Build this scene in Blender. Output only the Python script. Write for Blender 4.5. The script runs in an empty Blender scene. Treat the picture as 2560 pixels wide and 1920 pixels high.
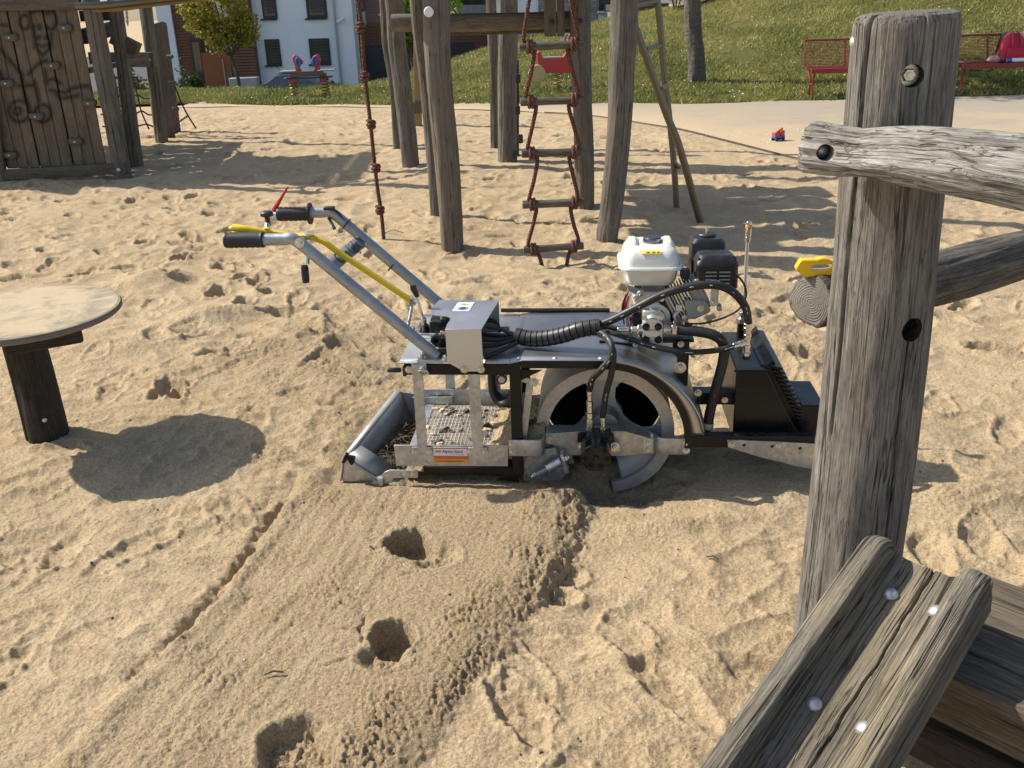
import bpy, bmesh, math, random
import numpy as np
from mathutils import Vector, Matrix
SC = bpy.context.scene
COL = SC.collection
# ------------------------------------------------------------------ camera, sky, sun, exposure
CAM_H = 1.55; FPX = 2300.0; PITCH = math.radians(22.7); ROLL = math.radians(1.8)
FW = Vector((0, math.cos(PITCH), -math.sin(PITCH))); RT0 = Vector((1, 0, 0)); UP0 = RT0.cross(FW)
RT = RT0*math.cos(ROLL) - UP0*math.sin(ROLL); UPV = UP0*math.cos(ROLL) + RT0*math.sin(ROLL)
EYE = Vector((0, 0, CAM_H))
cam = bpy.data.cameras.new('camera'); cam_o = bpy.data.objects.new('camera', cam); COL.objects.link(cam_o)
cam.sensor_fit = 'HORIZONTAL'; cam.sensor_width = 36.0; cam.lens = 36.0*FPX/2560.0
cam.clip_start = 0.05; cam.clip_end = 2000
cam_o.matrix_world = Matrix(((RT.x, UPV.x, -FW.x, EYE.x), (RT.y, UPV.y, -FW.y, EYE.y), (RT.z, UPV.z, -FW.z, EYE.z), (0, 0, 0, 1)))
SC.camera = cam_o
SUN_EL = math.radians(43.0); SUN_DIR = Vector((-0.947*math.cos(SUN_EL), 0.322*math.cos(SUN_EL), math.sin(SUN_EL))).normalized()
w = bpy.data.worlds.new('World'); SC.world = w; w.use_nodes = True
nt = w.node_tree; nt.nodes.clear()
sky = nt.nodes.new('ShaderNodeTexSky'); sky.sky_type = 'NISHITA'; sky.sun_disc = False
sky.sun_elevation = SUN_EL; sky.sun_rotation = math.atan2(SUN_DIR.x, SUN_DIR.y)
sky.air_density = 1.0; sky.dust_density = 1.5; sky.ozone_density = 1.0
bg = nt.nodes.new('ShaderNodeBackground'); bg.inputs['Strength'].default_value = 0.115
wo = nt.nodes.new('ShaderNodeOutputWorld')
nt.links.new(sky.outputs[0], bg.inputs['Color']); nt.links.new(bg.outputs[0], wo.inputs['Surface'])
sl = bpy.data.lights.new('sun', 'SUN'); sl.energy = 4.3; sl.angle = math.radians(0.55); sl.color = (1.0, 0.94, 0.84)
so = bpy.data.objects.new('sun', sl); COL.objects.link(so); so.rotation_euler = SUN_DIR.to_track_quat('Z', 'Y').to_euler()
SC.view_settings.view_transform = 'Standard'; SC.view_settings.look = 'None'
SC.view_settings.exposure = 0.55; SC.view_settings.gamma = 1.0; SC.view_settings.use_curve_mapping = False
try:
    SC.cycles.max_bounces = 6; SC.cycles.caustics_reflective = False; SC.cycles.caustics_refractive = False
except Exception: pass

# ------------------------------------------------------------------ measuring helpers (photo pixel -> real point)
def ray(px, py): return FW + RT*((px-1280)/FPX) - UPV*((py-960)/FPX)
def gp(px, py, z=0.0):
    d = ray(px, py); t = (z-CAM_H)/d.z; return EYE + d*t
def at(px, py, y):
    d = ray(px, py); return EYE + d*(y/d.y)

# ------------------------------------------------------------------ scene helpers
def tag(o, label=None, cat=None, group=None, kind=None):
    if label: o['label'] = label
    if cat: o['category'] = cat
    if group: o['group'] = group
    if kind: o['kind'] = kind
    return o
def thing(name, label, cat, loc=(0, 0, 0), rz=0.0, group=None):
    o = bpy.data.objects.new(name, None); COL.objects.link(o); o.location = loc; o.rotation_euler = (0, 0, rz)
    o.empty_display_size = 0.1
    return tag(o, label, cat, group)
def inst(name, mesh, parent=None, loc=(0, 0, 0), rot=None, scale=None):
    o = bpy.data.objects.new(name, mesh); COL.objects.link(o); o.parent = parent; o.location = loc
    if rot is not None: o.rotation_mode = 'QUATERNION'; o.rotation_quaternion = rot
    if scale is not None: o.scale = scale
    return o
def V(*a): return Vector(a[0]) if len(a) == 1 else Vector(a)
def frame_for(t, hint=None):
    t = t.normalized(); h = hint or (Vector((0, 0, 1)) if abs(t.z) < 0.95 else Vector((1, 0, 0)))
    n = (h - t*h.dot(t)).normalized(); return n, t.cross(n)
def spline(pts, n=8):
    P = [V(p) for p in pts]; P = [P[0]*2-P[1]] + P + [P[-1]*2-P[-2]]; out = []
    for i in range(1, len(P)-2):
        a, b, c, d = P[i-1:i+3]
        for k in range(n):
            t = k/n
            out.append(0.5*((2*b)+(c-a)*t+(2*a-5*b+4*c-d)*t*t+(3*b-a-3*c+d)*t**3))
    out.append(P[-2]); return out
class MB:
    def __init__(s): s.v = []; s.f = []; s.mi = []; s.wc = []; s.m = 0
    def add(s, vs, fs, wc=None):
        b = len(s.v); s.v += [tuple(v) for v in vs]; s.f += [tuple(i+b for i in f) for f in fs]; s.mi += [s.m]*len(fs)
        s.wc += [tuple(c) for c in (wc if wc is not None else vs)]; return s
    def box(s, c, d, R=None):
        c = V(c); vs = []; wc = []
        for z in (-.5, .5):
            for y in (-.5, .5):
                for x in (-.5, .5):
                    q = V(x*d[0], y*d[1], z*d[2]); wc.append(q); vs.append(c + (R @ q if R is not None else q))
        return s.add(vs, [(0, 2, 3, 1), (4, 5, 7, 6), (0, 1, 5, 4), (2, 6, 7, 3), (0, 4, 6, 2), (1, 3, 7, 5)], wc)
    def bar(s, p, q, w, h, hint=None, off=0.0):   # w along hint-perp, h along hint
        p = V(p); q = V(q); t = (q-p); L = t.length; n, b = frame_for(t, V(hint) if hint else None)
        vs = []; wc = []
        for k, e in ((0, p), (1, q)):
            for i, j in ((-1, -1), (1, -1), (1, 1), (-1, 1)):
                vs.append(e + b*(i*w/2) + n*(j*h/2)); wc.append((i*w/2+off, j*h/2+off*.7, k*L+off*3))
        return s.add(vs, [(3, 2, 1, 0), (4, 5, 6, 7), (0, 1, 5, 4), (1, 2, 6, 5), (2, 3, 7, 6), (3, 0, 4, 7)], wc)
    def tube(s, pts, r, n=12, caps=True, closed=False):
        P = [V(p) for p in pts]; m = len(P); R = r if isinstance(r, (list, tuple)) else [r]*m
        T = [((P[(i+1) % m] - P[i-1]) if closed else (P[min(i+1, m-1)]-P[max(i-1, 0)])).normalized() for i in range(m)]
        nn, _ = frame_for(T[0]); vs = []; wc = []; L = 0
        for i in range(m):
            nn = (nn - T[i]*nn.dot(T[i])).normalized(); bb = T[i].cross(nn)
            if i: L += (P[i]-P[i-1]).length
            for k in range(n):
                a = 2*math.pi*k/n; c, d = math.cos(a)*R[i], math.sin(a)*R[i]
                vs.append(P[i]+nn*c+bb*d); wc.append((c, d, L))
        fs = []
        for i in range(m if closed else m-1):
            for k in range(n):
                j = (i+1) % m; k2 = (k+1) % n
                fs.append((i*n+k, i*n+k2, j*n+k2, j*n+k))
        if caps and not closed: fs += [tuple(range(n-1, -1, -1)), tuple((m-1)*n+k for k in range(n))]
        return s.add(vs, fs, wc)
    def prism(s, poly, o, ux, uy, th):      # polygon (a,b) in plane o+a*ux+b*uy, thickness th along ux x uy
        o = V(o); ux = V(ux); uy = V(uy); nz = ux.cross(uy).normalized(); n = len(poly)
        A = sum(poly[i][0]*poly[(i+1) % n][1]-poly[(i+1) % n][0]*poly[i][1] for i in range(n))
        if A < 0: poly = poly[::-1]
        vs = [o+ux*a+uy*b for a, b in poly] + [o+ux*a+uy*b+nz*th for a, b in poly]
        wc = [(a, 0, b) for a, b in poly] + [(a, th, b) for a, b in poly]
        fs = [tuple(range(n-1, -1, -1)), tuple(range(n, 2*n))] + [(i, (i+1) % n, n+(i+1) % n, n+i) for i in range(n)]
        return s.add(vs, fs, wc)
    def lathe(s, prof, o, axis, n=24, a0=0.0, a1=2*math.pi, hint=None):
        o = V(o); ax = V(axis).normalized(); u, v = frame_for(ax, V(hint) if hint else None)
        full = abs(a1-a0-2*math.pi) < 1e-6; m = n if full else n+1; vs = []; wc = []
        for r, h in prof:
            for k in range(m):
                a = a0+(a1-a0)*k/n; vs.append(o+ax*h+u*(math.cos(a)*r)+v*(math.sin(a)*r)); wc.append((math.cos(a)*r, math.sin(a)*r, h))
        fs = []
        for i in range(len(prof)-1):
            for k in range(n):
                k2 = (k+1) % m; fs.append((i*m+k, i*m+k2, (i+1)*m+k2, (i+1)*m+k))
        return s.add(vs, fs, wc)
    def grid(s, rows, wc=None):            # rows: list of equal-length point lists
        m = len(rows[0]); vs = [p for r in rows for p in r]; fs = []
        for i in range(len(rows)-1):
            for k in range(m-1): fs.append((i*m+k, i*m+k+1, (i+1)*m+k+1, (i+1)*m+k))
        return s.add(vs, fs, wc)
    def mesh(s, name, mats, smooth=True, angle=35):
        me = bpy.data.meshes.new(name); me.from_pydata(s.v, [], s.f)
        for m in (mats if isinstance(mats, (list, tuple)) else [mats]): me.materials.append(m)
        if any(s.mi): me.polygons.foreach_set('material_index', s.mi)
        at_ = me.attributes.new('wc', 'FLOAT_VECTOR', 'POINT'); at_.data.foreach_set('vector', np.array(s.wc, np.float32).ravel())
        me.update()
        if smooth:
            me.polygons.foreach_set('use_smooth', [True]*len(me.polygons)); me.set_sharp_from_angle(angle=math.radians(angle))
        return me
    def build(s, name, mats, parent=None, bevel=0.0, smooth=True, angle=35, solid=0.0, seg=2, subd=0):
        o = inst(name, s.mesh(name, mats, smooth, angle), parent)
        if solid: md = o.modifiers.new('solid', 'SOLIDIFY'); md.thickness = solid; md.offset = 0
        if subd: md = o.modifiers.new('subd', 'SUBSURF'); md.levels = subd; md.render_levels = subd
        if bevel:
            md = o.modifiers.new('bevel', 'BEVEL'); md.width = bevel; md.segments = seg; md.limit_method = 'ANGLE'; md.angle_limit = math.radians(38); md.harden_normals = False
        return o
def bake_mesh(o):                          # replace modifiers by their result
    dg = bpy.context.evaluated_depsgraph_get(); me = bpy.data.meshes.new_from_object(o.evaluated_get(dg))
    o.modifiers.clear(); o.data = me
def cut(o, cutters):                       # subtract helper meshes, then remove them
    bpy.context.view_layer.update()
    from mathutils.kdtree import KDTree
    n0 = len(o.data.vertices); w0 = np.empty(n0*3, np.float32); o.data.attributes['wc'].data.foreach_get('vector', w0); kd = KDTree(n0)
    for v_ in o.data.vertices: kd.insert(v_.co, v_.index)
    kd.balance()
    for c in cutters:
        md = o.modifiers.new('cut', 'BOOLEAN'); md.operation = 'DIFFERENCE'; md.object = c; md.solver = 'EXACT'
    bake_mesh(o); w0 = w0.reshape(-1, 3)
    if 'wc' in o.data.attributes: o.data.attributes.remove(o.data.attributes['wc'])
    a_ = o.data.attributes.new('wc', 'FLOAT_VECTOR', 'POINT'); a_.data.foreach_set('vector', np.array([w0[kd.find(v_.co)[1]] for v_ in o.data.vertices], np.float32).ravel())
    for c in cutters: bpy.data.objects.remove(c)

# ------------------------------------------------------------------ numpy noise
_PR = np.random.RandomState(11); _PT = _PR.permutation(2048).astype(np.int32); _GA = _PR.rand(2048)*2*np.pi; _GX = np.cos(_GA).astype(np.float32); _GY = np.sin(_GA).astype(np.float32)
def pn(x, y, s=0):
    x = np.asarray(x, np.float32); y = np.asarray(y, np.float32); x0 = np.floor(x); y0 = np.floor(y); fx = x-x0; fy = y-y0; u = fx*fx*fx*(fx*(fx*6-15)+10); v = fy*fy*fy*(fy*(fy*6-15)+10)
    ix = x0.astype(np.int32); iy = y0.astype(np.int32); A = _PT[(ix+s*131) & 2047]; B = _PT[(ix+1+s*131) & 2047]
    def g(P, j, dx): k = _PT[(P+iy+j) & 2047]; return _GX[k]*dx+_GY[k]*(fy-j)
    a = g(A, 0, fx); a += u*(g(B, 0, fx-1)-a); b = g(A, 1, fx); b += u*(g(B, 1, fx-1)-b); return (a+v*(b-a))*1.5
def sst(a, b, x): t = np.clip((x-a)/(b-a), 0, 1); return t*t*(3-2*t)
def poly_dist(x, y, P):                    # signed-less distance to polyline, and param
    d = np.full(x.shape, 1e9)
    for (ax, ay), (bx, by) in zip(P[:-1], P[1:]):
        ux, uy = bx-ax, by-ay; t = np.clip(((x-ax)*ux+(y-ay)*uy)/(ux*ux+uy*uy+1e-12), 0, 1)
        d = np.minimum(d, np.hypot(x-ax-ux*t, y-ay-uy*t))
    return d

# ------------------------------------------------------------------ materials
class NT:
    def __init__(s, name):
        s.m = bpy.data.materials.new(name); s.m.use_nodes = True; s.t = s.m.node_tree; s.t.nodes.clear()
        s.out = s.n('ShaderNodeOutputMaterial'); s.b = s.n('ShaderNodeBsdfPrincipled'); s.l(s.b.outputs[0], s.out.inputs[0])
    def n(s, k, **kw):
        x = s.t.nodes.new(k)
        for a, b in kw.items(): setattr(x, a, b)
        return x
    def l(s, a, b): s.t.links.new(a, b)
    def coord(s, attr=None, scale=(1, 1, 1)):
        if attr: c = s.n('ShaderNodeAttribute', attribute_name=attr).outputs['Vector']
        else: c = s.n('ShaderNodeTexCoord').outputs['Object']
        mp_ = s.n('ShaderNodeMapping'); mp_.inputs['Scale'].default_value = scale; s.l(c, mp_.inputs['Vector']); return mp_.outputs[0]
    def noise(s, vec, scale, detail=4, rough=0.55, dist=0.0):
        x = s.n('ShaderNodeTexNoise'); x.inputs['Scale'].default_value = scale; x.inputs['Detail'].default_value = detail
        x.inputs['Roughness'].default_value = rough; x.inputs['Distortion'].default_value = dist
        if vec is not None: s.l(vec, x.inputs['Vector'])
        return x.outputs['Fac']
    def ramp(s, fac, stops, interp='LINEAR'):
        x = s.n('ShaderNodeValToRGB'); x.color_ramp.interpolation = interp; e = x.color_ramp.elements
        while len(e) < len(stops): e.new(0.5)
        for k, (p, c) in enumerate(stops):
            e[k].position = p; e[k].color = (c, c, c, 1) if isinstance(c, (int, float)) else (*c, 1)
        s.l(fac, x.inputs[0]); return x.outputs[0]
    def mix(s, fac, a, b, mode='MIX'):
        x = s.n('ShaderNodeMix', data_type='RGBA', blend_type=mode)
        for sock, val in ((x.inputs[0], fac), (x.inputs[6], a), (x.inputs[7], b)):
            if isinstance(val, (int, float)): sock.default_value = val
            elif isinstance(val, (tuple, list)): sock.default_value = (*val, 1)
            else: s.l(val, sock)
        return x.outputs[2]
    def math(s, op, a, b=0.0):
        x = s.n('ShaderNodeMath', operation=op)
        for sock, val in ((x.inputs[0], a), (x.inputs[1], b)):
            if isinstance(val, (int, float)): sock.default_value = val
            else: s.l(val, sock)
        return x.outputs[0]
    def bump(s, h, strength=0.3, dist=0.01, nrm=None):
        x = s.n('ShaderNodeBump'); x.inputs['Strength'].default_value = strength; x.inputs['Distance'].default_value = dist
        s.l(h, x.inputs['Height'])
        if nrm is not None: s.l(nrm, x.inputs['Normal'])
        s.l(x.outputs[0], s.b.inputs['Normal']); return x.outputs[0]
    def set(s, **kw):
        for k, v in kw.items():
            i = s.b.inputs[k.replace('_', ' ')]
            if isinstance(v, (int, float)): i.default_value = v
            elif isinstance(v, (tuple, list)): i.default_value = (*v, 1) if len(v) == 3 else v
            else: s.l(v, i)
        return s
def plain(name, col, rough=0.5, metal=0.0, var=0.12, scale=30, bump=0.0, rv=0.1, spec=0.5, coat=0.0, dust=0.0):
    t = NT(name); c = t.coord()
    n = t.noise(c, scale, 5, .6); n2 = t.noise(c, scale*.13, 3, .5)
    lo = tuple(x*(1-var) for x in col); hi = tuple(min(1, x*(1+var)) for x in col)
    k = t.ramp(t.math('ADD', t.math('MULTIPLY', n, .5), t.math('MULTIPLY', n2, .5)), [(.35, lo), (.65, hi)])
    if dust:
        g = t.n('ShaderNodeNewGeometry'); sp = t.n('ShaderNodeSeparateXYZ'); t.l(g.outputs['Normal'], sp.inputs[0])
        f = t.math('MULTIPLY', t.math('MAXIMUM', sp.outputs[2], 0.0), t.ramp(t.noise(c, 18, 6, .7), [(.4, 0.0), (.75, dust)]))
        k = t.mix(f, k, (.42, .33, .21))
    t.set(Base_Color=k, Metallic=metal, Roughness=t.ramp(n2, [(.3, max(.02, rough-rv)), (.7, min(1, rough+rv))]))
    t.b.inputs['Specular IOR Level'].default_value = spec
    if coat: t.b.inputs['Coat Weight'].default_value = coat; t.b.inputs['Coat Roughness'].default_value = .12
    if bump: t.bump(n, bump, .004)
    return t.m
def wood(name, light, dark, crack=0.5, blotch=(0.05, 0.05, 0.045), blotch_amt=0.35, bump=0.5, fine=1.0, tint=None, warp=0.006, wfreq=(7, 7, 2.5)):
    t = NT(name)
    wn = t.n('ShaderNodeTexNoise'); wn.inputs['Scale'].default_value = 1; wn.inputs['Detail'].default_value = 2; t.l(t.coord('wc', wfreq), wn.inputs['Vector'])
    sb = t.n('ShaderNodeVectorMath', operation='SUBTRACT'); t.l(wn.outputs['Color'], sb.inputs[0]); sb.inputs[1].default_value = (.5, .5, .5)
    sc = t.n('ShaderNodeVectorMath', operation='MULTIPLY'); t.l(sb.outputs[0], sc.inputs[0]); sc.inputs[1].default_value = (warp, warp, warp*.3)
    ad = t.n('ShaderNodeVectorMath', operation='ADD'); t.l(t.n('ShaderNodeAttribute', attribute_name='wc').outputs['Vector'], ad.inputs[0]); t.l(sc.outputs[0], ad.inputs[1])
    def cm(scale):
        m_ = t.n('ShaderNodeMapping'); m_.inputs['Scale'].default_value = scale; t.l(ad.outputs[0], m_.inputs['Vector']); return m_.outputs[0]
    f = t.noise(cm((190*fine, 190*fine, 9)), 1, 6, .7, .2); g = t.noise(cm((34*fine, 34*fine, .9)), 1, 3, .55, .5); b = t.noise(cm((20, 20, 8)), 1, 8, .75, .4); h = t.noise(cm((420*fine, 420*fine, 30)), 1, 3, .7); e = t.noise(cm((13, 13, 2.2)), 1, 5, .6); g2 = t.noise(cm((85*fine, 85*fine, 2.6)), 1, 3, .55, .4); mk = t.noise(cm((9, 9, 2.5)), 1, 3, .6)
    base = t.mix(t.ramp(t.math('ADD', t.math('MULTIPLY', f, .55), t.math('MULTIPLY', e, .45)), [(.36, 0.0), (.62, 1.0)]), dark, light)
    base = t.mix(t.ramp(b, [(.45, 0.0), (.66, blotch_amt)]), base, blotch)
    base = t.mix(t.ramp(h, [(.38, .45), (.56, 0.0)]), base, tuple(x*.45 for x in dark))
    base = t.mix(t.ramp(f, [(.58, 0.0), (.76, .35)]), base, tuple(min(1, x*1.35) for x in light))
    if tint: base = t.mix(t.ramp(t.noise(t.coord('wc', (6, 6, 1.6)), 1, 4), [(.48, 0.0), (.66, .5)]), base, tint)
    ln = t.math('MULTIPLY', t.ramp(t.math('ABSOLUTE', t.math('SUBTRACT', g, .5)), [(.004, 1.0), (.016, 0.0)]), t.ramp(mk, [(.42, 0.0), (.55, 1.0)]))
    ln2 = t.math('MULTIPLY', t.ramp(t.math('ABSOLUTE', t.math('SUBTRACT', g2, .5)), [(.006, 1.0), (.022, 0.0)]), t.ramp(mk, [(.40, .9), (.58, .25)]))
    k = t.math('MULTIPLY', t.math('MAXIMUM', ln, t.math('MULTIPLY', ln2, .75)), crack)
    base = t.mix(k, base, (.022, .018, .014))
    t.set(Base_Color=base, Roughness=.88); t.b.inputs['Specular IOR Level'].default_value = .2
    hh = t.math('SUBTRACT', t.math('ADD', t.math('MULTIPLY', f, .5), t.math('ADD', t.math('MULTIPLY', h, .2), t.math('MULTIPLY', b, .4))), t.math('MULTIPLY', k, 1.3))
    t.bump(hh, bump, .006); return t.m
MT = {}
MT['post'] = wood('weathered_post_wood', (.285, .262, .225), (.145, .13, .107), .9, blotch=(.065, .06, .053), blotch_amt=.5, bump=.7)
MT['tower'] = wood('grey_tower_wood', (.245, .22, .18), (.13, .113, .09), .85, blotch_amt=.35, bump=.5, tint=(.20, .165, .12))
MT['rail'] = wood('silver_rail_wood', (.50, .475, .425), (.27, .245, .205), .9, blotch_amt=.75, blotch=(.085, .078, .066), warp=.022, wfreq=(12, 12, 9), fine=.85, bump=.8)
MT['darkrail'] = wood('dark_rail_wood', (.20, .178, .145), (.09, .077, .062), .9, blotch=(.035, .033, .03), blotch_amt=.6, bump=.7)
MT['channel'] = wood('channel_wood', (.28, .25, .195), (.135, .117, .09), .95, blotch=(.06, .055, .04), blotch_amt=.4, bump=.9, tint=(.29, .225, .13))
MT['deckwood'] = wood('deck_wood', (.22, .178, .125), (.105, .083, .058), .8, blotch_amt=.35, bump=.6)
MT['stump'] = wood('dark_stump_wood', (.085, .072, .056), (.034, .028, .021), .8, blotch_amt=.5, blotch=(.012, .011, .01))
MT['plank'] = wood('wall_plank_wood', (.205, .175, .137), (.10, .084, .064), .6, blotch_amt=.3, bump=.4)
MT['yellowwood'] = wood('pale_timber', (.40, .28, .14), (.26, .175, .085), .3, blotch_amt=.1, bump=.2)
MT['rung'] = wood('rung_wood', (.23, .205, .16), (.10, .085, .062), .8, blotch=(.05, .05, .03), blotch_amt=.5)
def endgrain():
    t = NT('end_grain_wood'); c = t.coord('wc'); sp = t.n('ShaderNodeSeparateXYZ'); t.l(c, sp.inputs[0])
    n = t.noise(c, 14, 3, .5); dx = t.math('ADD', t.math('ADD', sp.outputs[0], .008), t.math('MULTIPLY', t.math('SUBTRACT', n, .5), .022)); dy = t.math('ADD', sp.outputs[1], t.math('MULTIPLY', t.math('SUBTRACT', n, .5), .016))
    r = t.math('SQRT', t.math('ADD', t.math('MULTIPLY', dx, dx), t.math('MULTIPLY', dy, dy)))
    ring = t.math('SINE', t.math('ADD', t.math('MULTIPLY', r, 1050.0), t.math('MULTIPLY', n, 6.0))); a = t.math('ARCTAN2', dy, dx)
    rad = t.math('SINE', t.math('ADD', t.math('MULTIPLY', a, 7.0), t.math('MULTIPLY', n, 26.0)))
    col = t.mix(t.ramp(ring, [(.1, .42), (.75, 0.0)]), (.20, .18, .15), (.075, .066, .054))
    col = t.mix(t.ramp(rad, [(.975, 0.0), (.998, .9)]), col, (.03, .026, .02))
    col = t.mix(t.ramp(t.noise(c, 30, 5, .7), [(.4, 0.0), (.7, .35)]), col, (.10, .095, .08))
    t.set(Base_Color=col, Roughness=.9); t.bump(ring, .35, .003); return t.m
MT['endgrain'] = endgrain()
def galv():
    t = NT('galvanised_steel'); c = t.coord(); v = t.n('ShaderNodeTexVoronoi'); v.inputs['Scale'].default_value = 70; t.l(c, v.inputs['Vector'])
    sp = t.ramp(v.outputs['Distance'], [(.0, .85), (.8, 1.0)]); vc = t.n('ShaderNodeSeparateColor'); t.l(v.outputs['Color'], vc.inputs[0])
    n = t.noise(c, 9, 5, .6)
    col = t.mix(vc.outputs[0], (.42, .43, .43), (.60, .61, .60)); col = t.mix(t.ramp(n, [(.45, 0.0), (.75, .5)]), col, (.34, .335, .32))
    col = t.mix(t.ramp(t.noise(c, 22, 6, .7), [(.56, 0.0), (.7, .35)]), col, (.40, .33, .23))
    t.set(Base_Color=col, Metallic=.82, Roughness=t.ramp(t.math('ADD', t.math('MULTIPLY', n, .6), t.math('MULTIPLY', vc.outputs[1], .4)), [(.25, .36), (.75, .6)])); t.bump(n, .05, .004); return t.m
MT['galv'] = galv()
def stainless(name, col=(.66, .66, .65), r=.46):
    t = NT(name); c = t.coord(None, (3, 3, 220)); n = t.noise(c, 1, 3, .6); n2 = t.noise(t.coord(), 5, 5, .6)
    t.set(Base_Color=t.mix(n2, tuple(x*.86 for x in col), col), Metallic=1.0, Roughness=t.ramp(t.math('ADD', t.math('MULTIPLY', n, .5), t.math('MULTIPLY', n2, .5)), [(.3, r-.07), (.7, r+.09)])); t.bump(n, .03, .002); return t.m
MT['stainless'] = stainless('brushed_stainless'); MT['hood'] = stainless('hood_sheet', (.50, .50, .50), .40)
MT['tubesteel'] = stainless('ladder_steel', (.19, .17, .125), .45)
MT['bucket'] = plain('bucket_sheet', (.34, .35, .35), .55, .4, .2, 14, .08, dust=.2); MT['galvtube'] = plain('galvanised_tube', (.36, .37, .37), .48, .6, .22, 60, .08)
MT['zinc'] = plain('zinc_bolt', (.62, .62, .58), .3, 1.0, .15, 60)
MT['zincdull'] = plain('dull_zinc', (.62, .62, .60), .5, .85, .1, 60)
MT['nickel'] = plain('plated_fitting', (.66, .64, .58), .24, 1.0, .12, 80)
MT['alu'] = plain('cast_aluminium', (.62, .62, .60), .42, .7, .15, 120, .15)
MT['wheelring'] = plain('worn_drum_edge', (.52, .475, .42), .5, .35, .18, 90, .1, dust=.2)
MT['drum'] = plain('drum_steel', (.40, .41, .40), .45, .75, .2, 12, .05)
MT['blackpaint'] = plain('black_gloss_paint', (.010, .010, .011), .30, 0, .3, 60, .03, .08, spec=.3, dust=.12); MT['motorblack'] = plain('black_motor_paint', (.008, .008, .009), .3, 0, .2, 60, .03, .08, spec=.4)
MT['rubber'] = plain('black_rubber', (.014, .014, .015), .5, 0, .2, 80, .06, dust=.1)
MT['blackplastic'] = plain('black_plastic', (.016, .017, .019), .42, 0, .2, 200, .12, dust=.12)
MT['cap'] = plain('dark_chrome_cap', (.16, .17, .20), .2, .9, .1)
MT['yellow'] = plain('yellow_paint', (.78, .56, .012), .38, 0, .06, 40, .03)
MT['toyyellow'] = plain('yellow_toy_plastic', (.80, .50, .012), .35, 0, .05, 30)
MT['cream'] = plain('cream_tank_enamel', (.80, .79, .70), .25, 0, .03, 10, 0, .05, coat=.4)
MT['greyplastic'] = plain('grey_engine_plastic', (.27, .28, .275), .48, 0, .08, 60, .05)
MT['red'] = plain('red_bench_paint', (.21, .02, .017), .42, 0, .15, 30, .05)
MT['brightred'] = plain('red_panel', (.52, .045, .04), .45, 0, .1, 20)
MT['blue'] = plain('blue_plastic', (.02, .12, .42), .4, 0, .1, 20)
MT['white'] = plain('white_label', (.78, .78, .76), .45, 0, .03)
MT['ink'] = plain('black_ink', (.015, .015, .015), .5, 0, .05)
MT['signblue'] = plain('sign_blue', (.02, .07, .34), .45, 0, .05)
MT['signyellow'] = plain('sign_yellow', (.85, .55, .03), .45, 0, .05)
MT['labelyellow'] = plain('label_yellow', (.85, .70, .03), .4, 0, .04)
MT['labelorange'] = plain('label_orange', (.66, .13, .03), .45, 0, .04)
MT['labelamber'] = plain('label_amber', (.72, .33, .04), .45, 0, .04)
MT['labelred'] = plain('label_red', (.55, .05, .03), .45, 0, .04)
MT['redlever'] = plain('red_lever_paint', (.45, .02, .02), .4, 0, .08)
MT['hosegrey'] = plain('hose_print', (.5, .5, .48), .6, 0, .05)
def ropemat(name, a, b):
    t = NT(name); c = t.coord('wc'); sp = t.n('ShaderNodeSeparateXYZ'); t.l(c, sp.inputs[0])
    ang = t.math('ARCTAN2', sp.outputs[1], sp.outputs[0]); st = t.math('SINE', t.math('ADD', t.math('MULTIPLY', ang, 3.0), t.math('MULTIPLY', sp.outputs[2], 230.0)))
    n = t.noise(c, 90, 4, .6)
    t.set(Base_Color=t.mix(t.math('MULTIPLY', t.ramp(st, [(.2, 0.0), (.8, 1.0)]), n), a, b), Roughness=.85); t.bump(st, .6, .006); return t.m
MT['rope'] = ropemat('rust_brown_rope', (.10, .035, .022), (.33, .14, .085))
MT['netrope'] = ropemat('dark_net_rope', (.04, .032, .022), (.13, .10, .07))
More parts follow.
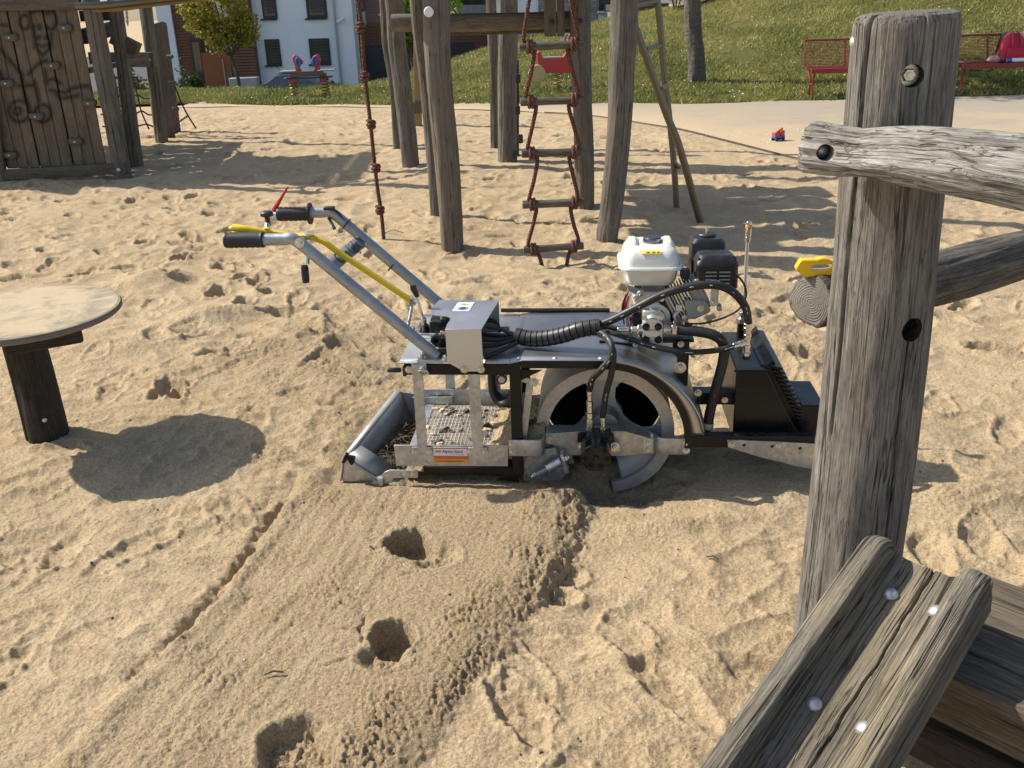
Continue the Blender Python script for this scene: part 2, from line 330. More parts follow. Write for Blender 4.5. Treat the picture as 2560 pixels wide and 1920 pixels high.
# ------------------------------------------------------------------ sand
def G2(*pp): return [tuple(gp(a, b))[:2] for a, b in pp]
SW_L = G2((745, 1208), (690, 1290), (600, 1410), (520, 1520), (400, 1640), (250, 1790), (60, 1990))
SW_R = G2((1460, 1290), (1400, 1420), (1330, 1520), (1270, 1600), (1190, 1700), (1120, 1790), (1040, 1920), (1010, 1990))
TRK = G2((700, 880), (820, 960), (840, 1060), (780, 1180))
XA, XB = .50, .68
def sand_sheet():
    ny, nx = 1000, 950
    k = np.linspace(0, 1, ny); yy = 1.15*(16.9/1.15)**k
    u = np.linspace(-1, 1, nx)
    Y = np.repeat(yy[:, None], nx, 1); X = u[None, :]*(XA+XB*Y)
    path_edge = np.interp(X, [p[0] for p in PATH_F], [p[1] for p in PATH_F])
    calm = 1-sst(-0.9, 0.1, Y-path_edge)           # undulation fades at the path
    calm = np.where(X > -4.6, calm, 1-sst(15.6, 16.4, Y))
    h = np.zeros_like(X)
    h += .022*pn(X*.9+3, Y*.9, 1) + .016*pn(X*2.1, Y*2.3, 2)
    tr = pn(X*1.1+9, Y*1.1, 33)                     # more and less trampled areas
    rid = 1-np.abs(pn(X*3.2+.4*pn(X*2, Y*2, 8), Y*5.0+.3*X, 3))
    h += (.010+.013*sst(3.2, 5.0, Y))*(rid**2-.6)*(.5+.5*sst(-.3, .3, tr))
    r2 = 1-np.abs(pn(X*7+.5*pn(X*3, Y*3, 28)+2, Y*9+.5*X, 29)); h += .0125*(r2**3-.4)*sst(-.35, .25, pn(X*1.6, Y*1.6, 30))
    r3 = 1-np.abs(pn(X*15+.6*pn(X*6, Y*6, 44), Y*19+X*2, 45)); h += .0032*(r3**4-.3)*sst(-.3, .2, pn(X*2.3+5, Y*2.3, 46))
    h += .010*pn(X*6.5, Y*8, 4)*(.6+.6*sst(-.2, .4, tr)) + .004*pn(X*15, Y*17, 5)
    rng = np.random.RandomState(7)
    # trampled footprints everywhere but on the raked swath
    def stamp(fx, fy, ln, wd, ang, dep, rim):
        R = ln*1.5; r0 = np.searchsorted(yy, fy-R); r1 = np.searchsorted(yy, fy+R)
        if r1 <= r0: return
        ww = XA+XB*fy; c0 = int(np.clip(((fx-R)/(ww*.97)+1)/2*(nx-1), 0, nx-1))-4; c1 = int(np.clip(((fx+R)/(ww*.97)+1)/2*(nx-1), 0, nx-1))+5
        c0 = max(0, c0); c1 = min(nx, c1)
        if c1 <= c0: return
        x = X[r0:r1, c0:c1]-fx; y = Y[r0:r1, c0:c1]-fy
        a = x*math.cos(ang)+y*math.sin(ang); b = -x*math.sin(ang)+y*math.cos(ang)
        wv = wd*(1+.22*np.tanh(a/ln*3)); d = np.sqrt((a/ln)**2+(b/wv)**2)*2
        d = d + .14*pn(x*20+fx, y*20+fy, 6)+.03*pn(x*55+fx, y*55+fy, 39)
        h[r0:r1, c0:c1] += -dep*(1-sst(.62, 1.0, d))*(1+.25*pn(x*40+fx, y*40, 42)) + rim*(1+.8*pn(x*45, y*45+fy, 43))*np.exp(-((d-1.1)/.15)**2)
    Ls = np.array(SW_L); Rs = np.array(SW_R)
    def in_swath(x, y):
        lx = np.interp(y, Ls[::-1, 1], Ls[::-1, 0]); rx = np.interp(y, Rs[::-1, 1], Rs[::-1, 0]); return (x > lx-.05) & (x < rx+.05) & (y < 2.95)
    for i in range(1500):
        fy = .95+15.0*rng.rand()**1.35; fx = (rng.rand()*2-1)*(.6+.66*fy)
        if in_swath(fx, fy) or (fy < 3.7 and rng.rand() < .72): continue
        big = rng.rand()
        s_ = 1.0 if fy > 4 else .6
        stamp(fx, fy, .26+.05*rng.randn()*.5, .115, rng.rand()*6.28, (.005+.024*rng.rand()**2)*s_, .003+.005*rng.rand())
    # trail of clear footprints leading to the back-left
    for a, b in [(600, 655), (555, 665), (505, 600), (450, 640), (470, 590), (395, 560), (430, 520), (520, 540), (545, 510), (330, 500), (480, 490), (590, 450), (670, 375), (720, 355), (690, 395), (1010, 360), (640, 700), (420, 690), (540, 730), (610, 760), (690, 730), (860, 890), (430, 980), (2490, 870), (2040, 900), (1770, 900), (2330, 1390), (2480, 1380), (1930, 1690)]:
        p = gp(a, b); stamp(p.x, p.y, .27, .12, math.atan2(1, -.8)+rng.randn()*.5, .045 if p.y > 3.6 else .022, .012 if p.y > 3.6 else .006)
    # raked swath left by the machine
    lx = np.interp(Y, Ls[::-1, 1], Ls[::-1, 0]); rx = np.interp(Y, Rs[::-1, 1], Rs[::-1, 0])
    front = sst(3.05, 2.8, Y)
    wob = .020*pn(Y*7, X*0+2, 11)+.014*pn(Y*21, X*9, 12)+.010*pn(Y*48, X*48, 34)
    inL = sst(-.012, .02, X-lx+wob); inR = 1-sst(-.015, .045, X-rx+wob*1.5+.02*pn(X*26, Y*26, 13)); sw = inL*inR*front
    crumb_z = np.exp(-((X-rx+.09)/.10)**2)*front
    midw = np.clip((X-lx)/(rx-lx+1e-6), 0, 1)
    smooth_prof = .016+.02*np.sin(np.pi*np.clip(midw, 0, 1))*sst(1.0, 2.2, Y) + .016*crumb_z
    h = h*(1-.85*sw) + smooth_prof*sw
    dl = np.abs(X-lx+wob); groove = np.exp(-(dl/.019)**2)*front*sst(2.88, 2.70, Y)*(.15+.85*sst(1.75, 2.05, Y))*(.35+.65*sst(-.25, .25, pn(Y*6.5, X*.3, 14)))
    h += -.055*groove+.012*groove*pn(X*60, Y*60, 35) + .012*np.exp(-((X-lx+wob-.05)/.03)**2)*front
    crumb = .5+.30*pn(X*24, Y*24, 15)+.5*pn(X*58+.3, Y*58, 16)+.6*pn(X*112, Y*112, 17)
    smp = sst(.45, .60, midw)*sst(.92, .80, midw)
    cm = np.clip(crumb_z*1.3+.40*sw*(1-smp)*(.35+.65*sst(-.2, .3, pn(X*5, Y*5, 18)))+.06*sw, 0, 1)*front
    h += sw*(1-smp)*.006*pn((X-lx)*26, Y*5, 36)
    # rough churned sand behind and left of the machine
    dt = poly_dist(X, Y, TRK); churn = np.exp(-(dt/.42)**2)*(1-.8*sw); h += churn*(.012*pn(X*9, Y*13, 19)+.012*(1-np.abs(pn(X*16, Y*24, 20))))
    back_m = np.exp(-((Y-4.35-.1*np.sin(X*3))/.40)**2)*sst(-1.4, -.9, X)*sst(1.7, 1.2, X); h += back_m*(.035+.02*pn(X*6, Y*6, 21))
    cm = np.clip(cm+.75*churn*sst(-.25, .3, pn(X*3, Y*3, 22))+.6*back_m, 0, 1)
    h += cm*(crumb-.5)*.0115*(.5+.9*sst(-.3, .4, pn(X*7, Y*7, 47)))
    # holes, heaps
    def hole(px, py, rx_, ry_, dep, ang=0.0, steep=.35, rim=.006):
        nonlocal h
        p = gp(px, py); x = X-p.x; y = Y-p.y; a = x*math.cos(ang)+y*math.sin(ang); b = -x*math.sin(ang)+y*math.cos(ang)
        d = np.hypot(a/rx_, b/ry_)+.16*pn(x*14+px, y*14, 23)+.06*pn(x*45, y*45, 24)
        m = 1-sst(1-steep, 1.0, d); h = h-m*dep+rim*np.exp(-((d-1.1)/.13)**2)+m*.012*crumb
    hole(1025, 1385, .075, .085, .085, .6, .22); hole(1090, 1410, .085, .08, .035, .3, .7, .002)
    hole(985, 1620, .062, .07, .085, .2, .18); hole(960, 1670, .07, .05, .03, 0, .5)
    hole(745, 1895, .09, .10, .05, .4, .3); hole(1420, 1440, .06, .055, .028, .3, .7); hole(1405, 1490, .045, .06, .028, 1.0, .6)
    hole(430, 980, .06, .13, .035, -.5, .4)
    for cl_ in (((862, 1598), (905, 1600), (938, 1612)), ((905, 1600), (912, 1632)), ((905, 1600), (915, 1572)), ((815, 1690), (850, 1678), (900, 1668)), ((930, 1370), (985, 1378)), ((945, 1392), (995, 1390)), ((1010, 1462), (1050, 1455))):
        r0_ = np.searchsorted(yy, 1.5); r1_ = np.searchsorted(yy, 2.7); xs_ = X[r0_:r1_]; ys_ = Y[r0_:r1_]; dc = poly_dist(xs_+.008*pn(ys_*40, xs_*40, 31), ys_+.008*pn(xs_*40, ys_*40, 32), G2(*cl_)); h[r0_:r1_] -= .010*np.exp(-(dc/.0045)**2)
    def heap(px, py, rx_, ry_, ht, ang=0.0, rough=.5):
        nonlocal h, cm
        p = gp(px, py); x = X-p.x; y = Y-p.y; a = x*math.cos(ang)+y*math.sin(ang); b = -x*math.sin(ang)+y*math.cos(ang)
        d = np.hypot(a/rx_, b/ry_); m = np.exp(-d*d*1.4); h = h+ht*m; cm2 = np.clip(m*rough, 0, 1); h = h+cm2*(crumb-.5)*.014
    heap(1385, 1262, .10, .07, .05); heap(1180, 1235, .18, .06, .025); hole(1565, 1200, .30, .17, .085, 0, .75, .0); heap(1000, 1235, .12, .05, .018)
    heap(2015, 800, .0001, .0001, 0)
    heap(400, 700, .22, .15, .07, .5, .3); heap(540, 790, .25, .12, .05, .2, .6); heap(350, 860, .3, .2, .02)
    heap(1850, 720, .25, .18, .05, 0, .6); heap(1700, 1320, .25, .06, .03); heap(2400, 1250, .3, .12, .04)
    # fine crumble everywhere close to the viewer
    near = sst(7.5, 3.5, Y); h += near*(.0022*pn(X*60, Y*60, 25)+.0013*pn(X*140, Y*140, 26)+.0035*sst(.0, .5, pn(X*4, Y*4, 27))*(crumb-.5))
    a5 = math.radians(-5); o5 = gp(1000, 1200); mx_ = (X-o5.x)*math.cos(a5)+(Y-o5.y)*math.sin(a5); my_ = -(X-o5.x)*math.sin(a5)+(Y-o5.y)*math.cos(a5)
    dxm = np.maximum(np.maximum(-.24-mx_, mx_-1.45), 0); dym = np.maximum(np.maximum(-.035-my_, my_-.55), 0); dm = np.hypot(dxm, dym)+.02*pn(X*9, Y*9, 37)
    h = np.minimum(h, -.012+.55*np.clip(dm, 0, 1)+.004*pn(X*30, Y*30, 38))
    h = h*calm - .012*(1-calm)
    # under the machine the sand is level; drum digs in
    me = bpy.data.meshes.new('sand')
    n = ny*nx; co = np.empty((n, 3), np.float32); co[:, 0] = X.ravel(); co[:, 1] = Y.ravel(); co[:, 2] = h.ravel()
    idx = np.arange(n).reshape(ny, nx); q = np.stack([idx[:-1, :-1], idx[:-1, 1:], idx[1:, 1:], idx[1:, :-1]], -1).reshape(-1, 4)
    me.vertices.add(n); me.vertices.foreach_set('co', co.ravel()); me.loops.add(q.size); me.loops.foreach_set('vertex_index', q.ravel().astype(np.int32))
    me.polygons.add(len(q)); me.polygons.foreach_set('loop_start', np.arange(0, q.size, 4, dtype=np.int32)); me.polygons.foreach_set('loop_total', np.full(len(q), 4, np.int32))
    me.polygons.foreach_set('use_smooth', np.ones(len(q), bool)); me.update(calc_edges=True)
    moist = np.clip(.55*sw+.5*cm+.35*churn+.3*back_m, 0, 1)*.9
    a = me.attributes.new('moist', 'FLOAT', 'POINT'); a.data.foreach_set('value', moist.ravel().astype(np.float32))
    global SAND_Z
    def SAND_Z(x, y):
        r = int(np.clip(np.searchsorted(yy, y), 0, ny-1)); c = int(np.clip(round((x/(XA+XB*yy[r])+1)/2*(nx-1)), 0, nx-1)); return float(h[r, c])
    return me
PATH_F = [(-30, 16.3)] + G2((430, 268), (690, 265), (1000, 268), (1300, 277), (1480, 289), (1700, 323), (1850, 360), (2010, 402), (2560, 450)) + [(40, 9.5)]
def sandmat():
    t = NT('dry_sand'); c = t.coord(); at_ = t.n('ShaderNodeAttribute', attribute_name='moist').outputs['Fac']
    n1 = t.noise(c, 1.3, 5, .6); n2 = t.noise(c, 7, 5, .6); g = t.noise(c, 330, 3, .8); g2 = t.noise(c, 130, 4, .8)
    base = t.mix(t.ramp(t.math('ADD', t.math('MULTIPLY', n1, .5), t.math('MULTIPLY', n2, .5)), [(.36, 0.0), (.64, 1.0)]), (.425, .31, .178), (.535, .41, .25))
    base = t.mix(t.math('MULTIPLY', at_, .42), base, (.37, .268, .15))
    base = t.mix(t.ramp(g, [(.30, .55), (.46, 0.0)]), base, (.17, .11, .06))
    base = t.mix(t.ramp(g, [(.58, 0.0), (.74, .7)]), base, (.74, .62, .44))
    base = t.mix(t.ramp(g2, [(.36, .75), (.47, 0.0)]), base, (.19, .13, .075))
    base = t.mix(t.ramp(g2, [(.54, 0.0), (.66, .6)]), base, (.70, .57, .40))
    t.set(Base_Color=base, Roughness=.95); t.b.inputs['Specular IOR Level'].default_value = .15
    h = t.math('ADD', t.math('MULTIPLY', g, .35), t.math('ADD', t.math('MULTIPLY', g2, .8), t.math('MULTIPLY', t.noise(c, 60, 3, .6), .9))); h = t.math('ADD', h, t.math('MULTIPLY', t.math('MULTIPLY', t.noise(c, 95, 4, .75), at_), 2.6)); t.bump(h, .9, .008); return t.m
MT['sand'] = sandmat()
sm = sand_sheet(); sm.materials.append(MT['sand']); sand_o = tag(inst('sand', sm), 'trampled pale sand of the playground pit with machine track and footprints', 'sand', kind='structure')

# ------------------------------------------------------------------ ground far out, street, path, lawn
def gravelmat():
    t = NT('path_gravel'); c = t.coord(); n = t.noise(c, .55, 4, .6); g = t.noise(c, 90, 3, .7); g2 = t.noise(c, 25, 4, .7)
    col = t.mix(t.ramp(n, [(.38, 0.0), (.62, 1.0)]), (.40, .315, .21), (.33, .285, .22))
    col = t.mix(t.ramp(g, [(.3, .5), (.5, 0.0)]), col, (.16, .135, .10)); col = t.mix(t.ramp(g, [(.6, 0.0), (.75, .6)]), col, (.60, .55, .46))
    col = t.mix(t.ramp(g2, [(.35, .3), (.5, 0.0)]), col, (.27, .22, .16))
    sp_ = t.n('ShaderNodeAttribute', attribute_name='spill').outputs['Fac']; col = t.mix(t.ramp(t.math('ADD', sp_, t.math('MULTIPLY', t.math('SUBTRACT', t.noise(c, 1.6, 6, .65), .5), 1.1)), [(.25, 0.0), (.8, .95)]), col, t.mix(g, (.40, .29, .165), (.56, .43, .265)))
    t.set(Base_Color=col, Roughness=.95); t.bump(t.math('ADD', g, g2), .4, .01); return t.m
MT['gravel'] = gravelmat()
CX = [-14, -6.0, -3.2] ; CZ = [0, 0, 0.0]
for a, b in ((880, 205), (1000, 170), (1140, 132), (1320, 97), (1500, 62), (1700, 32), (1850, 0), (2100, -45), (2560, -110)):
    p = at(a, b, 24.0); CX.append(p.x); CZ.append(p.z)
CX.append(40); CZ.append(5.5)
BACK = [(-30, 16.6)] + G2((430, 258), (690, 262), (1000, 261), (1300, 258), (1480, 258), (1700, 258), (1850, 256), (2020, 250), (2390, 240), (2560, 236)) + [(30, 14.2)]
def lawn_z(x, y):
    x = np.asarray(x, float); y = np.asarray(y, float)
    c = np.interp(x, CX, CZ); c0 = np.interp(x, [p[0] for p in BACK], [p[1] for p in BACK])
    t = np.clip((y-c0-.4)/(24-c0-.4), 0, 1); prof = .35*t+.65*(t*t*(3-2*t))
    z = c*prof + .03*pn(x*1.3, y*1.3, 40)*np.clip(t*6, 0, 1) + .10*pn(x*.35, y*.35, 41)*np.clip(c, 0, 1)*np.clip(t*3, 0, 1)
    y1 = np.interp(x, [-3, 1, 4], [19.6, 24.5, 27.0]); z = z + (-3.45-np.clip(c, 0, 9)*prof*0)*sst(0, 11, y-y1) - np.where(y > y1, c*prof*sst(0, 9, y-y1)*np.interp(x, [2, 6], [1, 0]), 0)
    return z
def sheet(name, xs, yfun, ny, zfun, mat):
    vs = []; fs = []; nx = len(xs)
    for j in range(ny):
        for x in xs:
            y = yfun(x, j/(ny-1)); vs.append((x, y, float(zfun(x, y))))
    for j in range(ny-1):
        for i in range(nx-1): fs.append((j*nx+i, j*nx+i+1, (j+1)*nx+i+1, (j+1)*nx+i))
    me = bpy.data.meshes.new(name); me.from_pydata(vs, [], fs); me.materials.append(mat); me.polygons.foreach_set('use_smooth', [True]*len(fs)); me.update()
    return inst(name, me)
fi = lambda P: (lambda x: np.interp(x, [p[0] for p in P], [p[1] for p in P]))
pf, pb = fi(PATH_F), fi(BACK)
path_o = sheet('path', np.linspace(-5.6, 22, 150), lambda x, t: pf(x)+.02*math.sin(x*9)+(pb(x)+.25-pf(x))*t, 14, lambda x, y: -.004+.006*math.sin(x*3+y), MT['gravel'])
_a = path_o.data.attributes.new('spill', 'FLOAT', 'POINT'); _a.data.foreach_set('value', np.repeat(np.linspace(1, 0, 14), 150).astype(np.float32))
tag(path_o, 'compacted sandy gravel path in front of the red benches', 'path', kind='structure')
def lawnmat():
    t = NT('lawn_soil_grass'); c = t.coord(); n = t.noise(c, .6, 5, .6); g = t.noise(c, 26, 5, .7); g2 = t.noise(c, 5, 4, .6)
    col = t.mix(t.ramp(n, [(.35, 0.0), (.65, 1.0)]), (.10, .105, .028), (.19, .17, .065)); col = t.mix(t.ramp(g, [(.3, .7), (.55, 0.0)]), col, (.035, .05, .012))
    col = t.mix(t.ramp(g, [(.55, 0.0), (.8, .6)]), col, (.17, .19, .06)); col = t.mix(t.ramp(g2, [(.62, 0.0), (.78, .6)]), col, (.20, .165, .085))
    t.set(Base_Color=col, Roughness=.95); t.b.inputs['Specular IOR Level'].default_value = .1; t.bump(t.math('ADD', g, g2), .9, .05); return t.m
MT['lawn'] = lawnmat()
lawn_o = sheet('lawn', np.linspace(-24, 24, 200), lambda x, t: pb(x)+(t**1.4)*(44-pb(x)), 150, lawn_z, MT['lawn'])
tag(lawn_o, 'green lawn rising to a grassy mound behind the path', 'lawn', kind='structure')
m = MB(); m.grid([[(-600, y, z) for y, z in ((-400, -.6), (.5, -.12), (16.5, -.12), (17.5, -.5), (26, -3.9), (600, -4.2))], [(600, y, z) for y, z in ((-400, -.6), (.5, -.12), (16.5, -.12), (17.5, -.5), (26, -3.9), (600, -4.2))]])
m.build('ground', MT['sand']); tag(bpy.data.objects['ground'], 'flat ground beyond the playground', 'ground', kind='structure')
MT['asphalt'] = plain('street_asphalt', (.055, .055, .056), .9, 0, .2, 20, .1)
m = MB(); m.box((0, 60, -3.1), (140, 52, .2)); m.build('street', MT['asphalt']); tag(bpy.data.objects['street'], 'lower street in front of the houses', 'street', kind='structure')
def leafmat(name, a, b):
    t = NT(name); r = t.n('ShaderNodeAttribute', attribute_name='rnd').outputs['Fac']
    t.set(Base_Color=t.ramp(r, [(0.0, a), (1.0, b)]), Roughness=.6); t.b.inputs['Specular IOR Level'].default_value = .25
    tr = t.n('ShaderNodeBsdfTranslucent'); ms = t.n('ShaderNodeMixShader'); ms.inputs[0].default_value = .3
    t.l(t.ramp(r, [(0.0, tuple(x*1.3 for x in a)), (1.0, tuple(x*1.3 for x in b))]), tr.inputs[0]); t.l(t.b.outputs[0], ms.inputs[1]); t.l(tr.outputs[0], ms.inputs[2]); t.l(ms.outputs[0], t.out.inputs[0]); return t.m
def tri_mesh(name, vs, fsize, rnd, mat):          # vs (n,fsize,3)
    n = len(vs); me = bpy.data.meshes.new(name); me.vertices.add(n*fsize); me.vertices.foreach_set('co', vs.astype(np.float32).ravel())
    me.loops.add(n*fsize); me.loops.foreach_set('vertex_index', np.arange(n*fsize, dtype=np.int32)); me.polygons.add(n)
    me.polygons.foreach_set('loop_start', np.arange(0, n*fsize, fsize, dtype=np.int32)); me.polygons.foreach_set('loop_total', np.full(n, fsize, np.int32)); me.update(calc_edges=True)
    a = me.attributes.new('rnd', 'FLOAT', 'POINT'); a.data.foreach_set('value', np.repeat(rnd, fsize).astype(np.float32)); me.materials.append(mat); return me
MT['grass'] = leafmat('grass_blades', (.09, .12, .02), (.38, .34, .11))
rng = np.random.RandomState(3)
def grass():
    n = 150000; x = rng.rand(n)*21-9.5; yb = pb(x); y = yb+.12*rng.randn(n)*.5+(rng.rand(n)**1.5)*(27-yb)
    den = pn(x*1.2, y*1.2, 50)+.6*pn(x*4, y*4, 51); k = (den > -.50) & (rng.rand(n) < np.clip((y-yb+.05)*5, .1, 1)); x, y = x[k], y[k]; n = len(x)
    z = lawn_z(x, y); a = rng.rand(n)*6.28; hgt = (.035+.05*rng.rand(n))*(1+.3*pn(x*2, y*2, 52)); wd = .007+.009*rng.rand(n); lean = .05*rng.randn(n, 2)
    dx, dy = np.cos(a)*wd, np.sin(a)*wd
    v = np.stack([np.stack([x-dx, y-dy, z-.01], 1), np.stack([x+dx, y+dy, z-.01], 1), np.stack([x+lean[:, 0], y+lean[:, 1], z+hgt], 1)], 1)
    r = np.clip(.38+.5*pn(x*.8, y*.8, 53)+.22*rng.randn(n)+.35*np.clip(lawn_z(x, y), 0, 1), 0, 1)
    o = inst('grass', tri_mesh('grass', v, 3, r, MT['grass'])); tag(o, 'short grass blades over the lawn and mound', 'grass', kind='stuff')
grass()
MT['flower'] = plain('flower_petals', (.8, .62, .05), .6, 0, .1); MT['daisy'] = plain('daisy_petals', (.8, .8, .76), .6, 0, .05)
def scatter(name, label, cat, n, fn, size, mat, seed, flat=.5):
    rg = np.random.RandomState(seed); mb = MB()
    for i in range(n):
        x, y, z = fn(rg); s = size*(.5+rg.rand()); a = rg.rand()*6.28; ps = []
        for k in range(5): ps.append((x+s*math.cos(a+k*1.2566)*(.7+.5*rg.rand()), y+s*math.sin(a+k*1.2566)*(.7+.5*rg.rand()), z))
        ps.append((x, y, z+s*flat*1.6)); mb.add(ps, [(k, (k+1) % 5, 5) for k in range(5)]+[(4, 3, 2, 1, 0)])
    return tag(mb.build(name, mat, smooth=False), label, cat, kind='stuff')
def on_lawn(rg):
    x = rg.rand()*16-6; y = float(pb(x))+.3+rg.rand()**1.5*7; return x, y, float(lawn_z(x, y))+.05
scatter('dandelions', 'yellow dandelion heads dotted in the grass', 'flowers', 60, on_lawn, .018, MT['flower'], 4)
scatter('daisies', 'tiny white daisies and petals dotted in the grass', 'flowers', 420, on_lawn, .011, MT['daisy'], 5)
MT['pebble'] = plain('pebble_stone', (.40, .34, .27), .8, 0, .4, 40); MT['shell'] = plain('pale_chip', (.66, .60, .52), .7, 0, .2, 40)
def on_sand(rg):
    y = 1.3+rg.rand()**1.2*11; x = (rg.rand()*2-1)*.6*y; return x, y, SAND_Z(x, y)-.001
scatter('pale_chips', 'small pale stone chips lying on the sand', 'stones', 260, on_sand, .004, MT['shell'], 6)
scatter('dark_crumbs', 'small dark bark crumbs lying on the sand', 'bark crumbs', 420, on_sand, .0045, plain('bark_crumb', (.06, .04, .025), .9, 0, .3), 8)
def at_edge(rg):
    p = gp(1850+rg.randn()*120, 335+rg.randn()*9+(0)); return p.x, p.y, max(SAND_Z(p.x, p.y), 0.0)
scatter('white_chips', 'scatter of white stone chips along the path edge', 'stones', 60, at_edge, .010, MT['shell'], 9)
# thin dark rubber edging between path and sand
e = MB(); pts = [(x, float(pf(x)), .006) for x in np.linspace(.6, 6.5, 50)]; pts = [(x, y+.02*math.sin(x*9), z) for x, y, z in pts]
e.tube(pts, .007, 6); tag(e.build('edging_strip', plain('edging_rubber', (.06, .052, .045), .9, 0, .2)), 'thin dark edging strip between sand and gravel path', 'edging', kind='structure')
# ------------------------------------------------------------------ logs and bolts
def log_mesh(name, path, radii, mat, nseg=40, nlen=60, seed=0, rough=.004, cracks=(), knots=(), chamfer=.012, squash=1.0, cap_mat=None, fib=.14):
    P = [V(p) for p in path]; k = max(2, nlen//(len(P)-1)); C = spline(P, k); R0 = radii if isinstance(radii, (list, tuple)) else [radii]*len(P)
    m = len(C); R = np.interp(np.linspace(0, len(P)-1, m), range(len(P)), R0); L = np.concatenate([[0], np.cumsum([(C[i+1]-C[i]).length for i in range(m-1)])])
    ring = [(0, R[0]-chamfer, 0), (0, R[0]-chamfer*.3, chamfer*.3)] + [(i, R[i], L[i]) for i in range(m) if chamfer < L[i] < L[-1]-chamfer] + [(m-1, R[-1]-chamfer*.3, L[-1]-chamfer*.3), (m-1, R[-1]-chamfer, L[-1])]
    th = np.linspace(0, 2*np.pi, nseg, endpoint=False); vs = []; wc = []
    nn, _ = frame_for(C[1]-C[0])
    for (i, r, l) in ring:
        T = (C[min(i+1, m-1)]-C[max(i-1, 0)]).normalized(); nn = (nn-T*nn.dot(T)).normalized(); bb = T.cross(nn)
        base = C[i] + T*(l-L[i])
        ca, sa = np.cos(th), np.sin(th)
        rr = np.full(nseg, r)
        d = rough*(pn(ca*1.3+seed*7.1, sa*1.3+l*1.5, seed)+.5*pn(ca*4+seed, sa*4+l*4, seed+1)) + rough*fib*pn(ca*18+seed, sa*18+l*1.2, seed+2)
        rr = rr+d
        for (t0, l0, l1, wd, dep) in cracks:
            t_c = t0+.07*math.sin(l*2.3+seed)+.012*math.sin(l*17); dd = np.abs((th-t_c+np.pi) % (2*np.pi)-np.pi)*r
            e = float(sst(l0, l0+.12, l)*sst(l1, l1-.12, l)); rr = rr-dep*e*np.exp(-(dd/wd)**2)
        for (t0, l0, sz, dep) in knots:
            dd = np.hypot(np.abs((th-t0+np.pi) % (2*np.pi)-np.pi)*r, l-l0); rr = rr+dep*np.exp(-(dd/sz)**2)
        for a in range(nseg):
            vs.append(base+nn*(ca[a]*rr[a])+bb*(sa[a]*rr[a]*squash)); wc.append((ca[a]*r, sa[a]*r, l+seed*3.7))
    q = len(ring); fs = []
    for i in range(q-1):
        for a in range(nseg): b = (a+1) % nseg; fs.append((i*nseg+a, i*nseg+b, (i+1)*nseg+b, (i+1)*nseg+a))
    mb = MB(); mb.add(vs, fs, wc); mb.m = 1
    mb.add([], [])
    mb.f += [tuple(range(nseg-1, -1, -1)), tuple((q-1)*nseg+a for a in range(nseg))]; mb.mi += [1, 1]
    return mb.mesh(name, [mat, cap_mat or MT['endgrain']], True, 40)
def log(name, path, radii, mat, parent=None, **kw): return inst(name, log_mesh(name, path, radii, mat, **kw), parent)
# shared bolt meshes: hex head on washer (unit size: head across = 1), dome head
def _bolt():
    m = MB(); m.lathe([(0, 0), (.78, 0), (.78, .14), (.0, .14)], (0, 0, 0), (0, 0, 1), 20)
    m.lathe([(.5, .14), (.5, .50), (.43, .56), (0, .56)], (0, 0, 0), (0, 0, 1), 6); m.lathe([(.0, .56), (.24, .56), (.22, .72), (0, .72)], (0, 0, 0), (0, 0, 1), 10)
    return m.mesh('bolt', MT['zinc'], True, 30)
def _dome():
    m = MB(); m.lathe([(.5*math.cos(a), .34*math.sin(a)) for a in np.linspace(0, math.pi/2, 8)], (0, 0, 0), (0, 0, 1), 20); return m.mesh('dome_bolt', MT['zincdull'], True, 60)
BOLT = _bolt(); DOME = _dome()
def bolt(parent, p, axis, size, mesh=None, name='bolt'):
    o = inst(name, mesh or BOLT, parent, V(p), V(axis).to_track_quat('Z', 'Y'), (size, size, size)); return o

# ------------------------------------------------------------------ foreground log railing: post with two rails
LR = thing('log_railing', 'weathered log railing with thick post and two log rails beside the machine', 'railing')
pa = at(2108, 1640, 1.9); pt_ = at(2268, 22, 1.9)
p0 = V(.812, 1.9, -.35); p1 = V(.816, 1.9, .35); p2 = V(.806, 1.9, .9); p3 = V(pt_.x, 1.9, 1.505)
post = log('post', [p0, p1, p2, p3], [.118, .112, .106, .098], MT['post'], LR, nseg=360, nlen=200, seed=2, rough=.004, fib=.02, chamfer=.016,
           cracks=[(3.62, .95, 2.2, .0030, .034), (4.70, 1.25, 2.0, .0016, .005), (5.0, .2, 1.35, .0022, .010), (3.40, .0, 1.1, .0015, .004)],
           cap_mat=MT['post'])
def drill(c, axis, r, dep):
    m = MB(); m.lathe([(0, -dep), (r, -dep), (r, .08), (0, .08)], c, axis, 28); return m.build('cutter', MT['stump'], None, smooth=False)
h1 = at(2300, 190, 1.81); h2 = at(2250, 826, 1.83)
ax = V(-.13, -.99, .0).normalized()
for hc in (h1, h2):
    for q in (h1,): pass
post.data.materials.append(MT['stump'])
s1 = V(p3.x-.013, 1.9-.095, at(2300, 190, 1.80).z); ax2 = V(.29, -.96, 0).normalized(); s2 = V(.807, 1.9, at(2250, 826, 1.80).z)+ax2*.104
cut(post, [drill(s1, ax, .021, .035), drill(s2, ax2, .026, .045)])
post.parent = LR
bolt(LR, s1-ax*.034, ax, .026, name='bolt'); bolt(LR, s2-ax2*.044+V(-.008, 0, .008), ax2, .026)
bolt(LR, V(p3.x-.094, 1.905, at(2138, 105, 1.9).z), V(-1, .05, 0), .024, DOME, 'dome_bolt')
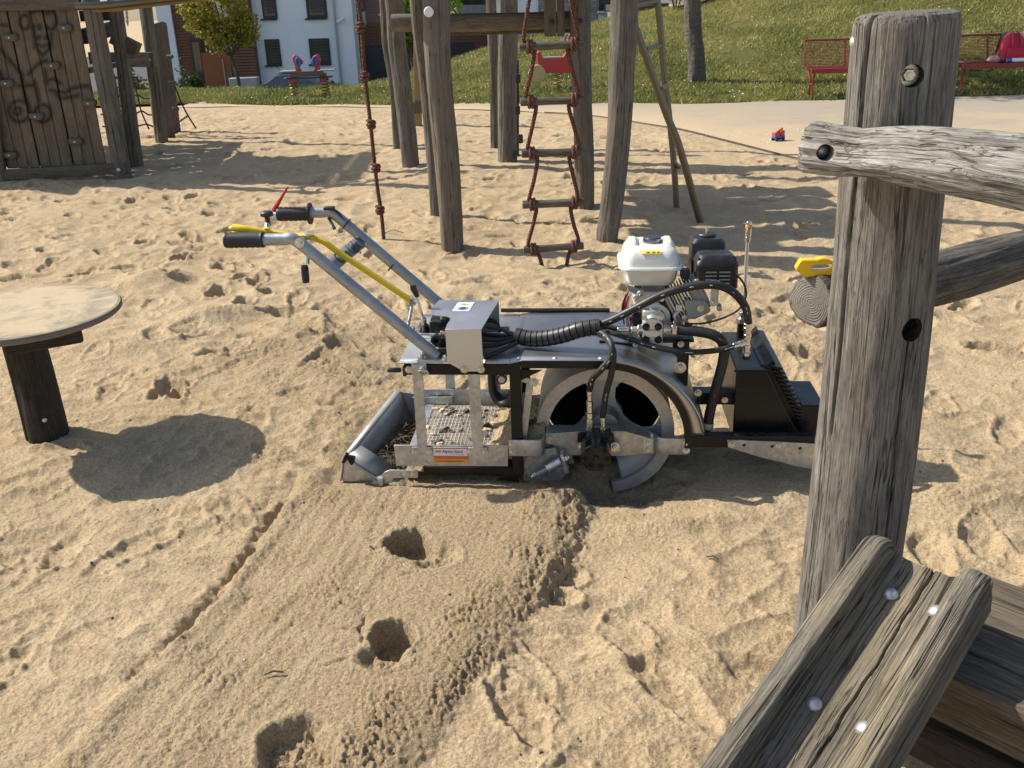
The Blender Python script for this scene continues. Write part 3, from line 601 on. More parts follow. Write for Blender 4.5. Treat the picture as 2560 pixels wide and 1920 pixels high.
# upper rail
ra = at(2022, 366, 1.835); rb = at(2300, 392, 1.68); rc = at(2570, 430, 1.56); rd = rc+(rc-rb)*1.6
up = log('rail', [ra, (ra+rb)*.5+V(0, 0, -.004), rb, rc, rd], [.052, .046, .053, .060, .062], MT['rail'], LR, nseg=160, nlen=200, seed=5, rough=.009, chamfer=.014,
         cracks=[(3.6, .2, .9, .0015, .004), (4.1, .05, .35, .0015, .004)], knots=[(3.1, .13, .03, -.012), (3.6, .19, .022, .008)], cap_mat=MT['rail'])
rax = V(-.12, -1, .05).normalized(); rbp = at(2060, 380, 1.775)
cut(up, [drill(rbp, rax, .0155, .028)]); up.parent = LR
bolt(LR, rbp-rax*.024, rax, .026, DOME, 'dome_bolt')
# lower rail (behind the post)
la = at(2026, 752, 2.0); lb = at(2300, 706, 2.24); lc = at(2570, 632, 2.52); ld = lc+(lc-lb)*1.2
log('rail', [la, (la+lb)*.5+V(0, 0, .004), lb, lc, ld], [.060, .063, .066, .066, .066], MT['darkrail'], LR, nseg=110, nlen=120, seed=8, rough=.006, chamfer=.005, cracks=[(2.0, .1, 1.2, .0025, .006)])

# ------------------------------------------------------------------ yellow toy on the log end
toy = thing('toy_spade', 'yellow plastic sand toy handle lying on the lower log rail', 'toy', at(2050, 672, 2.04))
m = MB(); n = 60; top = []; bot = []
L = .165
for i in range(n+1):
    t = i/n; x = t*L
    tp = .014+.0035*math.cos(t*6*math.pi*1.15+.3) if t > .22 else .014+.0035*math.cos(.22*6*math.pi*1.15+.3)*t/.22+.003*(1-t/.22)
    top.append((x, tp*min(1, (t*16+.18))));
    bot.append((x, -.016*min(1, t*9+.15)))
poly = bot+top[::-1]
m.prism(poly, (0, .011, 0), (1, 0, 0), (0, 0, 1), .022)
to = m.build('handle', MT['toyyellow'], toy, bevel=.004, seg=3)
mc = MB(); mc.prism([(.045+.02*math.copysign(abs(math.cos(a))**.6, math.cos(a)), .000+.0062*math.copysign(abs(math.sin(a))**.6, math.sin(a))) for a in np.linspace(0, 2*math.pi, 24, endpoint=False)], (0, .05, 0), (1, 0, 0), (0, 0, 1), .1)
co = mc.build('cutter', MT['toyyellow'], toy, smooth=False); cut(to, [co])
m = MB(); m.prism([(0, -.012), (.05, -.022), (.07, -.02), (.07, .02), (.05, .022), (0, .012)], (L-.004, .0, -.004), (1, .1, -.1), (0, 1, 0), .005); m.build('blade', MT['toyyellow'], toy, bevel=.001)
toy.rotation_euler = (0, -.07, -.12); toy.location = at(1988, 670, 2.02); toy.scale = (1.25, 1, 1.25)

# ------------------------------------------------------------------ wooden water channel and deck (bottom right)
WC = thing('water_channel', 'grooved wooden water channel sloping down in the foreground', 'water channel')
T0 = gp(2325, 1395, .50); B0 = gp(2030, 1850, .36); dirv = (B0-T0).normalized(); T0 = T0-dirv*.0; B1 = T0+dirv*1.15
sd = dirv.cross(V(0, 0, 1)).normalized(); nv = sd.cross(dirv).normalized()
if nv.z < 0: nv = -nv
if sd.x < 0: sd = -sd           # sd points right in the picture
Wd = .118
prof = [(-Wd, -.085), (-Wd, .030), (-Wd+.008, .037), (-.086, .039), (-.077, .034), (-.066, -.012), (-.059, -.024), (-.046, -.029), (.040, -.031), (.052, -.026), (.060, -.014), (.071, .032), (.079, .040), (Wd-.008, .039), (Wd, .031), (Wd+.002, -.085)]
# finer outline
pf2 = []
for i in range(len(prof)):
    a, b = prof[i], prof[(i+1) % len(prof)]
    ns = max(2, int(math.hypot(b[0]-a[0], b[1]-a[1])/.0022))
    for j in range(ns): t = j/ns; pf2.append((a[0]+(b[0]-a[0])*t, a[1]+(b[1]-a[1])*t))
m = MB(); N = 220; q = len(pf2); vs = []; wc = []; L = 1.15
A = np.array(pf2)
for i in range(N+1):
    l = L*i/N; end = .016*(1-min(1, l/.03))**2
    jit = .0016*pn(A[:, 0]*50+3, A[:, 1]*50+l*1.6, 61)+.0008*pn(A[:, 0]*160, A[:, 1]*160+l*3, 62)
    crk = .012*np.exp(-((A[:, 0]-.008-.004*math.sin(l*5)-.0012*math.sin(l*31)-.001*math.sin(l*77))/.0015)**2)*(A[:, 1] < -.02)*(A[:, 1] > -.06) + .009*np.exp(-((A[:, 1]-(-.022))/.0016)**2)*(A[:, 0] > .11)
    for k in range(q):
        a, b = A[k]; sh = 1-(end/.1)
        a2 = a*(1-.03*(1-min(1, l/.03))**2*(b > .0)); b2 = b-(.026*(1-min(1, l/.05))**2 if b > 0 else 0)
        vs.append(T0+dirv*l+sd*(a2+(jit[k] if abs(a) < .11 else jit[k]-(crk[k] if b < 0 else 0)))+nv*(b2+jit[k]-(crk[k] if abs(a) < .1 else 0))); wc.append((a+.3, b, l))
fs = [(i*q+k, i*q+(k+1) % q, (i+1)*q+(k+1) % q, (i+1)*q+k) for i in range(N) for k in range(q)]
fs += [tuple(range(q-1, -1, -1)), tuple(N*q+k for k in range(q))]
m.add(vs, fs, wc); m.build('trough', MT['channel'], WC, angle=50)
for l, s in ((.10, -.035), (.10, .052), (.40, -.04), (.40, .052)):
    bolt(WC, T0+dirv*l+sd*s+nv*(-.029 if s < 0 else -.026), nv if s < 0 else (nv-sd*.7).normalized(), .030, DOME, 'dome_bolt')
# deck table to the right
DK = thing('timber_deck', 'low timber deck with sandy top beside the water channel', 'deck')
zt = .36
def dq(px, py, z=zt): return gp(px, py, z)
c0 = dq(2395, 1445); c1 = dq(2640, 1470); e0 = dq(2350, 1640); e1 = dq(2560, 1735)
u = (e1-e0).normalized(); vdir = V(-u.y, u.x, 0); 
off = 0
for i in range(4):
    a = e0-u*.06+vdir*(.002+i*.097); m = MB(); m.bar(a+V(0, 0, -.018), a+u*1.1+V(0, 0, -.018+.003*(i % 2)), .093, .036, (0, 0, 1), off=i*1.3); m.build('board', MT['deckwood'], DK, bevel=.006, seg=3)
m = MB(); a = e0-u*.05+V(0, 0, -.095)-vdir*(-.03); m.bar(a, a+u*1.0, .055, .115, (0, 0, 1), off=7); m.build('beam', MT['deckwood'], DK, bevel=.006)
m = MB(); a = e0-u*.12+V(0, 0, -.25)+vdir*.06; m.bar(a, a+u*1.1, .05, .10, (0, 0, 1), off=9); m.build('beam', MT['stump'], DK, bevel=.006)
for k in (.15, .75): log('post', [e0+u*k+vdir*.2+V(0, 0, -.8), e0+u*k+vdir*.2+V(0, 0, -.05)], .05, MT['deckwood'], DK, nseg=24, nlen=12, seed=12)
for i, k in enumerate((.06, .22)):
    for j in (0, 1): bolt(DK, e0+u*(k+.1)+vdir*(.05+.097*j)+V(0, 0, .002), (0, 0, 1), .016, BOLT)
BR = [(0, 0), (.14, .0), (.15, .085), (.06, .15), (0, .15)]
m = MB(); a = e0-u*.20-vdir*.004; m.prism([(0, 0), (.15, .0), (.19, .05), (.19, .19), (.0, .19)], a+V(0, 0, -.23), u, V(0, 0, 1), .004); m.build('bracket', MT['drum'], DK, bevel=.001)
bolt(DK, a+u*.13+V(0, 0, -.12)-vdir*.002, -vdir, .02)

# ------------------------------------------------------------------ round table seat at the left
RTB = thing('round_table', 'round wooden play table with sandy top on a dark stump', 'table', (-1.82, 3.31, 0))
log('stump', [(-.045, .03, -.2), (-.045, .03, .2), (-.052, .03, .475)], [.080, .078, .074], MT['stump'], RTB, nseg=64, nlen=60, seed=21, rough=.004, cracks=[(4.0, .0, .6, .002, .012)])
m = MB(); pr = [(0, 0), (.335, 0), (.342, .006), (.343, .016), (.338, .024), (.33, .027)]
m.lathe(pr, (0, 0, .50), (0, 0, 1), 96)
rows = []
for r in np.linspace(.33, .0, 24): rows.append([(r*math.cos(a), r*math.sin(a), .527+.0012*math.sin(r*40)*math.sin(a*3)) for a in np.linspace(0, 2*math.pi, 97)])
m.grid(rows)
def tabletop():
    t = NT('sandy_table_top'); c = t.coord(); n = t.noise(c, 6, 6, .7, .5); s = t.noise(c, 240, 2, .6); st = t.noise(t.coord(None, (3, 40, 40)), 1, 4, .6)
    g = t.n('ShaderNodeNewGeometry'); sp = t.n('ShaderNodeSeparateXYZ'); t.l(g.outputs['Normal'], sp.inputs[0])
    wd = t.mix(st, (.10, .085, .065), (.26, .225, .17)); sd_ = t.mix(s, (.36, .27, .16), (.56, .45, .29))
    f = t.math('MULTIPLY', t.ramp(sp.outputs[2], [(.8, 0.0), (.95, 1.0)]), t.ramp(n, [(.34, .15), (.52, .95)]))
    t.set(Base_Color=t.mix(f, wd, sd_), Roughness=.9); t.bump(t.math('ADD', s, n), .3, .004); return t.m
m.build('table_top', tabletop(), RTB, angle=30)
m = MB(); R45 = Matrix.Rotation(.5, 3, 'Z')
_b0 = gp(8, 866, .468)-V(-1.82, 3.31, 0); _b1 = gp(205, 832, .468)-V(-1.82, 3.31, 0); m.bar(_b0, _b1, .07, .06, (0, 0, 1)); m.build('bracket', MT['stump'], RTB, bevel=.012)
bolt(RTB, (-.005, -.035, .09), (.5, -1, 0), .02, DOME, 'dome_bolt')
# ------------------------------------------------------------------ central climbing tower
CT = thing('climbing_tower', 'grey log climbing tower on paired posts in the middle of the sand', 'climbing tower')
def tower_post(base_px, top_px, r0, r1, seed, parent, htop=3.2, mids=(), depth=None, mat='tower', **kw):
    b = gp(*base_px); y = b.y if depth is None else depth
    t = at(top_px[0], top_px[1], y); pts = [V(b.x, b.y, -.3), V(b.x, b.y, .02)]
    for a, c in mids: pts.append(at(a, c, y))
    pts.append(t)
    if htop > t.z+.05: pts.append(t+(t-pts[-2]).normalized()*0+V(0, 0, htop-t.z))
    n = len(pts); rr = list(np.linspace(r0, r1, n))
    return log('post', pts, rr, MT[mat], parent, nseg=90, nlen=80, seed=seed, rough=.007, cracks=[(3.6+(seed*.37)%1.6, .3, 2.0, .0032, .008), (3.8+(seed*.71)%1.5, .6, 2.8, .003, .006)], **kw)
tower_post((994, 376), (959, 5), .045, .042, 31, CT, 3.2, mids=[(985, 230), (965, 110)])
tower_post((1027, 413), (986, 5), .092, .085, 32, CT, 3.2, mids=[(1008, 230), (992, 110)])
tower_post((1090, 543), (1043, 5), .040, .055, 33, CT, 3.2, mids=[(1082, 400), (1066, 200)])
tower_post((1131, 620), (1089, 5), .075, .085, 34, CT, 3.2, mids=[(1119, 420), (1101, 240), (1092, 100)])
tower_post((1239, 371), (1228, 5), .052, .05, 35, CT, 3.2, mids=[(1236, 200)])
tower_post((1269, 405), (1270, 5), .10, .09, 36, CT, 3.2, mids=[(1268, 200)])
tower_post((1462, 520), (1449, 5), .074, .08, 37, CT, 3.2, mids=[(1458, 330), (1452, 150)])
tower_post((1517, 603), (1561, 5), .072, .086, 38, CT, 3.2, mids=[(1528, 520), (1548, 330), (1556, 160)])
# beams, hanging boards
yb_ = 7.35
bz = lambda px, py: at(px, py, yb_)
log('beam', [bz(979, 57), bz(1200, 56), bz(1430, 50)], [.062, .066, .06], MT['tower'], CT, nseg=40, nlen=40, seed=40, chamfer=.006)
m = MB(); m.bar(at(1130, 68, 7.45), at(1432, 60, 7.45), .05, .12, (0, 0, 1), off=3); m.build('beam', MT['deckwood'], CT, bevel=.006)
for x0, x1 in ((1361, 1391), (1393, 1411)):
    a = at((x0+x1)/2, 91, 7.2); b = at((x0+x1)/2-3, -240, 7.2); wdt = (x1-x0)/FPX*7.2*.93
    m = MB(); m.bar(a, b, wdt, .05, (0, -1, 0), off=x0); m.build('board', MT['plank'], CT, bevel=.005)
DOMEK = DOME.copy(); DOMEK.materials.clear(); DOMEK.materials.append(MT['blackplastic']); bolt(CT, at(1380, 55, 7.165), (0, -1, 0), .035, DOMEK, 'bolt_cap'); bolt(CT, at(1451, 52, 7.18), (0, -1, 0), .035, DOMEK, 'bolt_cap')
m = MB(); m.lathe([(0, 0), (.030, 0), (.030, .008), (.026, .012), (0, .012)], at(1072, 30, 6.045), (0, -1, .1), 20); m.build('round_badge', MT['daisy'], CT)
# platform and side panels above the picture (they cast the shade on the sand)
for i in range(4):
    m = MB(); y = 6.9+i*.47; m.bar((-.75, y, 1.78), (.75+.1*(i%2), y, 1.78), (.44, .40, .45)[i%3], .05, (0, 0, 1), off=i); m.build('floor_board', MT['plank'], CT, bevel=.004)
for i in range(5):
    m = MB(); y = 6.4+i*.62; m.bar((-1.0, y, 1.85), (-1.0, y, 2.75), .30, .04, (1, 0, 0), off=i*2); m.build('side_board', MT['plank'], CT, bevel=.004)
for i in range(5):
    m = MB(); x = -.85+i*.36; m.bar((x, 9.6, 1.85), (x, 9.6, 2.75), .30, .04, (0, 1, 0), off=i*2); m.build('side_board', MT['plank'], CT, bevel=.004)
for y in (6.3, 9.4):
    m = MB(); m.bar((-1.05, y, 3.14), (.95, y, 3.14), .10, .12, (0, 0, 1)); m.build('beam', MT['tower'], CT, bevel=.006)
# pale timber upright further back, climbing blocks on the back post
PT = thing('timber_upright', 'pale yellow timber upright standing behind the paired tower posts', 'timber post')
b = gp(1044, 313); m = MB(); m.bar((b.x, b.y, -.1), at(1044, 0, b.y), .10, .12, (0, 1, 0)); m.build('upright', MT['yellowwood'], PT, bevel=.006)
m = MB(); m.bar(at(1043, 283, b.y-.07), at(1041, 255, b.y-.07), .14, .02, (0, 1, 0)); m.build('strap', MT['deckwood'], PT)
BD = thing('climbing_board', 'dark climbing board with black blocks against the tower post', 'climbing board')
m = MB(); m.bar(gp(1294, 388), at(1293, 150, gp(1294, 388).y), .03, .14, (0, 1, 0)); m.build('board', MT['stump'], BD)
for px, py in ((1295, 196), (1294, 275), (1301, 347), (1286, 385)):
    m = MB(); c = at(px, py, 9.3); m.box(c, (.05, .09, .08)); m.build('block', MT['blackplastic'], BD, bevel=.01)

# ------------------------------------------------------------------ knotted climbing rope
def rope3(name, pts, r, parent, pitch=.055, mat='rope'):      # three laid strands
    C = spline(pts, 10); D = [C[0]]
    for p in C[1:]:
        while (p-D[-1]).length > pitch/9: D.append(D[-1]+(p-D[-1]).normalized()*(pitch/9))
    m = MB(); nn, _ = frame_for(D[1]-D[0]); N_ = []
    for i in range(len(D)):
        T = (D[min(i+1, len(D)-1)]-D[max(i-1, 0)]).normalized(); nn = (nn-T*nn.dot(T)).normalized(); N_.append((nn.copy(), T.cross(nn)))
    for s in range(3):
        m.tube([D[i]+N_[i][0]*(math.cos(i*2*math.pi/9+s*2.094)*r*.5)+N_[i][1]*(math.sin(i*2*math.pi/9+s*2.094)*r*.5) for i in range(len(D))], r*.58, 6)
    return m.build(name, MT[mat], parent, angle=60)
KR = thing('climbing_rope', 'rust brown knotted climbing rope hanging left of the tower posts', 'rope')
rp = [(891, -160), (893, -20), (904, 70), (911, 180), (925, 300), (937, 415), (945, 480), (953, 530), (960, 606)]; ry = gp(960, 606).y
R_ = [at(a, b, ry) for a, b in rp]; rope3('rope', R_, .0135, KR)
def knot(parent, c, r=.03):
    m = MB(); 
    for k in range(3):
        pts = []
        for a in np.linspace(0, 2*math.pi, 20, endpoint=False): pts.append(V(c)+V(math.cos(a)*(r-.011+.004*k % .006), math.sin(a)*(r-.011), (k-1)*.017+.006*math.sin(a+k*2)))
        m.tube(pts, .0125, 8, closed=True)
    m.build('knot', MT['rope'], parent)
for a, b in ((901, 67), (912, 189), (928, 310), (940, 419), (950, 524)): knot(KR, at(a, b, ry))

# ------------------------------------------------------------------ rope ladder
RL = thing('rope_ladder', 'rope ladder with five wooden rungs hanging from the tower beam', 'rope ladder')
ly_ = 5.62
lz = lambda a, b, y=ly_: at(a, b, y)
rungs = [((1298, 118), (1459, 110)), ((1301, 255), (1460, 249)), ((1304, 384), (1461, 380)), ((1306, 512), (1460, 506)), ((1309, 625), (1459, 614))]
for i, (a, b) in enumerate(rungs):
    A_, B_ = lz(*a), lz(*b); log('rung', [A_, (A_+B_)*.5, B_], [.0255, .0225, .0255], MT['rung'], RL, nseg=24, nlen=30, seed=50+i, rough=.003, chamfer=.006)
    for t in (.14, .19, .82, .87):
        c = A_+(B_-A_)*t; m = MB(); m.tube([c+V(math.sin(k/14*6.283)*0, math.cos(k/14*6.283)*.031, math.sin(k/14*6.283)*.033) for k in range(14)], .010, 8, closed=True); m.build('rope_wrap', MT['rope'], RL)
lef = [(1330, -40), (1318, 30), (1310, 105), (1336, 123), (1328, 180), (1315, 245), (1340, 262), (1330, 320), (1319, 378), (1343, 392), (1335, 450), (1322, 505), (1341, 518), (1333, 560), (1320, 618), (1345, 634), (1356, 668)]
rig = [(1420, -40), (1432, 30), (1446, 100), (1420, 122), (1432, 180), (1446, 240), (1422, 262), (1436, 320), (1448, 374), (1424, 392), (1433, 440), (1445, 500), (1427, 516), (1434, 560), (1446, 606), (1424, 630), (1416, 668)]
for L_ in (lef, rig):
    rope3('rope', [lz(a, b, ly_-(.03 if i % 3 == 1 else .0)) for i, (a, b) in enumerate(L_)], .0125, RL)

# ------------------------------------------------------------------ steel ladder beside the tower
SL = thing('steel_ladder', 'bare steel tube ladder leaning at the right of the tower', 'ladder')
ya = gp(1750, 553).y; yb2 = gp(1692, 522).y
A_ = [at(1752, 560, ya), at(1700, 372, ya-.05), at(1668, 290, ya-.05), at(1625, 170, ya-.08), at(1583, 52, ya-.1), at(1548, -60, ya-.1)]
B_ = [at(1692, 526, yb2), at(1684, 400, yb2), at(1673, 290, yb2), at(1661, 190, yb2), at(1650, 60, yb2), at(1643, -4, yb2), at(1640, -60, yb2)]
m = MB(); m.tube(spline(A_, 8), .026, 16); m.build('stile', MT['tubesteel'], SL)
m = MB(); m.tube(spline(B_, 8), .024, 16); m.build('stile', MT['tubesteel'], SL)
for (a, b), (c, d) in (((1615, 124), (1654, 112)), ((1654, 222), (1667, 212)), ((1682, 403), (1698, 417))):
    m = MB(); m.tube([at(a, b, ya-.08), at(c, d, yb2)], .0165, 12); m.build('rung', MT['tubesteel'], SL)
m = MB(); m.tube([at(1560, 17, yb2-.3), at(1600, 9, yb2-.15), at(1641, 2, yb2)], .024, 14); m.build('handrail', MT['tubesteel'], SL)
m = MB(); m.tube([at(1560, 4, yb2+.1), at(1641, -8, yb2+.1)], .02, 14); m.build('handrail', MT['tubesteel'], SL)

# ------------------------------------------------------------------ left play tower with climbing wall
LT = thing('play_tower', 'grey plank climbing wall play tower at the left edge', 'play tower')
yw = 9.42
def wp(px, py, y=yw): return at(px, py, y)
# spray marks, as (x,y) strokes in photo pixels of the first quarter view (x4 zoom) mapped on the boards
def zc(x, y): return (x*640/2212., y*480/1659.)
STK = []
def ring(cx, cy, rx, ry, a0=0, a1=360): STK.append([zc(cx+rx*math.cos(math.radians(a)), cy+ry*math.sin(math.radians(a))) for a in np.linspace(a0, a1, 24)])
def line(*pts): STK.append([zc(*p) for p in pts])
ring(215, 190, 45, 60); ring(440, 175, 50, 80, -130, 140); line((250, 110), (330, 90), (420, 100)); line((290, 260), (300, 400), (370, 480), (440, 400), (445, 290)); line((310, 380), (370, 400), (430, 375))
ring(285, 235, 10, 16); ring(340, 235, 10, 16); ring(330, 325, 14, 12); ring(405, 325, 14, 12)
line((0, 420), (100, 540), (200, 650)); line((250, 640), (320, 560), (400, 520)); line((190, 660), (215, 830), (250, 900)); line((300, 700), (340, 880)); line((160, 740), (300, 735))
ring(170, 960, 95, 90); ring(150, 960, 30, 30); ring(370, 980, 70, 75, -180, 180); line((400, 700), (460, 680), (520, 720)); line((430, 780), (560, 800), (640, 760), (760, 740), (820, 800)); line((480, 800), (520, 850), (600, 840), (680, 820)); line((0, 210), (60, 220)); line((0, 620), (30, 700), (110, 730)); line((390, 600), (410, 720))
def spray_mat():
    t = wood('sprayed_plank_wood', (.25, .20, .145), (.115, .09, .064), .4, blotch_amt=.25, bump=.35); nt_ = t.node_tree
    b = [n for n in nt_.nodes if n.type == 'BSDF_PRINCIPLED'][0]; lk = b.inputs['Base Color'].links[0].from_socket
    at_ = nt_.nodes.new('ShaderNodeAttribute'); at_.attribute_name = 'spray'; mx = nt_.nodes.new('ShaderNodeMix'); mx.data_type = 'RGBA'
    nt_.links.new(at_.outputs['Fac'], mx.inputs[0]); nt_.links.new(lk, mx.inputs[6]); mx.inputs[7].default_value = (.02, .019, .019, 1); nt_.links.new(mx.outputs[2], b.inputs['Base Color']); return t
SPM = spray_mat()
wb = wp(268, 414); wt = wp(200, 20)          # right edge of the wall, bottom and top
pwid = .112; zb, zt_ = wb.z, wt.z+.03
allq = [np.array(s_) for s_ in STK]
def px_of(p):
    v = p-EYE; z = v.dot(FW); return (1280+FPX*v.dot(RT)/z, 960-FPX*v.dot(UPV)/z)
for i in range(13):
    xr = wb.x-.004-i*pwid; nxp, nzp = 10, 110; vs = []; wc = []; sp_ = []
    lean = (wt.x-wb.x)
    dy = .006*((i*7) % 3-1)
    for j in range(nzp+1):
        z = zb+(zt_-zb)*j/nzp; sh = lean*(j/nzp)*(1-.0*i)
        for k in range(nxp+1):
            x = xr-pwid+.005+(pwid-.005)*k/nxp; edge = .006*(1 if k in (0, nxp) else 0)
            vs.append(V(x+sh*.35, yw+dy+edge, z)); wc.append((x+i, i*2.3, z+i*1.7))
    mm = MB(); fs = [(j*(nxp+1)+k, j*(nxp+1)+k+1, (j+1)*(nxp+1)+k+1, (j+1)*(nxp+1)+k) for j in range(nzp) for k in range(nxp)]
    mm.add(vs, fs, wc); o = mm.build('plank', SPM, LT, solid=0.0)
    P_ = np.array([px_of(v) for v in vs]); d = np.full(len(vs), 1e9)
    for s_ in allq: d = np.minimum(d, poly_dist(P_[:, 0], P_[:, 1], [tuple(q) for q in s_]))
    a = o.data.attributes.new('spray', 'FLOAT', 'POINT'); a.data.foreach_set('value', (.60*np.exp(-(d/4.8)**2)+.25*np.exp(-(d/10)**2)).astype(np.float32))
    md = o.modifiers.new('solid', 'SOLIDIFY'); md.thickness = .03; md.offset = -1
m = MB(); m.box((wb.x-.72, yw+.055, (zb+zt_)/2), (1.36, .02, zt_-zb-.02)); m.build('back_panel', MT['stump'], LT)
m = MB(); m.bar(wp(-160, 447, yw-.05), wp(317, 420, yw-.05), .05, .105, (0, 0, 1), off=5); m.build('beam', MT['plank'], LT, bevel=.008)
m = MB(); m.bar(wp(-160, 14, yw-.02), wp(202, 6, yw-.02), .06, .12, (0, 0, 1), off=8); m.build('beam', MT['plank'], LT, bevel=.008)
bolt(LT, wp(297, 425, yw-.08), (0, -1, 0), .04, DOME, 'dome_bolt')
# climbing holds
def holdmesh():
    m = MB(); rows = []
    for v in np.linspace(-1, 1, 9):
        row = []
        for u_ in np.linspace(0, 2*math.pi, 25):
            c, s_ = math.cos(u_), math.sin(u_); rx = .072*(abs(c)**.7)*math.copysign(1, c); rz = .042*(abs(s_)**.8)*math.copysign(1, s_)
            if s_ > 0: rz *= .62+.38*abs(c)**1.5
            k = math.sqrt(max(0, 1-max(0, v)**2)) if v > 0 else 1; row.append((rx*(.55+.45*k), -.028*(v+1)*.9, rz*(.5+.5*k)))
        rows.append(row)
    m.grid(rows); m.add([(0, -.052, -.004)]+rows[-1], [(0, k+2, k+1) for k in range(24)]); return m.mesh('climbing_hold', MT['rung'], True, 60)
HM = holdmesh()
for x, y in ((97, 318), (570, 235), (462, 560), (66, 712), (778, 885), (322, 998), (96, 1332), (662, 1216)):
    c = wp(*zc(x, y), yw-.004); o = inst('climbing_hold', HM, LT, c); b_ = bolt(LT, c+V(0, -.052, -.006), (0, -1, 0), .022, DOME, 'bolt')
# posts
def lpost(bx, by, tx, ty, r, seed, top=3.4, mat='tower'):
    b = gp(bx, by); t = at(tx, ty, b.y); log('post', [(b.x, b.y, -.3), (b.x, b.y, .02), (b+t)*.5, t, t+(t-b).normalized()*max(.1, top-t.z)], [r*1.08, r*1.04, r, r*.97, r*.95], MT[mat], LT, nseg=80, nlen=60, seed=seed, rough=.008, cracks=[(4.9, .3, 3, .004, .012), (5.6, .5, 3.2, .003, .008)])
lpost(309, 444, 226, 0, .083, 71); lpost(340, 411, 290, 28, .072, 72); lpost(405, 355, 364, 18, .075, 73)
lpost(-60, 452, -140, 0, .083, 74); lpost(5, 456, -60, 0, .05, 75, 1.0)
# peg ladder: two side boards with rounded heads and pegs
for bx, by, tx, ty in ((424, 343, 391, 56), (439, 330, 402, 53)):
    b = gp(bx, by); t = at(tx, ty, b.y); ax_ = (t-b); Ln = ax_.length; ax_.normalize()
    poly = [(-.06, -.2), (.06, -.2), (.06, Ln-.06), (.05, Ln-.02), (.0, Ln), (-.05, Ln-.02), (-.06, Ln-.06)]
    m = MB(); m.prism(poly, b, V(.75, .66, 0), ax_, .045); m.build('ladder_side', MT['plank'], LT, bevel=.004)
for px, py in ((404, 142), (412, 207), (419, 272)):
    p = at(px, py, gp(430, 338).y); m = MB(); m.tube([p-V(.22, -.05, 0), p+V(.16, -.05, 0)], .026, 12); m.build('peg', MT['rung'], LT, bevel=.004)
# beams and deck behind
m = MB(); m.bar(wp(230, 150, 10.3), wp(386, 149, 12.1), .07, .16, (0, 0, 1), off=2); m.build('beam', MT['plank'], LT, bevel=.006)
m = MB(); m.bar(at(318, 149, 11.9), at(387, 149, 11.9), .07, .17, (0, 0, 1), off=12); m.build('beam', MT['tower'], LT, bevel=.006)
bolt(LT, at(371, 149, 11.85), (0, -1, 0), .05, DOME, 'dome_bolt')
for i in range(7):
    m = MB(); y = 9.75+i*.36; m.bar((-6.2, y, 1.02), (-4.05-.035*i, y, 1.02), .33, .05, (0, 0, 1), off=i*2.1); m.build('floor_board', MT['plank'], LT, bevel=.004)
m = MB(); m.bar(at(282, 92, 10.3), at(346, 125, 10.3), .12, .13, (0, 0, 1), off=1); m.build('brace', MT['deckwood'], LT, bevel=.005)
m = MB(); m.bar(at(206, 40, 9.9), at(286, 38, 10.5), .06, .10, (0, 0, 1), off=6); m.build('beam', MT['stump'], LT)
m = MB(); m.bar(at(206, 92, 9.9), at(300, 66, 11.5), .07, .14, (0, 0, 1), off=7); m.build('beam', MT['stump'], LT)
# steel tube sweeping along the top
m = MB(); m.tube([at(190, 16, 9.0), at(250, 14, 9.0), at(330, 6, 9.1), at(470, -8, 9.4), at(640, -26, 9.8)], .034, 16); m.build('steel_rail', MT['tubesteel'], LT)
m = MB(); m.tube([at(230, 25, 9.15), at(300, 23, 9.2), at(400, 9, 9.3), at(520, -3, 9.6)], .02, 12); m.build('steel_rail', MT['yellowwood'], LT)
# roof and upper boards out of the picture
for s in (-1, 1):
    m = MB(); m.bar((-5.4+s*.8, 10.9, 3.1), (-5.4+s*.03, 10.9, 3.7), 1.7, .06, (0, 0, 1)); m.build('roof_panel', MT['deckwood'], LT)
for i in range(4):
    m = MB(); m.bar((-6.3, 9.6+i*.75, 1.1), (-6.3, 9.6+i*.45, 2.2), .36, .04, (1, 0, 0), off=i); m.build('side_board', MT['plank'], LT)
# chain
CHN = thing('chain', 'short grey chain hanging behind the left play tower', 'chain')
for k in range(7):
    c = at(316+k*.5, 27+k*5.5, 11.6); m = MB(); hor = k % 2
    m.tube([c+(V(math.cos(a)*.012, 0, math.sin(a)*.022) if hor else V(0, math.cos(a)*.012, math.sin(a)*.022)) for a in np.linspace(0, 2*math.pi, 12, endpoint=False)], .005, 6, closed=True); m.build('link', MT['drum'], CHN)
# climbing net
NET = thing('climbing_net', 'dark rope climbing net strung behind the left play tower', 'climbing net')
nd = lambda a, b: at(*zc(a, b), 12.9)
lines = [[(1115, 560), (1185, 810), (1220, 960), (1290, 1120)], [(1480, 660), (1560, 870), (1625, 1000), (1695, 1110)], [(820, 680), (900, 700), (985, 670), (1145, 662), (1200, 690), (1270, 688)],
         [(850, 850), (940, 860), (1020, 830), (1110, 850), (1185, 820), (1240, 850), (1295, 848)], [(870, 985), (960, 1010), (1040, 960), (1130, 1000), (1220, 960), (1280, 990), (1330, 992)], [(885, 1090), (980, 1110), (1050, 1070), (1150, 1095), (1260, 1075), (1340, 1100)],
         [(985, 640), (1020, 830), (1040, 960), (1065, 1100)], [(1545, 1055), (1580, 1030), (1625, 1000)], [(1520, 905), (1560, 870)]]
for L_ in lines:
    m = MB(); m.tube(spline([nd(*p) for p in L_], 6), .011, 8); m.build('rope', MT['netrope'], NET)
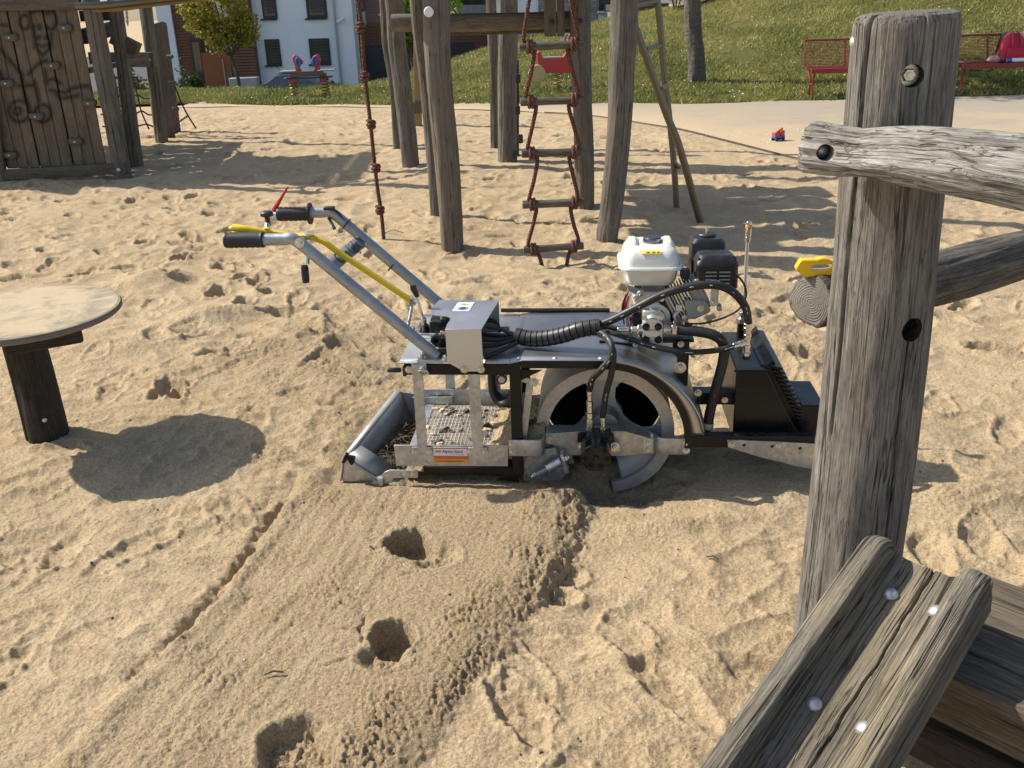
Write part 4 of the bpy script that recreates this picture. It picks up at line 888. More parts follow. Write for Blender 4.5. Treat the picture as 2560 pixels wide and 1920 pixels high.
# ------------------------------------------------------------------ sand cleaning machine
MO = gp(1000, 1200); MA = math.radians(-5)
SM = thing('sand_cleaning_machine', 'walk-behind sand cleaning machine with petrol engine and steel drum on the sand', 'sand cleaner', MO, MA)
MX = V(math.cos(MA), math.sin(MA), 0); MY = V(-math.sin(MA), math.cos(MA), 0)
def mp(px, py, ly=0.0):
    d = ray(px, py); t = (ly-(EYE-MO).dot(MY))/d.dot(MY); p = EYE+d*t; return V((p-MO).dot(MX), ly, p.z)
def mz(px, py, z): p = gp(px, py, z); return V((p-MO).dot(MX), (p-MO).dot(MY), z)
EX, EY, EZ = V(1, 0, 0), V(0, 1, 0), V(0, 0, 1)
def plate(name, pxs, ly, th, mat, bevel=.0008, parent=None):      # flat plate parallel to the machine side, front face at ly
    P = [mp(a, b, ly) for a, b in pxs]; m = MB(); m.prism([(p.x, p.z) for p in P], V(0, ly+th, 0), EX, EZ, th); return m.build(name, MT[mat], parent or SM, bevel=bevel)
def mbolt(px, py, ly, size=.018, axis=(0, -1, 0), mesh=None, name='bolt'): return bolt(SM, mp(px, py, ly), axis, size, mesh, name)
def mtube(name, pts, r, mat, n=14, sp=0, parent=None):
    m = MB(); m.tube(spline(pts, sp) if sp else pts, r, n); return m.build(name, MT[mat], parent or SM)
DC = V(.717, .0, .150); HR = .298     # drum centre, hood radius
zt1 = .444
# --- frame (black square tube)
def sq(name, p, q, w=.04, h=.04, mat='blackpaint', parent=None): m = MB(); m.bar(p, q, w, h, (0, 0, 1) if abs((V(q)-V(p)).normalized().z) < .9 else (0, 1, 0)); return m.build(name, MT[mat], parent or SM, bevel=.003)
for s, y in (('n', .022), ('f', .478)):
    sq('frame_rail', (.045, y, .418), (.40, y, .418)); sq('frame_post', (.417, y, .02), (.417, y, .445), .038, .038)
    sq('frame_rail', (.437, y, .434), (.72, y, .434), .036, .026)
    m = MB(); rows = []
    for a in np.linspace(90, -4, 40):
        c, s_ = math.cos(math.radians(a)), math.sin(math.radians(a)); rows.append([DC+V(c*r, yy_, s_*r) for r, yy_ in ((HR-.030, y-.018), (HR-.004, y-.018), (HR-.004, y+.018), (HR-.030, y+.018), (HR-.030, y-.018))])
    m.grid(rows); m.build('wheel_arch', MT['blackpaint'], SM)
    sq('frame_rail', (1.0, y+.03 if s == 'n' else y-.03, .142), (1.42, y+.03 if s == 'n' else y-.03, .142), .036, .045)
    sq('frame_rail', (.085, y, .035), (.40, y, .035), .03, .03)
for x, z in ((.06, .418), (1.05, .142), (1.36, .142)): sq('cross_member', (x, .042 if x < 1 else .07, z), (x, .458 if x < 1 else .43, z), .036, .036)
plate('gusset', [(1296, 925), (1356, 925), (1296, 955)], .02, .004, 'blackpaint'); plate('gusset', [(1240, 1200), (1297, 1170), (1297, 1205)], .004, .004, 'blackpaint')
sq('link_bar', mp(1742, 993, .16), mp(1832, 993, .16), .03, .045); mbolt(1745, 982, .14, .016); mbolt(1812, 1000, .14, .014)
# --- hood: deck, flat top and arched drum cover
m = MB(); rows = []; th = .0025
prof_ = [(.03, .4425), (.40, .4425), (.445, .452), (.72, .4525)] + [(DC.x+math.cos(math.radians(a))*(HR+.004+.030*max(0, math.cos(math.radians(a)))**1.3), DC.z+math.sin(math.radians(a))*(HR+.004)) for a in np.linspace(87, 8, 40)]
for y in np.linspace(-.004, .505, 12): rows.append([V(x, y, z+.0008*math.sin(y*30+x*17)) for x, z in prof_])
m.grid(rows[::-1]); hood = m.build('hood', MT['hood'], SM, solid=.003, angle=25)
for x in (.12, .43, .55, .70): bolt(SM, (x, .012, .4535 if x > .42 else .4445), (0, 0, 1), .016, DOME, 'rivet')
m = MB(); m.tube([V(.33, .497, .462), V(.6, .50, .461), V(.74, .50, .46)], .008, 10); m.build('hood_edge_cable', MT['rubber'], SM)
m = MB(); m.grid([[DC+V(math.cos(math.radians(a))*(HR-.006), .004, math.sin(math.radians(a))*(HR-.006)) for a in np.linspace(88, 6, 36)], [DC+V(math.cos(math.radians(a))*(HR+.004+.030*max(0, math.cos(math.radians(a)))**1.3), .004, math.sin(math.radians(a))*(HR+.004)) for a in np.linspace(88, 6, 36)]]); m.build('hood_side', MT['hood'], SM, solid=.003)
# --- drum
DR = thing_drum = MB()
m = MB(); yn = .085; Ro = .240; Ri = .197
ringm = MB()
for k in [k_ for k_ in range(14) if not 138 < ((k_+.5)*360/14+8) % 360 < 200]:        # welded segments of the rim, tiny gaps between
    a0, a1 = math.radians(k*360/14+8), math.radians((k+1)*360/14+7.75)
    s_ = MB(); s_.lathe([(Ri, 0), (Ro, 0), (Ro, -.022), (Ri, -.022), (Ri, 0)], (DC.x, yn, DC.z), (0, -1, 0), 10, a0, a1); s_.build('rim_segment', MT['wheelring'], SM, bevel=.001)
m.lathe([(Ro-.002, -.022), (Ro-.002, -.33), (Ro-.006, -.33), (Ri+.0, -.03), (Ri+.002, -.023)], (DC.x, yn, DC.z), (0, -1, 0), 64, math.radians(194), math.radians(500)); m.build('drum_shell', MT['drum'], SM)
m = MB(); m.lathe([(Ri+.001, -.022), (.15, -.075), (.09, -.10), (.05, -.105)], (DC.x, yn, DC.z), (0, -1, 0), 30, math.radians(198), math.radians(262)); m.build('drum_cone', plain('drum_cone_steel', (.46, .47, .46), .45, .35, .15, 12, .05), SM, solid=.004)
# spoked disc with large openings
m = MB(); yd = .16
out = []
def disc_r(a):   # three arms wide, openings between
    return None
N = 240; rows = []
for r in np.linspace(.05, Ri+.01, 45):
    rows.append([V(DC.x+r*math.cos(a), yd+.10*(r/Ri)**2*0+.035*(1-r/Ri), DC.z+r*math.sin(a)) for a in np.linspace(0, 2*math.pi, N+1)])
vs = [p for r in rows for p in r]; fs = []; W = N+1
for i in range(len(rows)-1):
    for k in range(N):
        r = .05+(Ri+.01-.05)*(i+.5)/44; a = 2*math.pi*(k+.5)/N; keep = True
        for c in (33, 152, 265):
            ca = math.radians(c); dx = r*math.cos(a)-.140*math.cos(ca); dz = r*math.sin(a)-.140*math.sin(ca)
            dr = dx*math.cos(ca)+dz*math.sin(ca); dt = -dx*math.sin(ca)+dz*math.cos(ca)
            if (dr/.070)**2+(dt/.102)**2 < 1: keep = False
        if keep: fs.append((i*W+k, i*W+k+1, (i+1)*W+k+1, (i+1)*W+k))
m.add(vs, fs); m.build('drum_disc', plain('drum_disc_steel', (.50, .51, .50), .45, .3, .15, 12, .05), SM, solid=.006, angle=50)
m = MB(); m.lathe([(0, .03), (.048, .03), (.052, .02), (.052, -.06), (.065, -.065), (.068, -.09)], (DC.x, yd-.02, DC.z+.012), (0, -1, 0), 40); m.build('hub', MT['drum'], SM)
m = MB(); m.lathe([(0, -.335), (.2, -.335), (.23, -.33)], (DC.x, yn, DC.z), (0, -1, 0), 48); m.build('drum_back', MT['blackpaint'], SM)
# paddles inside and arm bracket lugs
for k in range(0):
    a = math.radians(30+60*k); m = MB(); c = DC+V(math.cos(a)*(Ri-.02), .2, math.sin(a)*(Ri-.02)); m.bar(c-V(0, .11, 0), c+V(0, .1, 0), .05, .004, V(-math.sin(a), 0, math.cos(a))); m.build('paddle', MT['drum'], SM)
# --- motor bracket: curved end plates and arm plate
def bent(name, pts, zlo, zhi, th, mat):   # pts (x,y) top view path, vertical strip
    m = MB(); P = spline([V(a, b, 0) for a, b in pts], 6); m.grid([[V(p.x, p.y, z) for p in P] for z in (zlo, zhi)]); return m.build(name, MT[mat], SM, solid=th, bevel=.0006)
za, zb_ = mp(1320, 1142, -.01).z, mp(1320, 1102, -.01).z
xl, xr = mp(1272, 1120, -.005).x, mp(1358, 1120, -.005).x
bent('bracket_strap', [(xl, -.003), (xl+.05, -.003), (xr-.02, -.004), (xr-.004, .006), (xr, .03), (xr+.004, .048), (xr+.02, .054)], za, zb_, .006, 'galv')
x2l, x2r = mp(1638, 1120, -.005).x, mp(1720, 1120, -.005).x
bent('bracket_strap', [(x2r, .018), (x2l+.05, .018), (x2l+.022, .02), (x2l+.006, .03), (x2l, .048), (x2l-.012, .054)], za, zb_, .006, 'galv')
plate('motor_arm', [(1364, 1085), (1460, 1078), (1560, 1078), (1636, 1098), (1636, 1132), (1560, 1140), (1408, 1138), (1395, 1115), (1366, 1108)], .045, .005, 'galv')
m = MB(); 
m.prism([(0, 0), (.275, .0), (.275, .045), (.0, .045)], mp(1364, 1085, .048)+V(0, 0, .0), EX, V(0, 1, .25), .004); m.build('arm_flange', MT['drum'], SM, bevel=.001)
for a, b in ((1280, 1110), (1282, 1130)): mbolt(a, b, -.006, .015)
for a, b in ((1716, 1108), (1716, 1126)): mbolt(a, b, .013, .015)
for a, b in ((1374, 1100), (1619, 1106), (1619, 1123)): mbolt(a, b, .045, .018)
for a, b in ((1455, 1116), (1537, 1117)): mbolt(a, b, .02, .022)
# hydraulic motor
mc = mp(1490, 1146, -.10)
m = MB(); m.lathe([(0, .0), (.047, .0), (.050, -.004), (.050, -.028), (.0475, -.030), (.0475, -.060), (.050, -.062), (.050, -.10), (.04, -.105), (.04, -.15)], mc, (0, -1, 0), 48); MTR = m.build('motor', MT['motorblack'], SM)
m = MB(); m.box(mp(1496, 1100, .0)+V(0, .0, .0), (.085, .06, .07)); m.build('motor_port_block', MT['blackpaint'], SM, bevel=.008)
m = MB(); m.prism([(-.062, -.012), (-.05, -.02), (.05, -.02), (.062, -.012), (.062, .012), (.05, .02), (-.05, .02), (-.062, .012)], mc+V(0, .135, .012), EX, EZ, .012); m.build('motor_flange', MT['blackpaint'], SM, bevel=.002)
for k in range(7):
    a = math.radians(90+k*360/7); o = bolt(SM, mc+V(math.cos(a)*.037, -.001, math.sin(a)*.037), (0, -1, 0), .017, None, 'motor_bolt'); 
BOLTK = BOLT.copy(); BOLTK.materials.clear(); BOLTK.materials.append(MT['motorblack'])
for o in bpy.data.objects:
    if o.name.startswith('motor_bolt'): o.data = BOLTK
m = MB(); m.lathe([(.0, .004), (.008, .004), (.010, 0), (.013, -.0)], mc+V(0, -.001, 0), (0, -1, 0), 20); m.build('motor_cap', MT['motorblack'], SM)
# --- side plates of the sieve box, uprights, label
plate('side_plate', [(985, 1113), (1270, 1113), (1270, 1166), (990, 1164)], .0, .004, 'galv')
FP = [(.0, .068), (.40, .068), (.40, .142), (.0, .142)]
m = MB(); m.prism(FP, V(0.01, .486, 0), EX, EZ, .004); m.build('side_plate', MT['galv'], SM, bevel=.0008)
for x in (.07, .13, .27): bolt(SM, (x, .482, .125), (0, -1, 0), .014)
m = MB(); m.prism([(.52, .02), (.62, .02), (.62, .14), (.52, .14)], V(0, .47, 0), EX, EZ, .004); m.build('side_plate', MT['galv'], SM)
for pxs in ([(1027, 908), (1064, 906), (1066, 928), (1057, 932), (1068, 1120), (1043, 1120), (1031, 932)], [(1170, 936), (1199, 936), (1208, 1120), (1181, 1120)]):
    plate('upright_bar', pxs, -.006, .005, 'galv')
plate('upright_bar', [(1028, 912), (1066, 912), (1066, 934), (1028, 934)], -.0105, .004, 'galv')
for pxs in ([(1031, 1118), (1079, 1118), (1079, 1138), (1031, 1138)], [(1170, 1119), (1218, 1119), (1218, 1138), (1170, 1138)]): plate('foot_bracket', pxs, -.0075, .004, 'galv')
for a, b in ((1036, 1129), (1074, 1129), (1175, 1129), (1213, 1130)): mbolt(a, b, -.0078, .013)
mbolt(1022, 924, -.011, .016)
for x in (.12, .30): m = MB(); m.prism([(-.018, .1), (.018, .1), (.018, .40), (-.018, .40)], V(x, .494, 0), EX, EZ, .004); m.build('upright_bar', MT['galv'], SM)
# shackle eye and side crank
m = MB(); c = mp(1058, 930, -.02); m.tube([c+V(math.cos(a)*.016, -.006*math.sin(a), math.sin(a)*.011-.002) for a in np.linspace(0, 2*math.pi, 20, endpoint=False)], .0035, 8, closed=True); m.tube([c+V(0, .02, .012), c+V(0, -.0, .010)], .007, 8); m.build('lifting_eye', MT['nickel'], SM)
m = MB(); m.lathe([(0, 0), (.006, 0), (.0085, .005), (.0085, .04), (.007, .046), (0, .048)], mp(1003, 925, .02), (-1, 0, 0), 16); m.build('crank_grip', MT['rubber'], SM); mtube('crank_pin', [mp(1003, 925, .02), mp(1024, 925, .02)], .004, 'zinc'); 
m = MB(); m.box(mp(1014, 923, .02), (.012, .05, .035)); m.build('rail_end_cap', MT['blackplastic'], SM, bevel=.003)
# label with writing
def text(name, s_, mat, size, loc, rot, parent, ext=.0002, align='LEFT', sx=1.0):
    cu = bpy.data.curves.new(name, 'FONT'); cu.body = s_; cu.size = size; cu.extrude = ext; cu.align_x = align; cu.resolution_u = 3
    o = bpy.data.objects.new(name, cu); COL.objects.link(o); bpy.context.view_layer.update()
    me = bpy.data.meshes.new_from_object(o.evaluated_get(bpy.context.evaluated_depsgraph_get())); bpy.data.objects.remove(o); bpy.data.curves.remove(cu)
    me.materials.clear(); me.materials.append(MT[mat]); o = inst(name, me, parent, loc); o.rotation_euler = rot; o.scale = (sx, 1, 1); return o
lp = [mp(a, b, -.006) for a, b in ((1083, 1119), (1168, 1119), (1169, 1157), (1085, 1157))]
x0, x1 = lp[0].x, lp[1].x; z1, z0 = lp[0].z, lp[2].z; LH = z1-z0; LW = x1-x0
lab = MB(); lab.prism([(x0, z0), (x1, z0), (x1, z1), (x0, z1)], V(0, -.0045, 0), EX, EZ, .002); LB = lab.build('label', MT['white'], SM, bevel=.0005)
def lrect(name, a, b, c, d, mat, y=-.0068): m = MB(); m.prism([(x0+LW*a, z0+LH*c), (x0+LW*b, z0+LH*c), (x0+LW*b, z0+LH*d), (x0+LW*a, z0+LH*d)], V(0, y+.0003, 0), EX, EZ, .0003); return m.build(name, MT[mat], LB)
lrect('label_band', 0, 1, .0, .25, 'labelamber'); lrect('label_band', 0, 1, .25, .46, 'labelorange'); lrect('label_band', 0, 1, .93, 1.0, 'labelred')
lrect('logo_bar', .05, .22, .77, .83, 'labelorange'); lrect('logo_bar', .05, .17, .69, .74, 'ink'); lrect('logo_bar', .17, .22, .69, .74, 'labelred')
R90 = (math.radians(90), 0, 0)
text('lettering', 'Alpine-Sabel', 'ink', LH*.27, (x0+LW*.26, -.0071, z0+LH*.67), R90, LB, sx=LW*.66/(LH*.27*5.35))
text('lettering', 'sand cleaning', 'hosegrey', LH*.15, (x0+LW*.48, -.0071, z0+LH*.53), R90, LB, sx=LW*.45/(LH*.15*6.0))
text('lettering', 'www.sand-reinigungsmaschine.de', 'ink', LH*.16, (x0+LW*.05, -.0071, z0+LH*.07), R90, LB, sx=LW*.9/(LH*.16*14.6))
# --- sieve: woven wire mesh, frame, sand and debris on it
m = MB(); xa, xb, ya_, yb__ = .055, .395, .02, .455; zs = .083
for i in range(26):
    x = xa+(xb-xa)*i/25; m.tube([V(x, y, zs+.0035*math.sin(k*math.pi+i*math.pi)) for k, y in enumerate(np.linspace(ya_, yb__, 34))], .0019, 5, caps=False)
for k in range(34):
    y = ya_+(yb__-ya_)*k/33; m.tube([V(x, y, zs-.0035*math.sin(math.pi*(i+k)+.0)) for i, x in enumerate(np.linspace(xa, xb, 26))], .0019, 5, caps=False)
sv = m.build('sieve_mesh', plain('sieve_wire', (.62, .60, .55), .4, .6, .1, 50), SM); tag(sv, kind='stuff')
m = MB(); m.box((.04, .24, zs+.002), (.035, .45, .004)); m.build('sieve_frame', MT['galv'], SM, bevel=.001)
m = MB(); m.box((.22, .24, .03), (.40, .46, .004)); m.build('sieve_tray', MT['sand'], SM)
m = MB(); m.box((.05, .47, .10), (.16, .012, .03)); m.build('sieve_frame', MT['galv'], SM, bevel=.001)
# sand heap on the sieve towards the drum
m = MB(); rows = []
for j in range(40):
    y = .01+.46*j/39; row = []
    for i in range(50):
        x = .27+.24*i/49; hh = .03+.10*float(sst(.27, .50, x))*(.75+.3*math.sin(y*9+1))*float(sst(.0, .08, y))+.006*float(pn(np.array(x*60.), np.array(y*60.), 77))-.02*(1-float(sst(.27, .31, x+.03*math.sin(y*25))))
        row.append(V(x, y, .052+hh))
    rows.append(row)
m.grid(rows); m.build('sand_heap', MT['sand'], SM); SM.children[-1]['kind'] = 'stuff'
rg = np.random.RandomState(12)
def chip(mb, c, s_, el=1.0, hh=.5):
    a = rg.rand()*6.28; R = Matrix.Rotation(a, 3, 'Z') @ Matrix.Rotation(rg.randn()*.25, 3, 'X'); ps = []
    for z in (0, 1):
        for k in range(6): ps.append(V(c)+R @ V(math.cos(k*1.047+rg.rand()*.4)*s_*el*(1-.25*z), math.sin(k*1.047+rg.rand()*.4)*s_*(1-.25*z), z*s_*hh))
    mb.add(ps, [(5, 4, 3, 2, 1, 0), (6, 7, 8, 9, 10, 11)]+[(k, (k+1) % 6, 6+(k+1) % 6, 6+k) for k in range(6)])
MT['bark'] = plain('bark_chip', (.10, .07, .045), .9, 0, .4, 60, .3); MT['stone'] = plain('sieved_stone', (.20, .17, .14), .8, 0, .4, 40, .2); MT['palestone'] = plain('pale_stone', (.60, .48, .33), .75, 0, .2, 40)
groups = {'bark': MB(), 'stone': MB(), 'palestone': MB()}
for px, py, s_, k, el in ((1108, 1075, .022, 'stone', 1.2), (1150, 1075, .012, 'stone', 1.2), (1215, 1066, .008, 'bark', 3.5), (1090, 1022, .010, 'palestone', 1.9), (1105, 1026, .011, 'palestone', 1.6), (1148, 1038, .009, 'palestone', 1.4), (1118, 1035, .010, 'palestone', 1.5), (1130, 1030, .007, 'bark', 4), (1165, 1028, .014, 'bark', 1.5), (1125, 1020, .009, 'stone', 1.4), (1095, 1105, .014, 'bark', 2), (1100, 1110, .013, 'palestone', 1.2), (1130, 1108, .010, 'stone', 1), (1070, 1068, .009, 'palestone', 1.4), (1085, 1085, .008, 'palestone', 1.6), (1240, 1040, .011, 'bark', 1.7), (1260, 1025, .012, 'bark', 2)):
    chip(groups[k], mz(px, py, zs+.004), s_, el)
for i in range(36):
    k = ('bark', 'bark', 'stone', 'palestone')[rg.randint(4)]; chip(groups[k], (.06+.26*rg.rand(), .03+.42*rg.rand(), zs+.003), .0035+.006*rg.rand(), 1+1.6*rg.rand())
for k, mb in groups.items(): o = mb.build({'bark': 'bark_chips', 'stone': 'sieved_stones', 'palestone': 'pale_stones'}[k], MT[k], None, smooth=False); o.location = MO; o.rotation_euler = (0, 0, MA); tag(o, {'bark': 'dark bark bits caught on the machine sieve', 'stone': 'grey stones caught on the machine sieve', 'palestone': 'pale stones caught on the machine sieve'}[k], {'bark': 'bark chips', 'stone': 'stones', 'palestone': 'stones'}[k], kind='stuff')
# --- collecting bucket at the left end
N1, N2, N3, N4 = mp(862, 1138, .0), mp(856, 1203, .0), mp(1000, 1207, .0), mp(984, 1166, .0)
F1 = mp(990, 978, .47); F1 = V(F1.x, .47, F1.z); F2 = V(F1.x+.02, .47, -.01); F3 = V(.02, .47, -.01); F4 = V(.06, .47, .115)
N5 = mp(903, 1116, .0)
bk = MB()
def quad(mb, *P): mb.add(P, [tuple(range(len(P)))])
N1b, N4b = mp(862, 1143, .0), mp(955, 1198, .0)
m = MB(); m.prism([(p.x, p.z) for p in (N2, N3, N4b, N1b)], V(0, .004, 0), EX, EZ, .004); m.build('bucket_side', MT['galv'], SM, bevel=.0008)
m = MB(); m.prism([(p.x, p.z) for p in (F2, F3, F4, F1)], V(0, .474, 0), EX, EZ, .004); m.build('bucket_side', MT['bucket'], SM, bevel=.0008)
def quadplate(name, P, th, mat):
    m = MB(); m.add(P, [tuple(range(len(P)))]); return m.build(name, MT[mat], SM, solid=th)
nb = N2+V(.05, .003, .0); fb = F2+V(.05, 0, .0)
quadplate('bucket_wall', [N1+V(.018, .002, -.004), F1+V(.018, 0, -.004), fb, nb], .003, 'bucket')
quadplate('bucket_lip', [N1+V(-.006, .0, -.002), F1+V(-.006, 0, -.002), F1+V(.020, 0, -.002), N1+V(.020, .0, -.002)], .0035, 'bucket')
quadplate('bucket_lip', [N1+V(-.006, .0, -.004), N2+V(-.006, 0, .0), F2+V(-.006, 0, 0), F1+V(-.006, 0, -.004)], .003, 'bucket')
quadplate('bucket_floor', [nb+V(-.05, 0, .002), N3+V(0, 0, .002), F3+V(0, 0, .002), fb+V(-.05, 0, .002)], .003, 'bucket')
quadplate('bucket_apron', [mp(866, 1141, -.006), mp(950, 1196, -.006), mp(985, 1166, .05), mp(903, 1114, .05)], .003, 'bucket')
# dry grass and bark in the bucket
m = MB()
for i in range(420):
    c = V(-.09+.13*rg.rand(), .04+.38*rg.rand(), .005+.05*rg.rand()); a = rg.rand()*6.28; l = .02+.06*rg.rand(); d = V(math.cos(a), math.sin(a), .35*rg.randn())*l
    m.tube([c-d*.5, c+V(0, 0, .01*rg.randn()), c+d*.5], .0008+.0005*rg.rand(), 4, caps=False)
o = m.build('dry_grass', plain('dry_grass_straw', (.20, .15, .075), .8, 0, .5, 6), None); o.location = MO; o.rotation_euler = (0, 0, MA); tag(o, 'dry grass and straw collected in the machine bucket', 'dry grass', kind='stuff')
m = MB()
for i in range(160): chip(m, (-.10+.15*rg.rand(), .03+.40*rg.rand(), .0+.022*rg.rand()), .005+.011*rg.rand(), 1+1.5*rg.rand())
o = m.build('bucket_debris', MT['bark'], None, smooth=False); o.location = MO; o.rotation_euler = (0, 0, MA); tag(o, 'dark bark and stones heaped in the machine bucket', 'bark chips', kind='stuff')
# hook, rod and link
m = MB(); m.prism([(p.x, p.z) for p in [mp(a, b, -.012) for a, b in ((853, 1158), (862, 1135), (872, 1142), (886, 1146), (886, 1162), (876, 1164), (868, 1150), (860, 1160))]], V(0, .010, 0), EX, EZ, .022); m.build('latch_hook', MT['blackpaint'], SM, bevel=.003)
mtube('latch_rod', [mp(884, 1158, -.01), mp(925, 1186, -.012), mp(950, 1200, -.014)], .0055, 'drum')
plate('link_plate', [(952, 1200), (955, 1188), (962, 1180), (975, 1175), (1045, 1177), (1045, 1195), (985, 1195), (970, 1212)], -.018, .005, 'galv'); mbolt(1015, 1185, -.018, .017); mbolt(1035, 1186, -.018, .017)
m = MB(); m.lathe([(0, 0), (.012, 0), (.012, .03), (0, .03)], mp(953, 1212, -.02), (0, 0, 1), 16); m.build('pivot_pin', MT['galv'], SM)
m = MB(); m.lathe([(0, 0), (.022, 0), (.022, .012), (0, .012)], mp(942, 1216, -.006), (0, -1, .3), 20); m.build('pivot_foot', MT['galv'], SM); mbolt(1007, 1208, -.02, .018, (0, -1, .2))
# --- scraper arm and spring at the drum
plate('scraper_plate', [(1298, 1140), (1330, 1128), (1388, 1120), (1402, 1150), (1422, 1182), (1395, 1205), (1330, 1220), (1310, 1205)], .03, .005, 'galv')
m = MB(); m.bar(mp(1326, 948, .03), mp(1300, 1165, .03), .024, .005, (0, 1, 0)); m.build('scraper_rod', MT['galv'], SM, bevel=.0008)
plate('scraper_lever', [(1288, 945), (1306, 942), (1344, 952), (1340, 965), (1330, 962), (1296, 953)], .022, .006, 'galv'); mbolt(1335, 955, .02, .02)
sa_, sb_ = mp(1330, 1192, -.01), mp(1410, 1150, -.01); dv = (sb_-sa_)
hel = []
for i in range(90):
    t = i/89; n_, b_ = frame_for(dv); hel.append(sa_+dv*(.08+.40*t)+n_*(math.cos(t*44)*.012)+b_*(math.sin(t*44)*.012))
mtube('spring', hel, .0027, 'zinc', 6); mtube('spring_bolt', [sa_, sb_+dv*.12], .006, 'zinc'); mtube('spring_sleeve', [sa_+dv*.50, sa_+dv*.92], .0165, 'galv', 18)
bolt(SM, sb_+dv*.02, dv, .026)
plate('spring_tab', [(1400, 1140), (1408, 1136), (1422, 1180), (1412, 1184)], -.02, .04, 'galv')
plate('drum_chute', [(1303, 1010), (1312, 1008), (1312, 1200), (1303, 1200)], .045, .10, 'drum')
# --- control block, cover, levers
fc = [(1113, 823), (1203, 823), (1209, 925), (1205, 929), (1160, 929), (1118, 906)]
plate('cover_front', fc, -.012, .002, 'stainless')
zc_ = mp(1150, 823, -.011).z
tp = [mz(a, b, zc_) for a, b in ((1113, 823.3), (1118, 810), (1125, 800), (1126, 795), (1120, 791), (1100, 789), (1085, 787), (1077, 783), (1076, 776), (1082, 766), (1098, 750), (1247, 751), (1203, 823.3))]
m = MB(); m.prism([(p.x, p.y) for p in tp], V(0, 0, zc_-.002), EX, EY, .002); CV = m.build('cover_top', MT['stainless'], SM)
cb = [p.copy() for p in (tp[-2], tp[-3])]
m = MB(); m.prism([(cb[1].x+.03, zc_-.12), (cb[0].x, zc_-.12), (cb[0].x, zc_-.002), (cb[1].x+.03, zc_-.002)], V(0, cb[0].y-.001, 0), EX, EZ, .002); m.build('cover_back', MT['stainless'], SM)
for a, b in ((1161, 923), (1202, 923)): mbolt(a, b, -.0125, .017)
# warning sign on the cover
sgn = [mz(a, b, zc_) for a, b in ((1130, 779), (1172, 779), (1186, 757), (1145, 757))]
so_ = sgn[0]; sux = (sgn[1]-sgn[0]); suy = (sgn[3]-sgn[0])
m = MB(); m.prism([(0, 0), (1, 0), (1, 1), (0, 1)], V(so_.x, so_.y, zc_+.0002), sux, suy, .0015); SG = m.build('warning_sign', MT['white'], SM)
zz = zc_+.0019
m = MB(); m.prism([(.28, .62), (.92, .76), (.28, .90)], V(so_.x, so_.y, zz), sux, suy, .0003); m.build('warning_triangle', MT['signyellow'], SG)
m = MB(); m.prism([(.38, .70), (.56, .70), (.66, .76), (.5, .82), (.38, .82)], V(so_.x, so_.y, zz+.0004), sux, suy, .0002); m.build('pictogram', MT['labelorange'], SG)
m = MB(); m.prism([(.55+.30*math.cos(a), .30+.20*math.sin(a)) for a in np.linspace(0, 2*math.pi, 30, endpoint=False)], V(so_.x, so_.y, zz), sux, suy, .0003); m.build('order_disc', MT['signblue'], SG)
for s1_, s2_, mt in ((.23, .155, 'white'), (.205, .138, 'signblue')): m = MB(); m.prism([(.55+s1_*math.cos(a), .30+s2_*math.sin(a)) for a in np.linspace(0, 2*math.pi, 30, endpoint=False)], V(so_.x, so_.y, zz+.0004+(.23-s1_)*.01), sux, suy, .0002); m.build('order_ring', MT[mt], SG)
# valve bodies
m = MB(); m.box((.20, .15, .485), (.13, .10, .05)); m.box((.16, .22, .50), (.10, .10, .06)); m.box((.24, .09, .47), (.10, .06, .055)); m.build('valve_block', MT['blackplastic'], SM, bevel=.004)
def bellows(px, py, ly, r=.013, h=.028):
    m = MB(); pr = [(0, 0)]
    for k in range(5): pr += [(r*(1.1-.08*k), h*k/5+.001), (r*(.8-.08*k), h*(k+.55)/5)]
    pr.append((0, h)); m.lathe(pr, mp(px, py, ly), (0, 0, 1), 20); m.build('bellows', MT['rubber'], SM)
bellows(1065, 830, .20, .016, .03); bellows(1105, 862, .06, .014, .03)
for c, r in ((mp(1090, 851, .05), .018), (mp(1055, 828, .2), .012)):
    m = MB(); m.lathe([(r*.55, .0), (r, .0), (r, -.02), (0, -.02)], c, (0, -1, 0), 24); m.build('valve_port', MT['blackplastic'], SM)
m = MB(); m.box(mp(1110, 885, .06), (.035, .05, .06)); m.build('valve_block', MT['blackplastic'], SM, bevel=.003)
mtube('push_rod', [mp(1014, 836, .10), mp(1060, 836, .09), mp(1102, 837, .08)], .005, 'zinc'); m = MB(); m.box(mp(1108, 836, .08), (.016, .016, .028)); m.build('clevis', MT['nickel'], SM, bevel=.002)
mtube('pivot_bush', [mp(1012, 832, .10), mp(1020, 842, .10)], .011, 'blackplastic')
mtube('lever_rod', [mp(1030, 765, .17), mp(1016, 838, .11)], .0055, 'drum')
mtube('lever_rod', [mp(1042, 742, .22), mp(1060, 805, .20)], .005, 'zinc')
m = MB(); m.tube([mp(1032, 712, .22), mp(1034, 722, .22), mp(1044, 742, .22)], [.011, .012, .008], 14); m.build('lever_knob', MT['blackplastic'], SM)
m = MB(); m.lathe([(0, 0), (.010, 0), (.010, .022), (.008, .026), (0, .026)], mp(1060, 812, .20), (0, 0, 1), 16); m.build('lever_socket', MT['nickel'], SM)
m = MB(); m.box(mp(1032, 826, .18), (.014, .022, .026)); m.box(mp(1045, 828, .18), (.02, .02, .02)); m.build('hex_fitting', MT['zinc'], SM, bevel=.003)
m = MB(); m.prism([(-.03, -.02), (.03, -.02), (.02, .02), (-.01, .025)], mp(1058, 822, .24), EX, EZ, .004); m.build('lever_bracket', MT['galv'], SM)
